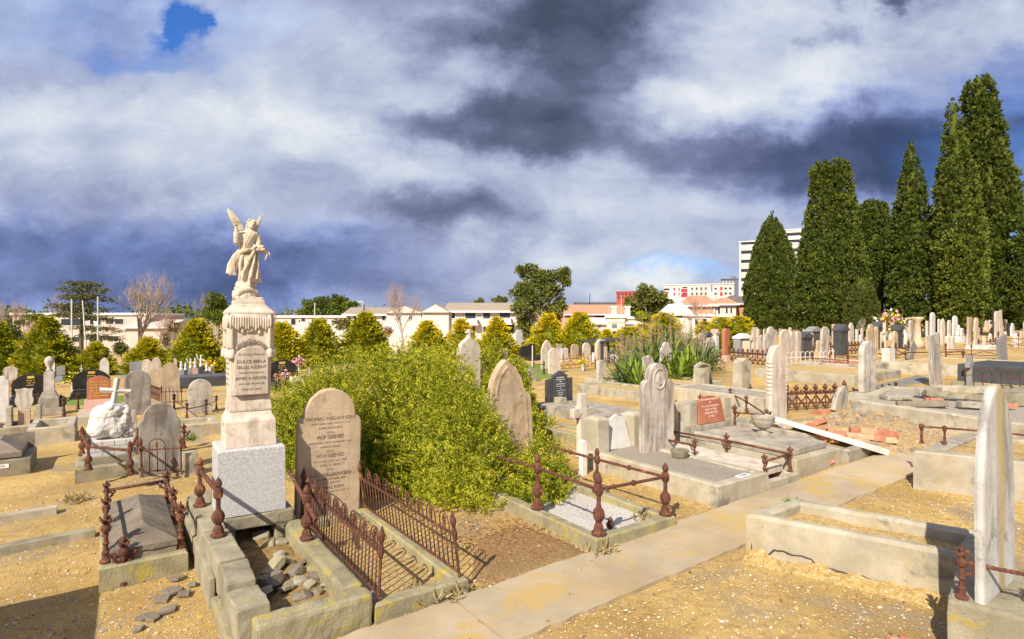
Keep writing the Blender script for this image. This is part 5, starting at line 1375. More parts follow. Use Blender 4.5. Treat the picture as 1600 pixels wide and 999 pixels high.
kpx('low pale kerb between the flax clump and the black pedestal', 1075, 612, 2.2, 1.6, .2, .15, 'concrete', 'gravel', .8)
# flax bed front wall, pedestal tablet, pediment block
a0 = toAB(*at(1197, 643))
kerb('long grey kerb behind the red tablet, with black pedestal at its head', a0[0], a0[0]+2.8, a0[1]-.1, a0[1]+1.3, .30, .16, 'concrete', fill='concrete_grey', fz=.9)
x, y, fb, fa = px_geom(1108, 612); z = gz(x, y); zz = lambda py: zat(py, y)-z
pd = thing('pedestal_tablet', 'grey concrete pedestal with a black tilted gold-lettered tablet', 'headstone', (x, y, z), ROT)
MB().box(-.36, -.12, -.1, .2, 0, zz(576)).build('pier', 'concrete', pd, bevel=.01); MB().prism([(-.36, 0), (.40, 0), (.34, zz(572)), (-.05, zz(567)), (-.30, zz(572))], .2, .3).build('back_panel', 'concrete', pd, bevel=.01)
tb = MB().prism([(-.24, 0), (.30, 0), (.20, zz(572)-.05), (-.06, zz(569)-.05), (-.24, zz(573)-.05)], 0, .03).build('tablet', 'granite_dark', pd, (.06, .10, .03), rot=(R(-8), 0, 0))
for i, s_ in enumerate(('IN LOVING', 'MEMORY', 'OF')): text(s_, .08, 'lettering', 'letter_gold', tb, (0, -.004, zz(578)-.09*i), FRONT)
MB().box(.10, .50, -.35, -.12, 0, .12).build('step', 'concrete_grey', pd, bevel=.01)
S(1159, 612, 29, 560, 'pediment', 'concrete', 'plain concrete headstone with a low gable behind the ornate marble slab', t=.3)
S(1213, 668, 33, 540, 'oval', 'marble', 'tall pale marble headstone with carved knobby edges inside rust rails', t=.13, extra=knobs, bev=.02, base=(.10, 1.25, 2.4))
railing('rusty spiked posts and rails left of the knobby-edged headstone', [PP(1141, 632, 0, .42), PP(1172, 618, 0, .32), PP(1228, 646, .1, .42), PP(1198, 668, .1, .36), PP(1148, 668, .1, .44), PP(1166, 648, .05, .44)], [(0, 1), (4, 3), (3, 2), (5, 3), (0, 5)], 'spear', rail=.62, rad=.016, scroll=1)
railing('dark rust spike posts behind the red granite tablet', [PP(1056, 660, .1, .45), PP(1094, 648, .1, .45)], [], 'spear')
a0 = toAB(*at(1170, 668)); kerb('low dark kerb under the knobby-edged headstone rails', a0[0], a0[0]+1.6, a0[1], a0[1]+1.3, .14, .12, 'concrete_grey', fill='gravel', fz=.5)
a0 = toAB(*at(1197, 648)); 
# mound of rubble and bricks
mc = at(1350, 682); V = []; N = 26
for j in range(N+1):
    for i in range(N+1):
        u_, v_ = (i/N*2-1), (j/N*2-1); r = math.hypot(u_, v_)
        X = mc[0]+(u_*1.55)*BX+(v_*1.2)*AX; Y = mc[1]+(u_*1.55)*BY+(v_*1.2)*AY
        V.append((X, Y, gz(X, Y)+.42*max(0, 1-r**2)+(.07*mnoise.noise(Vector((X*3, Y*3, 0)))+.04*mnoise.noise(Vector((X*8, Y*8, 0))))*max(0, 1-r)-.02))
m2 = MB().add(V, [(j*(N+1)+i, j*(N+1)+i+1, (j+1)*(N+1)+i+1, (j+1)*(N+1)+i) for j in range(N) for i in range(N)])
o = m2.build('gravel_mound', 'mound', smooth=True); o['kind'] = 'structure'
k = 0
proto = {}
def mound(X, Y):
    q = Vector((X-mc[0], Y-mc[1])); r = math.hypot((q.x*BX+q.y*BY)/1.55, (q.x*AX+q.y*AY)/1.2)
    return .42*max(0, 1-r**2)-.02
for i, (px, py, dz, mt, tilt) in enumerate(((1340, 673, .30, 'brick', 0), (1357, 674, .30, 'brick_pale', 4), (1375, 676, .29, 'brick', -3), (1390, 679, .26, 'brick', 5), (1334, 681, .22, 'brick_pale', 0), (1352, 683, .22, 'brick_pale', 0), (1370, 685, .21, 'brick', 0), (1388, 688, .2, 'brick_pale', 0), (1345, 690, .15, 'brick_pale', 8),
        (1272, 671, .08, 'brick', 10), (1285, 676, .08, 'brick', -8), (1298, 674, .10, 'brick', 12), (1308, 680, .08, 'brick', 6), (1290, 684, .04, 'brick', -5), (1318, 684, .08, 'brick', 15), (1262, 663, .08, 'brick_pale', 20), (1275, 645, .10, 'brick', 0), (1287, 643, .1, 'brick', 9), (1265, 666, .03, 'brick', -20), (1302, 690, .03, 'brick_pale', 20), (1280, 661, .14, 'brick', 30))):
    for _ in range(25):
        x, y = at(px, py, dz); dz = .5*dz+.5*(mound(x, y)+.045)
    if mt not in proto:
        o = MB().box(-.115, .115, -.055, .055, -.04, .04).build('brick', mt, bevel=.006, rough=.004, seg=.05); proto[mt] = o
    else:
        o = proto[mt].copy(); COL.objects.link(o)
    o.location = (x, y, gz(x, y)+dz); o.rotation_euler = (R(tilt*.4), R(tilt), ROT-R(55)+R(random.uniform(-9, 9)) if i < 9 else random.uniform(0, 3))
    tag(o, 'brick stacked in the low wall on top of the gravel mound' if i < 9 else 'red brick scattered at the foot of the gravel mound', 'brick', 'bricks stacked on the gravel mound' if i < 9 else 'bricks scattered round the gravel mound')
for i, (px, py) in enumerate(((1378, 1004), (1390, 1000), (1403, 1003), (1412, 997), (1425, 1006), (1438, 1003), (1398, 1012), (1450, 1012))):
    x, y = at(px, py, .02); me = rock_mesh(.03, i+60); me.materials.append(MATS['brick' if i % 2 else 'brick_pale'])
    o = bpy.data.objects.new('brick_fragment', me); COL.objects.link(o); o.location = (x, y, gz(x, y)+.02); o.rotation_euler = (0, 0, i)
    tag(o, 'orange brick fragment lying on the grit in front of the big kerb', 'brick fragment', 'brick fragments at the bottom of the view')
rb = MB(); rb_m = []
for i in range(330):
    a_ = random.uniform(0, 6.28); rr_ = random.random()**.6
    X = mc[0]+1.6*rr_*math.cos(a_)*BX+1.25*rr_*math.sin(a_)*AX; Y = mc[1]+1.6*rr_*math.cos(a_)*BY+1.25*rr_*math.sin(a_)*AY
    z = gz(X, Y)+max(mound(X, Y), 0); r = random.uniform(.012, .045); s0 = len(rb.v)
    rb.box(-r, r, -r*.7, r*.7, -r*.5, r*.5, random.choice([1, 1, 2, 2, 2])); rb.xf(Matrix.Translation((X, Y, z)) @ Matrix.Rotation(random.uniform(0, 6), 4, 'Z') @ Matrix.Rotation(random.uniform(-.6, .6), 4, 'X'), s0)
stuff(rb.build('rubble', ['brick', 'brick_pale', 'concrete_grey']), 'fine stone and brick rubble strewn over the mound')
lace_fence('ornate rusty spear fence behind the gravel mound', (1230, 642), (1320, 638), 40, kind='lace', step=.22, r=.016)
lace_fence('dark spear fence behind the grey round headstone with block base', (1322, 624), (1400, 614), 16, kind='spear', step=.28, r=.014, mat='rust_dark')
S(1309, 642, 26, 600, 'gothic', 'marble_grey', 'broken half headstone tipped over by the ornate spear fence', roll=24, t=.10)
S(1355, 622, 29, 533, 'round', 'marble_grey', 'tall grey round headstone on a concrete base, right of the gravel mound', t=.13, base=(.16, 1.7, 3.2), basemat='concrete', bev=.02)
S(1463, 602, 20, 522, 'flat', 'marble_grey', 'tall headstone leaning steeply to the left near the dark chest tomb', roll=-9, t=.10)
S(1420, 564, 0, 531, 'flat', 'marble_dark', 'dark broken slab leaning far over near the cypress trunk', w=.5, roll=38, t=.08)
S(1515, 607, 16, 556, 'cross', 'granite_mid', 'small dark stone cross in front of the hooped chest tomb', t=.12)
S(1567, 566, 0, 526, 'flat', 'granite_mid', 'grey slab leaning against the dark hooped chest tomb', w=.9, roll=-12, t=.10)
x, y = at(1590, 606); z = gz(x, y)
dc = thing('dark_chest_tomb', 'black weathered chest tomb behind hooped iron railings', 'tomb', (x, y, z), ROT)
MB().box(-.9, 1.6, -.6, 1.1, 0, .62).build('tomb_body', 'granite_dark', dc, bevel=.02)
MB().box(-1.0, 1.7, -.7, 1.2, 0, .14).build('base', 'concrete_old', dc, bevel=.02)
hoop_fence('black hooped railing before the dark chest tomb', PP(1508, 612)[:3], PP(1640, 618)[:3], .62, .19, mat='rust_dark', r=.012)
kpx('long cream kerb running towards the steeply leaning headstone', 1530, 590, 2.6, 4.5, .30, .2, 'concrete', 'gravel', .9)
kpx('wide low concrete kerb beyond the ornate spear fence', 1335, 603, 3.2, 3.2, .28, .2, 'concrete', 'gravel', .9)
kpx('second low concrete kerb behind the ornate spear fence', 1345, 584, 2.2, 3.0, .26, .2, 'concrete', 'brick', .8)
pf = [at(1327, 648), at(1640, 702), at(1640, 640), at(1385, 618)]
kerb('cracked concrete retaining kerb topped with broken stone rubble', 0, 0, 0, 0, .32, .25, 'concrete', corners=pf, z0=gz(*pf[0]), fill='gravel_grey', fz=.92, zb=-.3)
for i, (px, py, w_, d_, h_, mt, rz, lab) in enumerate((
    (1400, 622, .55, .30, .09, 'concrete_grey', .2, 'flat grey broken slab tipped on the cracked retaining kerb'), (1440, 634, .85, .18, .12, 'slate', -.15, 'long dark broken coping stone on the cracked retaining kerb'),
    (1448, 618, .35, .3, .2, 'concrete_grey', .5, 'grey rubble block left of the mossy coping stones'), (1500, 622, 1.3, .22, .13, 'concrete_old', -.1, 'long mossy coping stone in the middle of the rubble'),
    (1500, 612, 1.1, .25, .15, 'concrete', -.05, 'long pale coping stone at the back of the rubble'), (1530, 636, .7, .2, .12, 'concrete_grey', .0, 'grey coping stone at the front of the rubble'), (1462, 613, .22, .2, .14, 'concrete_grey', .9, 'small grey rubble lump behind the flat slab'), (1590, 628, .9, .5, .25, 'concrete_old', .2, 'big mossy block right of the striped headstone top'))):
    x, y = at(px, py, .32); o = MB().box(-w_/2, w_/2, -d_/2, d_/2, 0, h_).build('broken_coping', mt, None, (x, y, gz(x, y)+.29), rz-.2, bevel=.02, rough=.02, seg=.08)
    o.rotation_euler = (R(random.uniform(-5, 5)), R(random.uniform(-4, 4)), rz-.2); tag(o, lab, 'coping stone')
for i, (px, py) in enumerate(((1455, 627), (1463, 628), (1577, 636))):
    x, y = at(px, py, .32); o = proto['brick'].copy(); COL.objects.link(o); o.location = (x, y, gz(x, y)+.34); o.rotation_euler = (0, 0, -.3); tag(o, 'orange brick under the broken coping stones', 'brick', 'bricks under the broken coping')
x, y, fb, fa = px_geom(1390, 566)
S(1388, 566, 20, 545, 'flat', 'marble_white', 'squat white broken pedestal beyond the cream kerb', t=.3)
railing('rust gallows rail beyond the steeply leaning headstone', [PP(1505, 570, 0, .55), PP(1415, 565, 0, .4)], [(0, 1)], 'knob', rail=.9, rad=.02)
ro = thing('red_obelisk', 'red granite obelisk-like headstone on a pink base', 'headstone', (*at(1134, 566), gz(*at(1134, 566))), ROT)
yy = at(1134, 566)[1]; hh = zat(514, yy)-gz(*at(1134, 566)); kk = yy/F
MB().prism([(a, b+hh*.2) for a, b in outline('round', 10*kk/.8, hh*.8)], -.09, .09).build('slab', 'granite_red', ro); MB().frus(0, 0, 0, hh*.2, 15*kk/.8, .45, 12*kk/.8, .32).build('base', 'granite_pink', ro)

# ================================================================== far headstones, right side
FAR = [  # foot x, foot y, width, top y, shape, material, roll, label
 (1177, 560, 12, 517, 'cross', 'marble', 0, 'cross-topped pale headstone behind the rusty lace fence'), (1190, 556, 9, 524, 'round', 'marble_grey', 0, 'grey headstone right of the cross-topped one'),
 (1204, 556, 13, 511, 'round', 'marble_grey', 0, 'tall grey headstone standing directly behind the knobby-edged one'), (1199, 566, 16, 521, 'round', 'marble_grey', 3, 'blue-grey round headstone just above the knobby-edged one'),
 (1226, 572, 17, 515, 'round', 'marble', 0, 'broad pale round headstone right above the pale picket fence'), (1237, 566, 13, 519, 'gothic', 'marble', 0, 'pale pointed headstone next to the broad round one'),
 (1247, 564, 10, 518, 'round', 'marble', 0, 'narrow pale headstone beside the black gabled vault'), (1267, 556, 9, 520, 'round', 'sandstone', 0, 'tan round headstone in front of the black gabled vault'),
 (1287, 566, 15, 511, 'round', 'marble_grey', 5, 'grey-streaked headstone leaning right, behind the picket fence'), (1304, 552, 9, 507, 'flat', 'sandstone', 0, 'tall tan square-topped headstone between the blue-roofed and black vaults'),
 (1308, 550, 8, 524, 'round', 'marble', 0, 'short white headstone at the foot of the tall tan one'), (1329, 550, 10, 505, 'gothic', 'marble', 2, 'tall white headstone with a notched top right of the black vault'),
 (1360, 556, 14, 507, 'shoulder_small', 'sandstone', 0, 'broad tan headstone just above the grey round-topped one'), (1369, 550, 7, 511, 'round', 'sandstone', 0, 'narrow tan headstone half behind the broad tan one'),
 (1382, 556, 8, 505, 'cross', 'marble', 0, 'slender pale cross left of the small tan oval stone'), (1398, 558, 10, 518, 'oval', 'sandstone', 0, 'small tan oval headstone under the bright flowers'),
 (1423, 548, 8, 501, 'round', 'marble_grey', 0, 'grey narrow headstone left of the cypress trunk'), (1449, 545, 6, 502, 'flat', 'marble', 0, 'thin pale headstone seen edge-on beside the tall white one'),
 (1457, 545, 9, 489, 'round', 'marble_white', 0, 'tallest white round headstone right of the cypress trunk'), (1467, 530, 5, 499, 'round', 'marble', 0, 'small pale headstone in the shade of the light green cypress'),
 (1473, 538, 8, 499, 'gothic', 'marble', 0, 'pale pointed headstone below the light green cypress'), (1483, 535, 7, 501, 'shoulder_small', 'marble', 0, 'pale shouldered headstone below the light green cypress'),
 (1492, 534, 9, 494, 'round', 'marble_white', 0, 'bright white round headstone behind the white praying figure'), (1482, 548, 7, 523, 'gothic', 'marble', 0, 'short pale pointed headstone on the rusty rail line'),
 (1515, 535, 9, 496, 'flat', 'sandstone', 0, 'tan flat-topped headstone, left of the two right of the praying figure'), (1525, 535, 8, 497, 'round', 'sandstone', 0, 'tan round-topped headstone, right of the two right of the praying figure'),
 (1549, 512, 8, 487, 'flat', 'marble_white', 0, 'white square headstone beside the thin dark pole'), (1557, 530, 8, 487, 'round', 'marble', 0, 'tall pale headstone behind the thin dark pole'),
 (1564, 526, 8, 486, 'flat', 'marble', -10, 'pale narrow headstone leaning left beside the pole'), (1583, 520, 7, 482, 'round', 'marble_white', 0, 'tall white headstone on a plinth near the right-hand cypress trunk'),
 (1576, 508, 6, 487, 'flat', 'marble', 0, 'small pale headstone left of the tall white one on a plinth'), (1599, 515, 6, 478, 'round', 'marble', 0, 'pale headstone at the picture edge by the right-hand trunk'),
 (1589, 542, 9, 521, 'round', 'marble_white', -14, 'small bright white headstone leaning left by the right railing'), (1538, 513, 5, 492, 'round', 'marble', 0, 'small pale headstone in the hollow left of the pole'),
 (1533, 508, 5, 493, 'gothic', 'marble_grey', 0, 'small grey pointed headstone in the hollow left of the pole'), (1543, 505, 4, 488, 'flat', 'sandstone', 0, 'small tan headstone in the hollow left of the pole')]
for (px, py, w, pt_, shp, mt, rl, lab) in FAR: S(px, py, w, pt_, shp, mt, lab, t=.11, roll=rl)
# anonymous far rows: small pale stones the photograph shows as a crowd
def crowd(n, x0, x1, y0, y1, hp, label, group, mats=('marble', 'marble_grey', 'sandstone', 'marble_white')):
    for i in range(n):
        px = x0+(x1-x0)*(i+random.uniform(.15, .85))/n; py = random.uniform(y0, y1)
        S(px, py, random.uniform(4, 8), py-random.uniform(*hp), random.choice(['round', 'gothic', 'flat', 'shoulder_small', 'round']), random.choice(mats), label, t=.11, group=group, roll=random.choice([0, 0, 0, 3, -4]))
crowd(34, 1150, 1420, 528, 536, (12, 24), 'small far headstone in the crowded rows under the left-hand cypresses', 'far headstones under the left-hand cypresses')
crowd(28, 1430, 1620, 516, 530, (12, 26), 'small far headstone in the crowded rows under the right-hand cypresses', 'far headstones under the right-hand cypresses')
crowd(14, 1440, 1600, 536, 548, (12, 22), 'small headstone behind the long rusty right railing', 'small headstones behind the right railing')
crowd(16, 835, 960, 552, 562, (8, 18), 'small far headstone between the gum tree and the shelter', 'far headstones by the gum tree')
crowd(16, -20, 335, 576, 584, (6, 14), 'tiny far headstone at the foot of the golden conifers', 'far headstones by the golden conifers')
crowd(8, 480, 560, 580, 590, (8, 14), 'tiny far headstone just visible above the shrub', 'far headstones above the shrub')
crowd(14, 1180, 1420, 540, 556, (14, 30), 'pale headstone standing among the rust fences right of the flax clump', 'headstones among the rust fences')
pr_ = thing('praying_figure', 'small white praying statue among the headstones below the light green cypress', 'statue', (*at(1497, 536), gz(*at(1497, 536))), ROT)
hh = zat(507, at(1497, 536)[1])-gz(*at(1497, 536))
MB().box(-.3, .3, -.3, .3, 0, hh*.35).build('pedestal', 'marble_white', pr_)
MB().lathe([(.22, 0), (.24, .15*hh*.6), (.15, .4*hh*.6), (.18, .6*hh*.6), (.17, .72*hh*.6), (.06, .79*hh*.6), (.10, .86*hh*.6), (.09, .95*hh*.6), (.02, hh*.6)], n=10).add(*[[], []]).tube([(-.15, 0, .68*hh*.6), (-.12, -.18, .55*hh*.6), (0, -.26, .66*hh*.6)], .05, 6).tube([(.15, 0, .68*hh*.6), (.12, -.18, .55*hh*.6), (0, -.26, .66*hh*.6)], .05, 6).build('figure', 'marble_white', pr_, (0, 0, hh*.35), smooth=True)
def vault(px, py, wpx, ptop, mat, label, roof=None, door=None, d=.4):
    x, y, fb, fa = px_geom(px, py); z = gz(x, y); w = wpx*y/F/(fb+fa*.5); h = zat(ptop, y)-z
    r = thing('granite_vault', label, 'vault', (x, y, z), ROT)
    MB().box(-w/2, w/2, 0, d, 0, h*.78).build('body', mat, r)
    MB().prism([(-w*.55, h*.78), (w*.55, h*.78), (w*.5, h*.84), (0, h), (-w*.5, h*.84)], -.08, d+.05).build('roof', roof or mat, r)
    MB().box(-w*.28, w*.28, -.02, 0, .1, h*.66).build('door', door or mat, r)
    return r
vault(1262, 562, 28, 519, 'granite_dark', 'black gabled granite vault behind the tan round headstone')
vault(1276, 545, 32, 511, 'granite_dark', 'black vault with a blue-grey roof under the left-hand cypresses', roof='granite_mid')
vault(1320, 556, 22, 507, 'granite_dark', 'black gabled vault between the tall tan and tall white headstones')
vault(1166, 556, 34, 522, 'granite_mid', 'grey vault with a pale cream door right of the red obelisk', door='render_cream', roof='iron_roof')
vault(1108, 552, 16, 519, 'granite_dark', 'small dark gabled vault left of the red obelisk')
vault(1121, 548, 8, 515, 'marble_white', 'small white vault with a pink top behind the red obelisk', roof='granite_pink', d=.4)
vault(1376, 545, 20, 503, 'granite_dark', 'dark vault in the shade behind the slender pale cross')
vault(1408, 545, 14, 508, 'granite_dark', 'dark vault under the bright flower heap')
flowers('flower_heap', 'heap of pink and yellow flowers in front of the shaded cypresses', 1392, 532, 40, .45, ['petal_pink', 'petal_yellow', 'leaf_bright', 'petal_white'], .9)
flowers('flower_heap', 'heap of pale pink flowers beside the cypress trunk', 1408, 530, 24, .35, ['petal_pink', 'petal_white', 'leaf_bright'], .8)
ur = thing('urn_column', 'pale column with flared top and bulbous base by the cypress trunk', 'column', (*at(1433, 545), gz(*at(1433, 545))))
hh = zat(496, at(1433, 545)[1])-gz(*at(1433, 545))
MB().lathe([(.34, 0), (.36, .18*hh), (.20, .28*hh), (.18, .85*hh), (.30, .92*hh), (.32, hh)], n=12).build('column', 'sandstone', ur, smooth=True)
o = MB().lathe([(.05, 0), (.04, (zat(484, at(1552, 534)[1])-gz(*at(1552, 534))))], n=6).build('iron_pole', 'timber_dark', None, (*at(1552, 534), gz(*at(1552, 534)))); tag(o, 'thin dark iron pole rising among the right-hand headstones', 'pole')
for (a, b, h, k, lab, mt, st) in (
    ((1068, 578), (1126, 570), 20, 'lace', 'rusty lace fence between the flax clump and the red obelisk', 'rust', .3), ((1140, 566), (1200, 572), 24, 'lace', 'rusty lace fence right of the red obelisk', 'rust', .3),
    ((1222, 575), (1302, 572), 24, 'hoop', 'pale hooped picket fence beside the broad pale round headstone', 'marble', .2), ((1250, 558), (1272, 556), 16, 'lace', 'short rust fence before the black gabled vault', 'rust', .3),
    ((1298, 556), (1352, 552), 20, 'lace', 'dense rust lace fence below the black vaults', 'rust', .25), ((1305, 566), (1345, 565), 12, 'spear', 'low rust rail fence left of the grey round headstone', 'rust', .5),
    ((1270, 574), (1325, 578), 22, 'spear', 'rust rail with two spear posts on the second concrete kerb', 'rust', 1.2), ((1478, 560), (1560, 562), 22, 'spear', 'long rusty railing right of the steeply leaning headstone', 'rust', .7),
    ((1560, 545), (1625, 548), 26, 'spear', 'tall rusty railing at the right edge of the view', 'rust', .8), ((1380, 562), (1420, 560), 26, 'lace', 'rust railing before the slender pale cross', 'rust_dark', .6),
    ((1520, 545), (1556, 543), 14, 'lace', 'low rust fence in front of the tan pair of headstones', 'rust', .4), ((1575, 500), (1640, 500), 8, 'spear', 'far low rust fence under the right-hand cypress', 'rust_dark', .6)):
    lace_fence(lab, a, b, h, kind=k, mat=mt, step=st, r=.016)
kpx('low white ledger below the tan pair of headstones', 1545, 548, 1.0, 2.0, .2, .2, 'marble_white', 'marble_white', .98)
# plot edge on the left that throws the long shade
x, y = W(5.51, -1.36)
sc_ = thing('chest_tomb', 'tall concrete chest tomb just outside the left edge of the view', 'tomb', (x, y, gz(x, y)), ROT)
# ================================================================== vegetation
def interp(t, pts):
    for (a, x), (b, y) in zip(pts, pts[1:]):
        if t <= b: return x+(y-x)*(t-a)/max(b-a, 1e-9)
    return pts[-1][1]
def cypress(label, px, base_py, top_py, prof, Y=None, lean=0, mats=('leaf_cypress', 'leaf_cypress_light'), light=.12, trunk=True, lumps=800, group='tall cypresses right of the graves', bright_low=None, crown0=None):
    """prof: (height fraction, half width in photo points)"""
    if Y is None: x, Y = at(px, base_py)
    x = (px-800)/F*Y; z = gz(x, Y); H = (zat(top_py, Y)-z)*.975
    cosf = 1/math.hypot(1, x/Y); k = Y/F*cosf
    root = thing('cypress_tree', label, 'tree', (x, Y, z), group=group)
    c0 = crown0 if crown0 is not None else .05
    ts = np.linspace(c0, 1, 400); rs = np.array([interp(t_, prof)*k for t_ in ts]); cw = np.cumsum(rs+.15); cw /= cw[-1]
    R0 = .038*H**.75; lumps = int(min(2600, 3.4*2*PI*rs.mean()*H/(PI*R0*R0)))
    tt = np.interp(RNG.random(lumps), cw, ts); aa = RNG.random(lumps)*2*PI
    rr = np.array([interp(t_, prof)*k for t_ in tt])
    # uneven outline: slow lobes plus per-lump scatter
    lob = np.array([1+.10*mnoise.noise(Vector((math.cos(a)*1.4, math.sin(a)*1.4, t_*H*.35)))+.06*mnoise.noise(Vector((math.cos(a)*3, math.sin(a)*3, t_*H*1.1))) for a, t_ in zip(aa, tt)])
    rr = np.maximum(rr*lob*(.88+.12*RNG.random(lumps)), .03)*1.04
    C = np.stack([rr*np.cos(aa)+lean*k*tt, rr*np.sin(aa), tt*H], 1)
    out = np.stack([np.cos(aa), np.sin(aa), np.full(lumps, .25)], 1)
    q = 38
    R_ = R0*(.6+.8*RNG.random(lumps))*np.clip(.32+rr*.6, .32, 1)
    P = np.repeat(C, q, 0); O = np.repeat(out, q, 0); Rr = np.repeat(R_, q)
    D = unit(O*.7+RNG.normal(size=P.shape)*.62+[0, 0, .35])
    P = P+D*(Rr*(.25+.75*RNG.random(len(P))))[:, None]*[1, 1, 1.15]
    D2 = unit(D+[0, 0, .6]+RNG.normal(size=P.shape)*.35)
    V = leaves(P-D2*.1, D2, Rr*.72*(.6+.6*RNG.random(len(P))), Rr*.40)
    mi = np.repeat((RNG.random(lumps) < light).astype(int), q)
    if bright_low is not None:
        mi = np.repeat(((RNG.random(lumps) < np.where(tt < bright_low, .75, light))).astype(int), q)
    np_mesh('crown', V, 4, list(mats), mi, root)
    core = MB(); n = 14
    core.lathe([(max(.02, interp(c0+(1-c0)*i/24, prof)*k*.62), (c0+(1-c0)*i/24)*H*(.985)) for i in range(25)], n=n)
    core.v = [(lean*k*c/H+a*(1+.25*mnoise.noise(Vector((a, b, c))*1.7)), b*(1+.25*mnoise.noise(Vector((a, b, c+9))*1.7)), c) for a, b, c in core.v]
    core.build('crown', 'leaf_cypress', root)
    if trunk:
        MB().tube([(0, 0, -.2), (.05, 0, H*.05), (0, .05, H*.16)], [.34, .28, .2], 8).build('trunk', 'bark', root)
    return root
cypress('stout dark cypress with two pointed tips, leftmost of the row', 1206, 524, 325, [(0, 30), (.05, 38), (.18, 43), (.4, 40), (.62, 31), (.78, 20), (.90, 10), (.96, 4), (1, 1)], light=.10)
cypress('broad cypress with a blunt flat top and bulging sides', 1298, 522, 247, [(0, 32), (.06, 47), (.2, 54), (.4, 51), (.6, 41), (.75, 33), (.88, 28), (.96, 26), (.985, 22), (1, 10)], Y=50, lumps=1050, light=.08)
cypress('narrower dark cypress tucked behind the blunt-topped one', 1362, 520, 306, [(0, 20), (.08, 28), (.3, 30), (.6, 29), (.85, 26), (.95, 18), (1, 4)], Y=56, light=.08)
cypress('small brownish cypress bush at the foot of the blunt-topped cypress', 1346, 522, 432, [(0, 14), (.12, 26), (.35, 30), (.6, 26), (.85, 17), (1, 5)], Y=47, mats=('leaf_cypress', 'leaf_cypress_brown'), light=.30, lumps=260)
cypress('slim dark cypress with a single sharp tip and bare lower trunk', 1424, 520, 211, [(0, 18), (.05, 28), (.12, 34), (.3, 36), (.5, 31), (.7, 21), (.85, 13), (.95, 7), (1, 1)], Y=47, light=.05, crown0=.075, lumps=850)
cypress('tall light green cypress with a sharp tip, paler towards the ground', 1504, 516, 144, [(0, 16), (.05, 24), (.15, 35), (.35, 39), (.5, 34), (.65, 26), (.8, 17), (.92, 10), (.98, 6), (1, 2)], Y=44, lean=-20, light=.22, bright_low=.42, lumps=1050, mats=('leaf_cypress', 'leaf_cypress_light'))
cypress('tallest cypress, dark and blunt-tipped, behind the light green one', 1558, 514, 107, [(0, 34), (.05, 46), (.2, 54), (.4, 50), (.6, 40), (.75, 30), (.88, 23), (.96, 18), (1, 10)], Y=49, lean=-40, light=.06, crown0=.06, lumps=1250)
cypress('dark cypress cut by the right edge of the picture', 1618, 512, 335, [(0, 20), (.08, 34), (.3, 42), (.6, 34), (.85, 20), (1, 3)], Y=46, light=.1)
cypress('small pale golden cypress bush between the two dark sharp cypresses', 1462, 518, 330, [(0, 8), (.1, 12), (.5, 14), (.85, 12), (1, 5)], Y=53, mats=('leaf_cypress_light', 'leaf_cypress_brown'), light=.5, lumps=200, crown0=.35)

def conifer(label, px, base_py, top_py, half, gold=.3, Y=None, rnd=False, mats=('leaf_conifer', 'leaf_conifer_light', 'leaf_gold')):
    """low golden cypress: tiers of flat upswept sprays"""
    if Y is None: x, Y = at(px, base_py)
    x = (px-800)/F*Y; z = gz(x, Y); H = zat(top_py, Y)-z; k = Y/F/math.hypot(1, x/Y)
    Rm = half*k*1.18
    root = thing('golden_conifer', label, 'conifer', (x, Y, z), group='golden conifers along the far path')
    n = 420
    t_ = RNG.random(n)**1.25
    a = RNG.random(n)*2*PI
    if rnd: env = np.sqrt(np.maximum(0, 1-((t_-.42)/.60)**2))
    else: env = np.where(t_ < .22, .78+t_*1.0, (1-t_)/.78)**.82
    r = Rm*env*(.72+.34*RNG.random(n))
    lob = np.array([1+.34*mnoise.noise(Vector((math.cos(q)*1.6, math.sin(q)*1.6, tt*4+px))) for q, tt in zip(a, t_)])
    r *= lob
    C = np.stack([r*np.cos(a), r*np.sin(a), t_*H*.97+.05], 1)
    out = np.stack([np.cos(a), np.sin(a), np.full(n, .38)], 1)
    q = 34; L = .16*Rm+.05*H
    P = np.repeat(C, q, 0); O = unit(np.repeat(out, q, 0))
    s = RNG.random(len(P))
    side = unit(np.cross(O, [0, 0, 1.0]))
    w = (RNG.random(len(P))-.5)*2
    P = P+O*((s-.65)*L*1.5)[:, None]+side*(w*L*.7*(1.1-s))[:, None]+RNG.normal(size=P.shape)*L*.10
    D = unit(O+side*w[:, None]*.7+RNG.normal(size=P.shape)*.25+[0, 0, .1])
    V = leaves(P, D, L*.42*(.6+.7*RNG.random(len(P))), L*.17)
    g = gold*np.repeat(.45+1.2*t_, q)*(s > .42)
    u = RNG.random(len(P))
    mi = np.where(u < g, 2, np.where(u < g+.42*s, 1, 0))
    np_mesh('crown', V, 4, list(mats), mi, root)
    core = MB()
    if rnd: core.ball((0, 0, H*.45), (Rm*.62, Rm*.62, H*.45), n=12, m=8)
    else: core.lathe([(Rm*.55, 0), (Rm*.72, H*.18), (Rm*.45, H*.5), (Rm*.15, H*.82), (.02, H*.93)], n=12)
    core.build('crown', mats[0], root, smooth=True)
    MB().tube([(0, 0, -.1), (0, 0, H*.5)], [.1, .05], 6).build('trunk', 'bark', root)
    return root
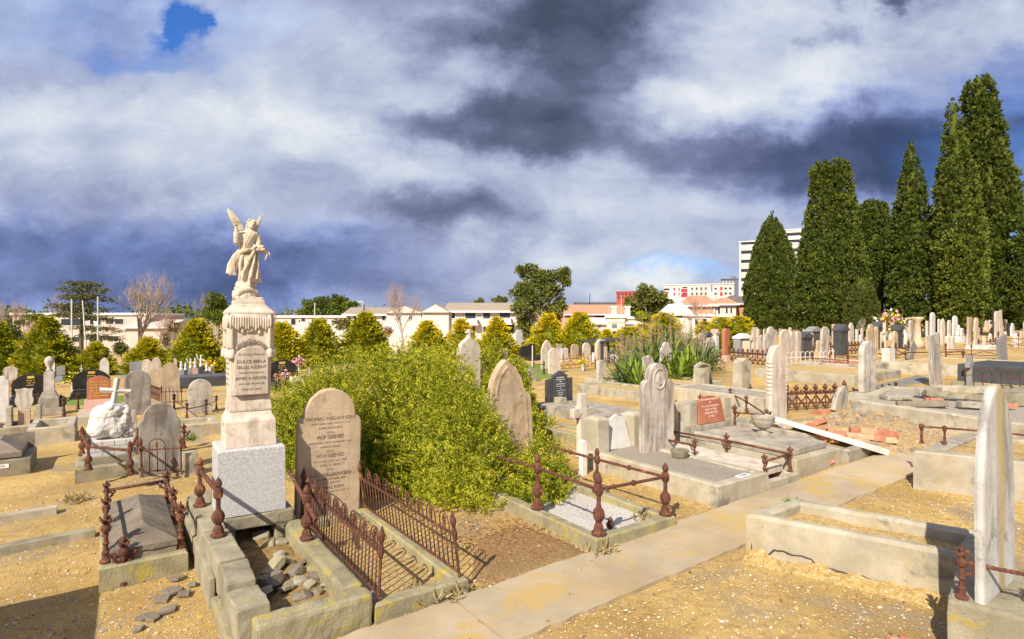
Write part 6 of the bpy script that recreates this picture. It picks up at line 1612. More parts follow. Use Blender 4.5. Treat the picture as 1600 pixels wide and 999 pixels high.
for args in (
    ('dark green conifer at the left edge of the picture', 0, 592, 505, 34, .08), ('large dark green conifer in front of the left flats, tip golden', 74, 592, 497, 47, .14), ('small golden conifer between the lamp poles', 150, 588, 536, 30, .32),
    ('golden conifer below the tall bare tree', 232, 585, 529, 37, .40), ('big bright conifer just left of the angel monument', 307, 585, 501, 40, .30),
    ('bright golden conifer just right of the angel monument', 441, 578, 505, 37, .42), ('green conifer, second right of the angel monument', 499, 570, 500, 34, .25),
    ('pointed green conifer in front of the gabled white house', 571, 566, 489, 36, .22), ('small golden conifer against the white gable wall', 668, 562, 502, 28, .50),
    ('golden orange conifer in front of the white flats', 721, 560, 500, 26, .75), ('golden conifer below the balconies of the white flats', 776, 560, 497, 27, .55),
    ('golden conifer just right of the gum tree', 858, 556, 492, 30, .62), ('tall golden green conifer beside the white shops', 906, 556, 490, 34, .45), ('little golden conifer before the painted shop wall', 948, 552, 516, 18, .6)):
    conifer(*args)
conifer('round golden bush left of the flax clump', 985, 548, 512, 22, .6, rnd=True)
conifer('orange golden bush behind the flax clump', 1005, 545, 508, 18, .9, rnd=True)
conifer('tall round golden shrub above the flax clump', 1040, 545, 489, 20, .6, rnd=True, mats=('leaf_bright', 'leaf_conifer_light', 'leaf_gold'))
conifer('small golden bush right of the flax clump', 1102, 545, 504, 14, .6, rnd=True)
conifer('round yellow-green bush before the bay-windowed house', 1127, 545, 497, 19, .5, rnd=True)
conifer('round yellow-green bush beside the leftmost cypress', 1155, 545, 495, 17, .55, rnd=True)

# bare winter trees
def bare(label, px, base_py, top_py, half, Y, mat='bark_twig', tmat='bark_pale', seed=1, trunk=.10, dens=7, dead=False):
    rnd = random.Random(seed)
    x = (px-800)/F*Y; z = gz(x, Y); H = zat(top_py, Y)-z; k = Y/F; Wd = half*k
    root = thing('bare_tree', label, 'tree', (x, Y, z))
    tr = MB(); tw = MB()
    def grow(p, d, L, r, lev):
        n = 3; pts = [p]
        for i in range(n):
            d = (d+Vector((rnd.gauss(0, .13), rnd.gauss(0, .13), rnd.gauss(0, .08)+.06))).normalized(); pts.append(pts[-1]+d*L/n)
        (tr if lev < 3 else tw).tube(pts, [r*(1-.16*i) for i in range(n+1)], 6 if lev < 2 else 3)
        if lev >= 6 or L < H*.016: return
        m = dens if lev == 0 else rnd.choice([3, 4])
        for i in range(m):
            f_ = .42+.58*(i+rnd.random())/m if lev else .50+.5*(i+rnd.random())/m
            q = min(int(f_*n), n-1); b = pts[q].lerp(pts[q+1], f_*n-q)
            az = rnd.random()*2*PI; sp_ = rnd.uniform(.38, .80)
            nd = (d*math.cos(sp_)+Vector((math.cos(az), math.sin(az), .12))*math.sin(sp_)).normalized()
            grow(b, nd, L*rnd.uniform(.52, .76), r*(.42+.15*rnd.random()), lev+1)
    grow(Vector((0, 0, -.1)), Vector((0, 0, 1)), H*.42, H*trunk*.24, 0)
    vs = np.array(tw.v+tr.v); zm = vs[:, 2].max(); rm = np.percentile(np.hypot(vs[:, 0], vs[:, 1]), 97)
    def sq(mb): mb.v = [(a*(Wd/rm if c > H*.2 else 1), b*(Wd/rm if c > H*.2 else 1), c*H/zm) for a, b, c in mb.v]
    sq(tr); sq(tw)
    tr.build('trunk', tmat, root); tw.build('twigs', mat, root)
    return root
bare('tall bare plane tree with pale limbs in front of the left flats', 213, 566, 412, 52, 70, seed=3, mat='bark_twig')
bare('bare reddish tree right of the tall plane tree', 262, 560, 470, 24, 85, seed=5, mat='bark_twig_red', tmat='bark_grey')
bare('grey bare tree behind the green one at the angel monument', 308, 560, 452, 26, 80, seed=8, mat='bark_grey', tmat='bark_grey')
bare('bare tree with orange twigs before the gabled white house', 632, 560, 428, 38, 62, seed=12, mat='bark_twig_red')
bare('bare pale-trunked tree in front of the red-tiled house', 1096, 545, 432, 22, 66, seed=15, mat='bark_twig_red', tmat='bark_pale')
bare('white-stemmed bare tree at the left edge of the picture', 6, 560, 455, 14, 75, seed=17, mat='bark_pale')
bare('rusty brown bare tree at the left edge behind the white stem', 24, 560, 462, 16, 90, seed=18, mat='bark_twig_red', tmat='bark_grey')
bare('reddish bare tree behind the cedar', 100, 560, 455, 24, 95, seed=19, mat='bark_twig_red', tmat='bark_grey')
bare('small bare tree above the flat white building', 425, 545, 478, 10, 90, seed=23, mat='bark_twig_red', tmat='bark_grey')
bare('bare shrub among the right-hand headstones under the cypresses', 1490, 530, 470, 14, 62, seed=29, mat='bark_twig', dens=9)
bare('thin bare sapling by the blunt-topped cypress', 1345, 545, 497, 10, 44, seed=31, mat='bark_pale', dens=6)

# broadleaf trees made of leaf clumps on limbs
def clumps(name_, label, px, Y, base_py, blobs, mats, trunk=None, n=60, q=46, leaf=.30, cat='tree', tmat='bark_pale', limbs=True, kindname='crown', group=None):
    """blobs: (px, py, rx, ry) in the photo plane at the tree's own distance, given depth by their own radius"""
    x = (px-800)/F*Y; z = gz(x, Y); k = Y/F
    root = thing(name_, label, cat, (x, Y, z), group=group)
    Vs = []; Ms = []
    lim = MB()
    for bi, (bx, by, rx, ry) in enumerate(blobs):
        cx = (bx-px)*k; cz = zat(by, Y)-z; rx_, rz_ = rx*k, ry*k; cy = random.uniform(-.6, .6)*rx_
        m = max(10, int(n*(rx*ry)/400))
        D = sphere_dirs(m); rad = RNG.random(m)**.4
        C = D*rad[:, None]*[rx_*.86, rx_*.8, rz_*.86]+[cx, cy, cz]
        rl = .20*min(rx_, rz_)+.12*leaf*2
        P = np.repeat(C, q, 0); dd = unit(sphere_dirs(len(P))+[0, 0, .15]); P = P+dd*(rl*(.3+.8*RNG.random(len(P))))[:, None]*[1.25, 1.25, .8]
        dv = unit(dd+RNG.normal(size=P.shape)*.6)
        Vs.append(leaves(P, dv, leaf*(.6+.7*RNG.random(len(P))), leaf*.42)); Ms.append(np.repeat(RNG.choice(len(mats), m, p=[.62]+[.38/(len(mats)-1)]*(len(mats)-1)) if len(mats) > 1 else np.zeros(m, int), q))
        if limbs:
            h0 = (cz)*.42
            lim.tube([(0, 0, h0*.8), (cx*.45, cy*.4, h0+(cz-h0)*.45), (cx*.9, cy*.8, cz)], [.035*abs(cz)*.55+.03, .05*abs(cz)*.25+.02, .02], 6)
    np_mesh('crown', np.concatenate(Vs), 4, list(mats), np.concatenate(Ms), root)
    if limbs:
        H = max(zat(b[1], Y)-z for b in blobs)
        lim.tube([(0, 0, -.2), (H*.01, 0, H*.2), (0, 0, H*.42)], [H*.032, H*.026, H*.018], 8)
        lim.build('trunk', tmat, root)
    return root
clumps('gum_tree', 'tall open-crowned gum tree with pale trunk behind the headstones', 838, 52, 545,
       [(826, 424, 20, 13), (850, 436, 22, 18), (878, 425, 16, 13), (884, 440, 10, 11), (812, 455, 17, 15), (838, 462, 24, 20), (862, 455, 18, 16), (818, 480, 20, 18), (845, 490, 22, 16), (822, 505, 15, 20), (877, 475, 12, 12), (866, 485, 14, 12), (835, 440, 14, 14), (822, 525, 10, 10), (868, 500, 9, 9)], ('leaf_gum', 'leaf_dark'), n=34, q=46, leaf=.30)
clumps('orange_tree', 'small orange-leaved tree behind the gum tree', 860, 80, 540, [(860, 485, 14, 9)], ('bark_twig_red', 'rust_orange'), n=60, leaf=.35)
clumps('dense_tree', 'dense dark round tree behind the flat white building', 508, 110, 540, [(484, 482, 18, 14), (520, 477, 28, 18), (548, 481, 14, 14), (500, 474, 14, 10), (528, 468, 14, 8), (515, 492, 30, 10)], ('leaf_dark', 'leaf_bright'), n=44, q=40, leaf=.55)
clumps('green_tree', 'bright green tree just left of the angel monument top', 338, 72, 560, [(338, 470, 15, 14), (344, 480, 14, 14), (330, 488, 14, 12), (345, 498, 12, 12)], ('leaf_bright', 'leaf_dark'), n=50, leaf=.32)
clumps('olive_tree', 'broad dull green tree beside the white apartments', 1012, 100, 545, [(1005, 458, 14, 12), (1018, 466, 22, 16), (995, 475, 16, 16), (1035, 474, 14, 12), (1012, 485, 26, 14), (985, 490, 8, 10), (1040, 488, 10, 12)], ('leaf_gum', 'leaf_dark'), n=46, leaf=.55)
clumps('olive_tree', 'small yellowish tree in front of the broad dull green tree', 1010, 76, 545, [(1010, 500, 14, 10), (1000, 494, 8, 8)], ('leaf_gum', 'leaf_conifer_light'), n=60, leaf=.3)
clumps('small_tree', 'small green tree top above the white flats roof', 782, 120, 540, [(782, 470, 13, 7)], ('leaf_dark', 'leaf_bright'), n=70, leaf=.5)
clumps('small_tree', 'tiny tree top peeping over the white flats roof', 750, 120, 540, [(749, 472, 7, 4)], ('leaf_gum',), n=120, leaf=.5)
clumps('grey_shrub', 'grey-green tree beside the large left conifer', 14, 60, 560, [(14, 522, 16, 13), (26, 530, 10, 10)], ('leaf_dark', 'leaf_gum'), n=70, leaf=.28)
clumps('grey_shrub', 'grey-green shrub below the bare plane tree', 190, 66, 560, [(190, 545, 11, 12)], ('leaf_gum', 'leaf_dark'), n=90, leaf=.26)
clumps('grey_shrub', 'loose olive shrub at the left flats corner', 42, 76, 560, [(42, 497, 22, 8), (30, 505, 10, 6)], ('leaf_gum',), n=60, leaf=.26)
clumps('red_shrub', 'rust-red shrub beside the left flats', 270, 84, 560, [(268, 510, 10, 14), (260, 530, 8, 14)], ('bark_twig_red', 'leaf_gum'), n=70, leaf=.28)
clumps('red_shrub', 'small red-leaved shrub by the gabled white house', 606, 56, 560, [(606, 518, 8, 8)], ('bark_twig_red', 'rust_orange'), n=90, leaf=.2)
clumps('hedge_shrub', 'brownish shrub between the conifers and the white house', 540, 60, 560, [(537, 508, 18, 10)], ('leaf_gum', 'leaf_cypress_brown'), n=70, leaf=.24)
# cedar with flat layered boughs
def cedar(label, px, Y, layers):
    x = (px-800)/F*Y; z = gz(x, Y); k = Y/F
    root = thing('cedar_tree', label, 'tree', (x, Y, z)); Vs = []; lim = MB()
    for (bx0, bx1, by) in layers:
        h = zat(by, Y)-z; xa, xb = (bx0-px)*k, (bx1-px)*k
        m = 26
        s = RNG.random(m); a = RNG.normal(size=m)*.55
        C = np.stack([xa+(xb-xa)*s, a*abs(xb-xa)*.25, h-.10*np.abs(xa+(xb-xa)*s)+RNG.normal(size=m)*.12], 1)
        P = np.repeat(C, 30, 0)+RNG.normal(size=(m*30, 3))*[.45, .45, .10]
        Vs.append(leaves(P, unit(RNG.normal(size=P.shape)*[1, 1, .35]), .32, .12))
        lim.tube([(0, 0, h-.5), (xa*.5, 0, h-.1), (xa, 0, h-.15)], [.10, .06, .02], 5); lim.tube([(0, 0, h-.5), (xb*.5, 0, h-.1), (xb, 0, h-.15)], [.10, .06, .02], 5)
    np_mesh('crown', np.concatenate(Vs), 4, 'leaf_cedar', None, root)
    lim.tube([(0, 0, -.2), (0, 0, zat(442, Y)-z)], [.3, .06], 7); lim.build('trunk', 'bark', root)
cedar('dark flat-layered cedar with drooping boughs in front of the left flats', 127, 66, [(110, 146, 443), (100, 162, 452), (92, 150, 462), (110, 168, 466), (80, 140, 476), (98, 160, 482), (74, 150, 490), (110, 172, 496), (120, 185, 512), (128, 178, 525)])

# ---- the big green shrub
def shrub(label, lobes, name='green_shrub', dens=1000, leaf=.038, mats=('leaf_shrub', 'leaf_shrub_tip'), tip=.06, group=None):
    """lobes: centre x, y and radii, standing on the ground"""
    x0 = sum(l[0] for l in lobes)/len(lobes); y0 = sum(l[1] for l in lobes)/len(lobes); z0 = gz(x0, y0)
    root = thing(name, label, 'shrub', (x0, y0, z0), group=group)
    Ps = []; Ds = []; Ls = []; Ms = []
    core = MB()
    for (x, y, rx, ry, h) in lobes:
        area = 2*PI*((rx*ry)**.8+2*(rx*h)**.8*.5)
        m = int(area*dens/8)
        d = sphere_dirs(m); d[:, 2] = np.abs(d[:, 2])
        bump = np.array([1+.17*mnoise.noise(Vector(v)*2.4+Vector((x, y, 0)))+.15*mnoise.noise(Vector(v)*6+Vector((y, x, 0))) for v in d])*(1+.10*(RNG.random(m) < .06))
        r = bump*(1-.26*RNG.random(m)**1.4)
        C = d*r[:, None]*[rx, ry, h]+[x-x0, y-y0, 0]
        # drop sprigs buried inside a neighbouring lobe
        keep = np.ones(m, bool)
        for (x2, y2, rx2, ry2, h2) in lobes:
            if (x2, y2) == (x, y): continue
            e = ((C[:, 0]+x0-x2)/rx2)**2+((C[:, 1]+y0-y2)/ry2)**2+(C[:, 2]/h2)**2
            keep &= e > .60
        C = C[keep]; N = unit(d[keep]/[rx, ry, h]); m = len(C)
        q = 20
        sp_ = unit(N*.8+RNG.normal(size=N.shape)*.45+[0, 0, .55])               # sprig axis
        s = np.tile(np.linspace(0, 1, q), m)
        A = np.repeat(sp_, q, 0); SL = np.repeat(.12+.10*RNG.random(m), q)
        P = np.repeat(C, q, 0)+A*(s*SL)[:, None]+RNG.normal(size=A.shape)*.006
        Dv = unit(A*.7+RNG.normal(size=A.shape)*.75)
        Ps.append(P); Ds.append(Dv); Ls.append(leaf*(.7+.6*RNG.random(len(P)))*(1.1-.35*s))
        Ms.append(np.where((s > .6) & np.repeat(RNG.random(m) < tip*3, q), 1, 0))
        core.ball((x-x0, y-y0, 0), (rx*.66, ry*.66, h*.68), n=22, m=14)
    P = np.concatenate(Ps); L = np.concatenate(Ls)
    np_mesh('foliage', leaves(P, np.concatenate(Ds), L, L*.40, .08), 4, list(mats), np.concatenate(Ms), root)
    core.v = [(a*(1+.10*mnoise.noise(Vector((a, b, c))*2.2)), b, max(c, -.1)) for a, b, c in core.v]
    core.build('foliage', mats[0], root, smooth=True)
    st = MB()
    for i in range(40):
        x, y, rx, ry, h = random.choice(lobes); a = random.uniform(0, 6.28)
        st.tube([(x-x0, y-y0, 0), (x-x0+.5*rx*math.cos(a), y-y0+.5*ry*math.sin(a), h*.5), (x-x0+.92*rx*math.cos(a), y-y0+.92*ry*math.sin(a), h*.45)], [.02, .012, .005], 4)
    st.build('stem', 'bark', root)
    return root
shrub('large rounded light green shrub filling the middle, taller than the sandstone headstone before it', [(-.84, 7.75, .84, 1.0, 1.28), (-.46, 7.40, .56, .76, .80), (-1.08, 8.15, .98, 1.05, 1.70), (-1.75, 8.6, 1.0, 1.0, 1.82), (-2.4, 8.9, .95, .9, 1.74), (-1.35, 9.0, 1.0, 1.0, 1.78), (-1.9, 7.85, .65, .65, 1.2), (-.74, 8.35, .52, .6, 1.12), (-2.95, 8.9, .72, .7, 1.46), (-3.45, 9.1, .66, .6, 1.12)])
shrub('small green shrub spilling out right of the tilted gothic headstone', [(.30, 7.2, .36, .36, .46), (.42, 7.7, .30, .32, .62), (.26, 6.95, .30, .3, .32)])
shrub('green shrub behind the ornate cross-topped headstone', [(-.45, 12.9, .9, .8, 1.55), (.05, 12.7, .45, .5, .95), (-1.8, 12.6, 1.1, .8, 1.45)], dens=700, leaf=.06)
shrub('tiny green shrub on the gravel right of the gothic headstone', [(.42, 11.0, .35, .3, .35)], dens=700, leaf=.05)

# ---- flax clump with dry flower stalks
def flax(label, spots):
    x0, y0 = at(1035, 600); root = thing('flax_clump', label, 'plant', (x0, y0, gz(x0, y0)))
    V = []; Mi = []
    for (px, py, h, col) in spots:
        x, y = at(px, py); z = gz(x, y)
        for i in range(44):
            a = random.uniform(0, 2*PI); L = 1.22*h*random.uniform(.7, 1.15); el = random.uniform(.55, 1.35); w = .042*h/.9*random.uniform(.8, 1.2)
            d = Vector((math.cos(a)*math.cos(el), math.sin(a)*math.cos(el), math.sin(el))); s = Vector((-math.sin(a), math.cos(a), 0))
            p = Vector((x-x0, y-y0, z-gz(x0, y0)))+Vector((random.uniform(-.1, .1), random.uniform(-.1, .1), 0)); pts = [p]
            n = 5
            for j in range(n):
                d = (d+Vector((0, 0, -.16-.10*random.random()*(1.5-el)))).normalized(); pts.append(pts[-1]+d*L/n)
            for j in range(n):
                w0, w1 = w*(1-j/n)**.5, w*(1-(j+1)/n)**.5
                V += [pts[j]-s*w0, pts[j]+s*w0, pts[j+1]+s*w1, pts[j+1]-s*w1]; Mi.append(col if random.random() < .8 else 1-col)
    np_mesh('leaves', np.array([tuple(v) for v in V]), 4, ['leaf_flax', 'leaf_flax_bright'], Mi, root)
    V = []
    for i in range(150):
        px = random.choice([random.uniform(968, 1010), random.uniform(1010, 1105)]); x, y = at(px, random.uniform(575, 590)); h = random.uniform(1.2, 2.2)*(1.0 if px > 1000 else .72)
        p = Vector((x-x0, y-y0, gz(x, y)-gz(x0, y0))); q = p+Vector((random.uniform(-.25, .25), random.uniform(-.2, .2), h))
        s = Vector((.008, .004, 0))
        V += [p-s, p+s, q+s*.6, q-s*.6]
        for k in range(16):
            c = p.lerp(q, .62+.38*random.random()); d = Vector((random.gauss(0, 1), random.gauss(0, 1), .8)).normalized()*.07; s2 = Vector((random.gauss(0, 1), random.gauss(0, 1), 0)).normalized()*.014
            V += [c, c+d*.5+s2, c+d, c+d*.5-s2]
    np_mesh('flower_stalks', np.array([tuple(v) for v in V]), 4, 'stalk_dry', None, root)
    return root
flax('wide clump of strappy green flax with dry pinkish flower stalks', [(985, 606, 1.0, 0), (1000, 610, .95, 1), (975, 598, .95, 0), (1012, 600, 1.1, 0), (1025, 592, 1.2, 0), (992, 592, 1.1, 0), (1055, 592, 1.1, 1), (1070, 594, 1.1, 1), (1060, 583, 1.3, 0), (1085, 590, 1.1, 1), (1095, 586, 1.15, 0), (1040, 582, 1.3, 0), (1015, 582, 1.25, 0), (1078, 580, 1.3, 0), (1030, 574, 1.35, 0), (1003, 601, .9, 1), (1100, 580, 1.1, 0), (1035, 570, 1.6, 0), (1055, 572, 1.6, 0), (1018, 574, 1.5, 0), (1075, 574, 1.5, 0), (1000, 578, 1.35, 0), (1088, 574, 1.4, 0), (985, 584, 1.2, 0), (970, 604, .8, 0), (1045, 590, 1.3, 0), (1020, 586, 1.3, 1), (1048, 600, .9, 1), (1064, 598, .9, 1), (990, 600, .9, 1)])

# ---- little weeds and dry tufts
def tuft(px, py, h, n, mat, label, dz=0.0, name='weed', group=None, spread=.03):
    x, y = at(px, py, dz)
    P = RNG.normal(size=(n, 3))*[spread, spread, .004]; D = unit(RNG.normal(size=(n, 3))*[.6, .6, .2]+[0, 0, .9])
    o = np_mesh(name, leaves(P, D, h*(.6+.7*RNG.random(n)), h*.12, .1), 4, mat, None, None, (x, y, gz(x, y)+dz)); return tag(o, label, 'weed', group)
tuft(1238, 792, .10, 40, 'weed', 'small green weed in the corner of the big cracked kerb', .29); tuft(1404, 706, .08, 40, 'weed', 'small green weed at the end of the grey kerb under the fallen slab')
tuft(1540, 822, .10, 40, 'weed', 'green weed beside the ochre-striped headstone', .30)
for i, (px, py) in enumerate(((938, 862), (120, 785), (700, 930), (660, 935), (1010, 818))): tuft(px, py, .14, 70, 'dry_grass', 'dry straw tuft growing out of the grit', 0, 'dry_tuft', 'dry straw tufts on the grit', .07)
tuft(300, 690, .14, 60, 'weed', 'green weed on the brick pier behind the angel monument', .1)

# ---- grit: loose pebbles over the near ground (one uncountable object)
n = 46000
A_ = RNG.uniform(-1.0, 12, n*3); B_ = RNG.uniform(-3.5, 9, n*3)
X = A_*AX+B_*BX; Y = A_*AY+B_*BY
dd = np.hypot(X, Y); ok = (Y > 2.6) & (np.abs(X/np.maximum(Y, .1)) < 1.0) & ~((A_ > 3.3+.1*np.sin(B_*3)) & (A_ < 4.08+.06*np.sin(B_*2.3)) & (RNG.random(n*3) < .90)) & (dd < 11) & (RNG.random(n*3) < np.clip((5.2/dd)**1.6, 0, 1))
X, Y = X[ok][:n], Y[ok][:n]; n = len(X)
Zg = np.array([gz(a, b)+.018*mnoise.noise(Vector((a*.9, b*.9, 3)))+.010*mnoise.noise(Vector((a*2.3, b*2.3, 7)))-.012 for a, b in zip(X, Y)])
r = .0045+.009*RNG.random(n)**3+(RNG.random(n) < .012)*.012
octv = np.array([(1, 0, 0), (0, 1, 0), (-1, 0, 0), (0, -1, 0), (0, 0, 1), (0, 0, -1)], float)
tri = [(0, 1, 4), (1, 2, 4), (2, 3, 4), (3, 0, 4)]
sc = np.stack([r*(.7+.7*RNG.random(n)), r*(.7+.7*RNG.random(n)), r*(.4+.5*RNG.random(n))], 1); an = RNG.random(n)*6.28
pts = octv[None]*sc[:, None, :]; c, s = np.cos(an)[:, None], np.sin(an)[:, None]
px_, py_ = pts[..., 0]*c-pts[..., 1]*s, pts[..., 0]*s+pts[..., 1]*c
pts = np.stack([px_+X[:, None], py_+Y[:, None], pts[..., 2]+Zg[:, None]+r[:, None]*.15], 2)
V = np.concatenate([pts[:, list(t_)] for t_ in tri], 1).reshape(-1, 3)
M('pebble_ochre', (.42, .26, .09), (.60, .43, .20), s=30, bump=0); M('pebble_grey', (.24, .20, .15), (.36, .31, .25), s=30, bump=0); M('pebble_pale', (.62, .55, .44), (.76, .70, .62), s=30, bump=0); M('pebble_rust', (.30, .13, .05), (.45, .22, .09), s=30, bump=0)
mi = np.repeat(RNG.choice(4, n, p=[.62, .20, .11, .07]), 4)
o = np_mesh('gravel', V, 3, ['pebble_ochre', 'pebble_grey', 'pebble_pale', 'pebble_rust'], mi); stuff(o, 'loose yellow and white grit scattered over the ground')
n = 9000
B3 = RNG.uniform(-3, 9, n*2); A3 = RNG.uniform(.5, 12, n*2); cl = np.array([mnoise.noise(Vector((a*1.1, b*1.1, 5))) for a, b in zip(A3, B3)])
ok = (cl > .08) & ~((A3 > 3.2) & (A3 < 4.15)); A3, B3 = A3[ok][:n], B3[ok][:n]; n = len(A3)
P = np.stack([A3*AX+B3*BX, A3*AY+B3*BY, np.zeros(n)], 1); P[:, 2] = [gz(a, b)-.005 for a, b in P[:, :2]]
o = np_mesh('dry_grass', leaves(P, unit(RNG.normal(size=P.shape)*[.8, .8, .15]+[0, 0, .55]), .045*(.5+RNG.random(n)), .0045), 4, 'dry_grass'); stuff(o, 'thin dry grass stubble in patches over the grit')
# fallen leaves by the shrub
n = 1100; P = np.stack([RNG.normal(-.1, .42, n), RNG.normal(6.0, .35, n), np.zeros(n)], 1); P = P[(P[:, 0]*AX+P[:, 1]*AY) > 4.25]; n = len(P)
P[:, 2] = [gz(a, b)+.008+random.random()*.012 for a, b in P[:, :2]]
n2 = 700; B2 = RNG.uniform(-3, 8, n2); A2 = RNG.uniform(1.5, 9, n2)
P2 = np.stack([A2*AX+B2*BX, A2*AY+B2*BY, np.zeros(n2)], 1); P2[:, 2] = [gz(a, b)+.012 for a, b in P2[:, :2]]
P = np.concatenate([P, P2]); n += n2
o = np_mesh('leaf_litter', leaves(P, unit(RNG.normal(size=P.shape)*[1, 1, .18]), .035*(.6+.7*RNG.random(n)), .016), 4, 'leaf_litter'); stuff(o, 'brown dead leaves littering the grit below the shrub')
# slate shards on the grit
for i, (px, py, r_) in enumerate(((250, 938, .10), (268, 925, .13), (240, 965, .09), (285, 930, .08), (225, 968, .07), (262, 955, .11), (300, 915, .07), (215, 985, .06), (276, 905, .08))):
    x, y = at(px, py); mb = MB(); k = random.randint(4, 6)
    mb.slab([(r_*random.uniform(.5, 1.1)*math.cos(2*PI*q/k), r_*random.uniform(.5, 1.0)*math.sin(2*PI*q/k)) for q in range(k)], -.01, .012)
    o = mb.build('slate_shard', 'slate', None, (x, y, gz(x, y)+.008), rot=(R(random.uniform(-7, 7)), R(random.uniform(-7, 7)), random.uniform(0, 6)), bevel=.003); tag(o, 'flat grey slate shard lying on the grit by the broken wall', 'slate shard', 'slate shards on the grit')
# ---- far belt of suburban trees behind the houses, one uncountable mass
m = 1500
az = RNG.uniform(-1.15, 1.2, m); D = RNG.uniform(128, 150, m)
X = D*np.sin(az); Y = D*np.cos(az); Zg = np.array([gz(a, b) for a, b in zip(X, Y)])
top = np.array([2.3+1.6+2.2*mnoise.noise(Vector((a*14, 2, 0)))+1.2*mnoise.noise(Vector((a*45, 5, 0))) for a in az])
C = np.stack([X, Y, Zg+(top-Zg)*RNG.random(m)**.7], 1)
P = np.repeat(C, 26, 0)+RNG.normal(size=(m*26, 3))*[1.1, 1.1, .7]
o = np_mesh('woods', leaves(P, unit(RNG.normal(size=P.shape)+[0, 0, .4]), .9*(.6+.7*RNG.random(len(P))), .42), 4, ['leaf_dark', 'leaf_gum'], np.repeat(RNG.integers(0, 2, m), 26))
stuff(o, 'far-off belt of suburban trees behind the houses')
# ================================================================== buildings beyond the cemetery
def house(name, label, px0, px1, Y, eave_py, ridge_py=None, base_py=None, mat='render_white', roof='tile_brown', wins=(), rot=0.0, depth=9, hip=0.0, gable_front=False, flat=False, cat='building', over=.5, frame='trim_white', group=None):
    """front wall spans px0..px1 at distance Y; wins: (px0, px1, py0, py1, kind)"""
    x0, x1 = (px0-800)/F*Y, (px1-800)/F*Y; xm = (x0+x1)/2; w = x1-x0; z = gz(xm, Y)-.3
    cz_ = 1.0
    if name in ('office_tower', 'white_apartments', 'grey_building', 'brick_building', 'bay_house', 'brick_house', 'shop'):
        rot = -math.degrees(math.atan(xm/Y)); cz_ = math.cos(R(rot)); w *= cz_
    H = zat(eave_py, Y)-z
    root = thing(name, label, cat, (xm, Y, z), R(rot), group)
    MB().box(-w/2, w/2, 0, depth, 0, H).build('wall', mat, root)
    if flat:
        MB().box(-w/2-.3, w/2+.3, -.3, depth+.3, H, H+.35).build('roof', roof, root)
    else:
        rh = zat(ridge_py, Y+depth*.5)-z-H if not gable_front else zat(ridge_py, Y)-z-H
        o = over
        if gable_front:
            MB().prism([(-w/2-o, H), (w/2+o, H), (0, H+rh)], -o, depth+o).build('roof', roof, root)
            MB().prism([(-w/2, H), (w/2, H), (0, H+rh*.93)], -o-.06, -o+.01).build('gable', mat, root)
        else:
            hx = hip*w/2
            vs = [(-w/2-o, -o, H), (w/2+o, -o, H), (w/2+o, depth+o, H), (-w/2-o, depth+o, H), (-w/2+hx-o*(hip == 0), depth/2, H+rh), (w/2-hx+o*(hip == 0), depth/2, H+rh)]
            MB().add(vs, [(3, 2, 1, 0), (0, 1, 5, 4), (1, 2, 5), (2, 3, 4, 5), (3, 0, 4)]).build('roof', roof, root)
            MB().box(-w/2-o, w/2+o, -o-.06, -o, H-.18, H+.06).build('gutter', frame, root)
    for wdw in wins:
        a, b, c, d = wdw[:4]; kd = wdw[4] if len(wdw) > 4 else 'win'
        xa, xb = ((a-800)/F*Y-xm)*cz_, ((b-800)/F*Y-xm)*cz_; zb, za = zat(c, Y)-z, zat(d, Y)-z
        if kd == 'win':
            f_ = MB().box(xa-.08, xb+.08, -.07, .02, za-.08, zb+.08).build('window', frame, root)
            MB().box(xa, xb, -.09, -.03, za, zb).build('pane', 'glass_dark', f_)
        elif kd == 'dark':
            f_ = MB().box(xa, xb, -.05, .02, za, zb).build('window', 'glass_dark', root)
        elif kd == 'balcony':
            f_ = MB().box(xa, xb, -1.1, -1.0, za, za+(zb-za)*.62).box(xa, xb, -1.1, 0, za-.15, za).box(xa, xa+.1, -1.1, 0, za, za+(zb-za)*.62).box(xb-.1, xb, -1.1, 0, za, za+(zb-za)*.62).build('balcony', wdw[5] if len(wdw) > 5 else 'timber_white', root)
        else: MB().box(xa, xb, -.12, .02, za, zb).build('panel', kd, root)
    return root
# left flats
house('apartment_building', 'low pinkish flat-roofed flats with ribbon windows behind the cedar', 20, 234, 92, 493, None, mat='render_pink', roof='trim_white', flat=True,
      wins=((96, 116, 499, 509), (116, 130, 499, 509), (141, 158, 500, 508), (166, 178, 499, 507), (180, 193, 499, 507), (113, 125, 527, 535), (140, 160, 525, 535), (168, 186, 526, 533), (147, 153, 502, 511, 'trim_white')))
house('house', 'pinkish wing with a sloping roofline right of the left flats', 196, 261, 90, 512, 500, mat='render_pink', roof='render_pink', wins=((205, 214, 560, 568),), depth=8)
house('flat_building', 'long low white building with a flat roof and a dark doorway', 428, 545, 96, 497, None, mat='render_white', roof='trim_white', flat=True, wins=((455, 462, 499, 508, 'win'), (471, 477, 498, 503), (467, 469, 501, 504, 'dark'), (487, 491, 498, 503)))
house('gabled_house', 'white rendered house with a brown tiled roof, left of the gable', 541, 640, 80, 492, 481, mat='render_white', roof='tile_brown', depth=8, wins=((553, 560, 493, 504), (579, 587, 494, 503), (597, 602, 493, 501), (544, 547, 496, 502, 'dark')))
house('gabled_house', 'white gable-ended wing with a brown roof behind the orange bare tree', 604, 660, 76, 490, 478, mat='render_white', roof='tile_brown', gable_front=True, depth=9, wins=((639, 644, 492, 500), (658, 660, 491, 496)), over=.3)
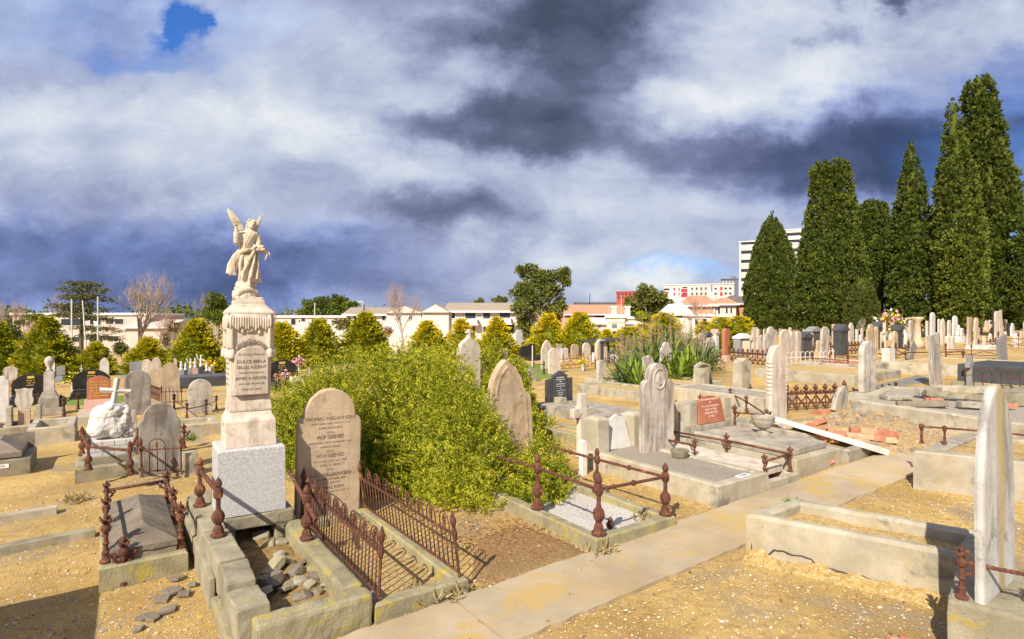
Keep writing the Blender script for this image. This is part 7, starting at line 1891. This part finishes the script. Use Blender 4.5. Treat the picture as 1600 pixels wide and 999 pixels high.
house('apartment_block', 'two-storey white block of flats with balconies and brown roof', 700, 808, 70, 487, 474, mat='render_white', roof='tile_brown', depth=8,
      wins=((706, 711, 488, 498), (727, 743, 488, 498), (755, 766, 488, 498), (781, 797, 489, 497), (726, 742, 511, 520, 'dark'), (755, 766, 511, 520), (784, 803, 508, 522, 'dark'), (779, 800, 494, 506, 'balcony'), (724, 748, 496, 507, 'balcony'), (780, 798, 486, 489, 'blind')))
house('gabled_wing', 'white gable wing at the left end of the two-storey flats', 660, 702, 69.5, 489, 476, mat='render_white', roof='tile_brown', gable_front=True, depth=8, wins=((701, 701.6, 490, 530, 'trim_grey'),), over=.3)
house('red_roof_hall', 'long building under an orange-red tiled roof', 872, 978, 120, 492, 477, mat='brick_wall', roof='tile_red', depth=14, wins=((886, 892, 493, 497, 'dark'), (905, 918, 493, 497, 'dark'), (930, 945, 493, 497, 'dark'), (950, 962, 493, 497, 'dark')))
house('cottage', 'small cottage with a pinkish gable in front of the red-roofed hall', 898, 922, 108, 500, 490, mat='brick_wall', roof='iron_roof', gable_front=True, depth=6, over=.2, wins=((916, 918, 496, 499, 'dark'),))
house('shop', 'low shop with pale iron roof and painted wall', 918, 950, 92, 506, 497, mat='graffiti', roof='iron_roof', depth=6, wins=())
house('shop', 'cream shop with a stepped parapet and dark sign', 948, 976, 90, 497, None, mat='render_cream', roof='trim_white', flat=True, depth=6, wins=((956, 964, 507, 513, 'panel_grey'), (957, 972, 518, 530, 'dark'), (949, 976, 503, 505, 'render_pink')))
house('shop', 'white shop with curved parapet next to the cream one', 974, 1004, 90, 499, None, mat='render_white', roof='trim_white', flat=True, depth=6, wins=((977, 990, 507, 512, 'panel_grey'), (992, 1000, 513, 522, 'dark')))
for px in (964, 986):
    Y = 91; x = (px-800)/F*Y; z = zat(499, Y); o = MB().frus(0, 0, 0, 2.2, .9, .9, .7, .7).frus(0, 0, 2.2, 2.5, 1.0, 1.0, 1.0, 1.0).build('parapet_chimney', 'render_cream', None, (x, Y+3, z-.4)); tag(o, 'cream chimney on the stepped-parapet shop' if px == 964 else 'cream chimney on the white shop', 'chimney')
house('brick_building', 'dark red brick building far behind the shops', 963, 1000, 300, 457, None, mat='brick_dark', roof='brick_dark', flat=True, depth=20, wins=tuple((965+6*i, 968+6*i, 459+5*j, 462+5*j, 'dark') for i in range(5) for j in range(2)))
W_ = [(1037, 1046, 451, 454, 'dark'), (1038, 1044, 456, 460, 'panel_red'), (1052, 1055, 450, 454, 'panel_red'), (1060, 1062, 450, 455, 'panel_red'), (1052, 1055, 458, 462, 'panel_red'), (1060, 1062, 458, 462, 'panel_red'), (1066, 1074, 449, 451, 'dark'), (1064, 1074, 452, 457, 'panel_red'), (1064, 1074, 460, 465, 'panel_red'), (1066, 1074, 458, 460, 'dark')]
W_ += [(1080+7*i, 1083+7*i, 450+8*j, 454+8*j, 'win') for i in range(4) for j in range(2)]
house('white_apartments', 'white apartment block with red balconies on the skyline', 1037, 1112, 250, 446, None, mat='render_white', roof='trim_white', flat=True, depth=20, wins=W_)
house('white_apartments', 'white apartment block with a blue stair strip beside the red-balcony one', 1110, 1147, 245, 445, None, mat='render_white', roof='trim_white', flat=True, depth=20, wins=[(1111, 1113, 446, 456, 'panel_blue'), (1125, 1129, 449, 454, 'panel_red'), (1125, 1129, 457, 463, 'panel_red'), (1116, 1120, 450, 453, 'win'), (1116, 1120, 458, 461, 'win'), (1132, 1136, 450, 453, 'win'), (1139, 1143, 450, 453, 'win'), (1132, 1136, 458, 461, 'win'), (1139, 1143, 458, 461, 'win')])
house('grey_building', 'dark grey building behind the white apartments', 1127, 1153, 290, 437, None, mat='panel_grey', roof='panel_grey', flat=True, depth=14, wins=[(1129+5*i, 1131+5*i, 440, 446, 'render_white') for i in range(4)]+[(1143, 1150, 432.5, 436, 'panel_grey')])
tw = [(1157, 1249, 372+14.5*i-5+9, 372+14.5*i+9, 'dark') for i in range(8)]
house('office_tower', 'tall white office tower with dark window bands behind the cypresses', 1154, 1254, 210, 377, None, mat='render_white', roof='trim_white', flat=True, depth=16, wins=tw)
house('office_tower', 'upper white block of the tower seen between two cypresses', 1226, 1256, 222, 360, None, mat='render_white', roof='trim_white', flat=True, depth=12, wins=[(1228, 1254, 364+12*i, 369+12*i, 'dark') for i in range(3)])
house('brick_house', 'two-storey orange brick house with a red tiled hip roof', 1062, 1118, 88, 478, 463, mat='brick_wall', roof='tile_red', depth=8, hip=.5, wins=((1115, 1117, 480, 490, 'trim_white'),))
house('bay_house', 'house with tall white-framed windows and a red hip roof', 1112, 1150, 87, 476, 466, mat='render_pink', roof='tile_red', depth=8, hip=.7, wins=((1116, 1119, 480, 491), (1122, 1125, 480, 491), (1134, 1137, 481, 490), (1141, 1144, 481, 490), (1112, 1150, 493, 496, 'trim_white')))
house('dark_roof_house', 'house with a dark hip roof beside the leftmost cypress', 1143, 1185, 92, 475, 462, mat='brick_wall', roof='tile_dark', depth=9, hip=.8, wins=())
house('white_cottage', 'white cottage with a small blue-grey gable left of the brick house', 1046, 1084, 84, 494, 474, mat='render_white', roof='iron_roof', gable_front=True, depth=7, wins=((1058, 1066, 492, 497, 'dark'), (1050, 1056, 502, 510, 'dark')), over=.3)
house('verandah_house', 'low white verandah front below the brick house', 1082, 1112, 82, 495, None, mat='render_white', roof='trim_white', flat=True, depth=4, wins=((1086, 1092, 499, 508, 'dark'), (1098, 1104, 499, 508, 'dark')))
house('cream_house', 'cream house glimpsed between the two stout cypresses', 1232, 1280, 120, 500, 470, mat='render_cream', roof='iron_roof', gable_front=True, depth=8, wins=((1250, 1256, 503, 512, 'dark'),))
house('far_hall', 'long dark roofline on the far horizon behind the red-roofed hall', 900, 985, 330, 474, None, mat='panel_grey', roof='panel_grey', flat=True, depth=10)
# poles and lamps
def pole(label, px, base_py, top_py, Y, r=.10, arm=None, name='lamp_post', mat='steel', lean=0.0, cat='lamp post', group=None):
    x = (px-800)/F*Y; z = gz(x, Y); h = zat(top_py, Y)-z
    root = thing(name, label, cat, (x, Y, z), group=group)
    MB().tube([(0, 0, 0), (lean*Y/F, 0, h)], [r*.7, r*.5], 8).build('pole', mat, root)
    if arm:
        dx = arm*Y/F
        MB().tube([(lean*Y/F, 0, h), (lean*Y/F+dx*.3, 0, h+abs(dx)*.12), (lean*Y/F+dx, 0, h+abs(dx)*.05)], r*.5, 6).build('arm', mat, root)
        MB().box(-.35, .35, -.12, .12, -.08, .05).build('lamp_head', mat, root, (lean*Y/F+dx, 0, h+abs(dx)*.03))
    return root
pole('pale straight pole left of the cedar trunk', 112, 560, 468, 60, .13)
pole('pale pole leaning slightly in front of the cedar', 137, 560, 470, 60, .12, lean=-8)
pole('pale straight pole right of the cedar trunk', 153, 560, 464, 60, .14)
pole('grey pole in front of the flat white building', 492, 550, 474, 85, .16)
pole('pale curved street lamp above the gabled house', 567, 550, 472, 90, .12, arm=-5)
pole('brown chimney-like post beside the curved street lamp', 568.5, 520, 476, 82, .22, name='flue', mat='bark', cat='flue')
pole('white street lamp with an arm by the gum tree', 887, 545, 482, 85, .13, arm=-16, lean=-8)
pole('thin pale pole in front of the cream shop', 971, 545, 462, 84, .08)
pole('dark mast leaning on the skyline behind the red-roofed hall', 919, 500, 459, 320, .35, name='mast', mat='trim_dark', cat='mast', lean=3)
pole('thin pale pole on the red-roofed hall', 951, 500, 478, 110, .08)
# low white front fence by the flats on the left side
x, y = at(266, 574); wf = thing('picket_fence', 'white picket fence between the two golden conifers', 'fence', (x, y, gz(x, y)))
MB().box(-1.6, 1.6, -.02, .02, .25, .32).build('rail', 'timber_white', wf); MB().box(-1.6, 1.6, -.02, .02, .85, .92).build('rail', 'timber_white', wf)
pk = MB()
for i in range(22): pk.box(-1.6+.15*i, -1.6+.15*i+.07, -.045, -.02, 0, 1.1)
pk.build('picket_panel', 'timber_white', wf)
# ---- headstone just outside the picture whose shade falls across the lower west corner
MB().box(-1.3, 0, -1.7, 0, -.1, 1.06).build('tomb_body', 'concrete_old', sc_, bevel=.012)
MB().box(-1.34, .03, -1.74, .03, 1.062, 1.2).build('lid', 'concrete_grey', sc_, bevel=.02)
# lettering becomes plain mesh, so that every line is a solid of its own
dg = bpy.context.evaluated_depsgraph_get()
for o in [o for o in SC.objects if o.type == 'FONT']:
    me = bpy.data.meshes.new_from_object(o.evaluated_get(dg)); n = bpy.data.objects.new(o.name, me)
    nm = o.name; o.name = 'tmp'; n.name = nm; COL.objects.link(n)
    n.parent = o.parent; n.location = o.location; n.rotation_euler = o.rotation_euler
    bpy.data.objects.remove(o)
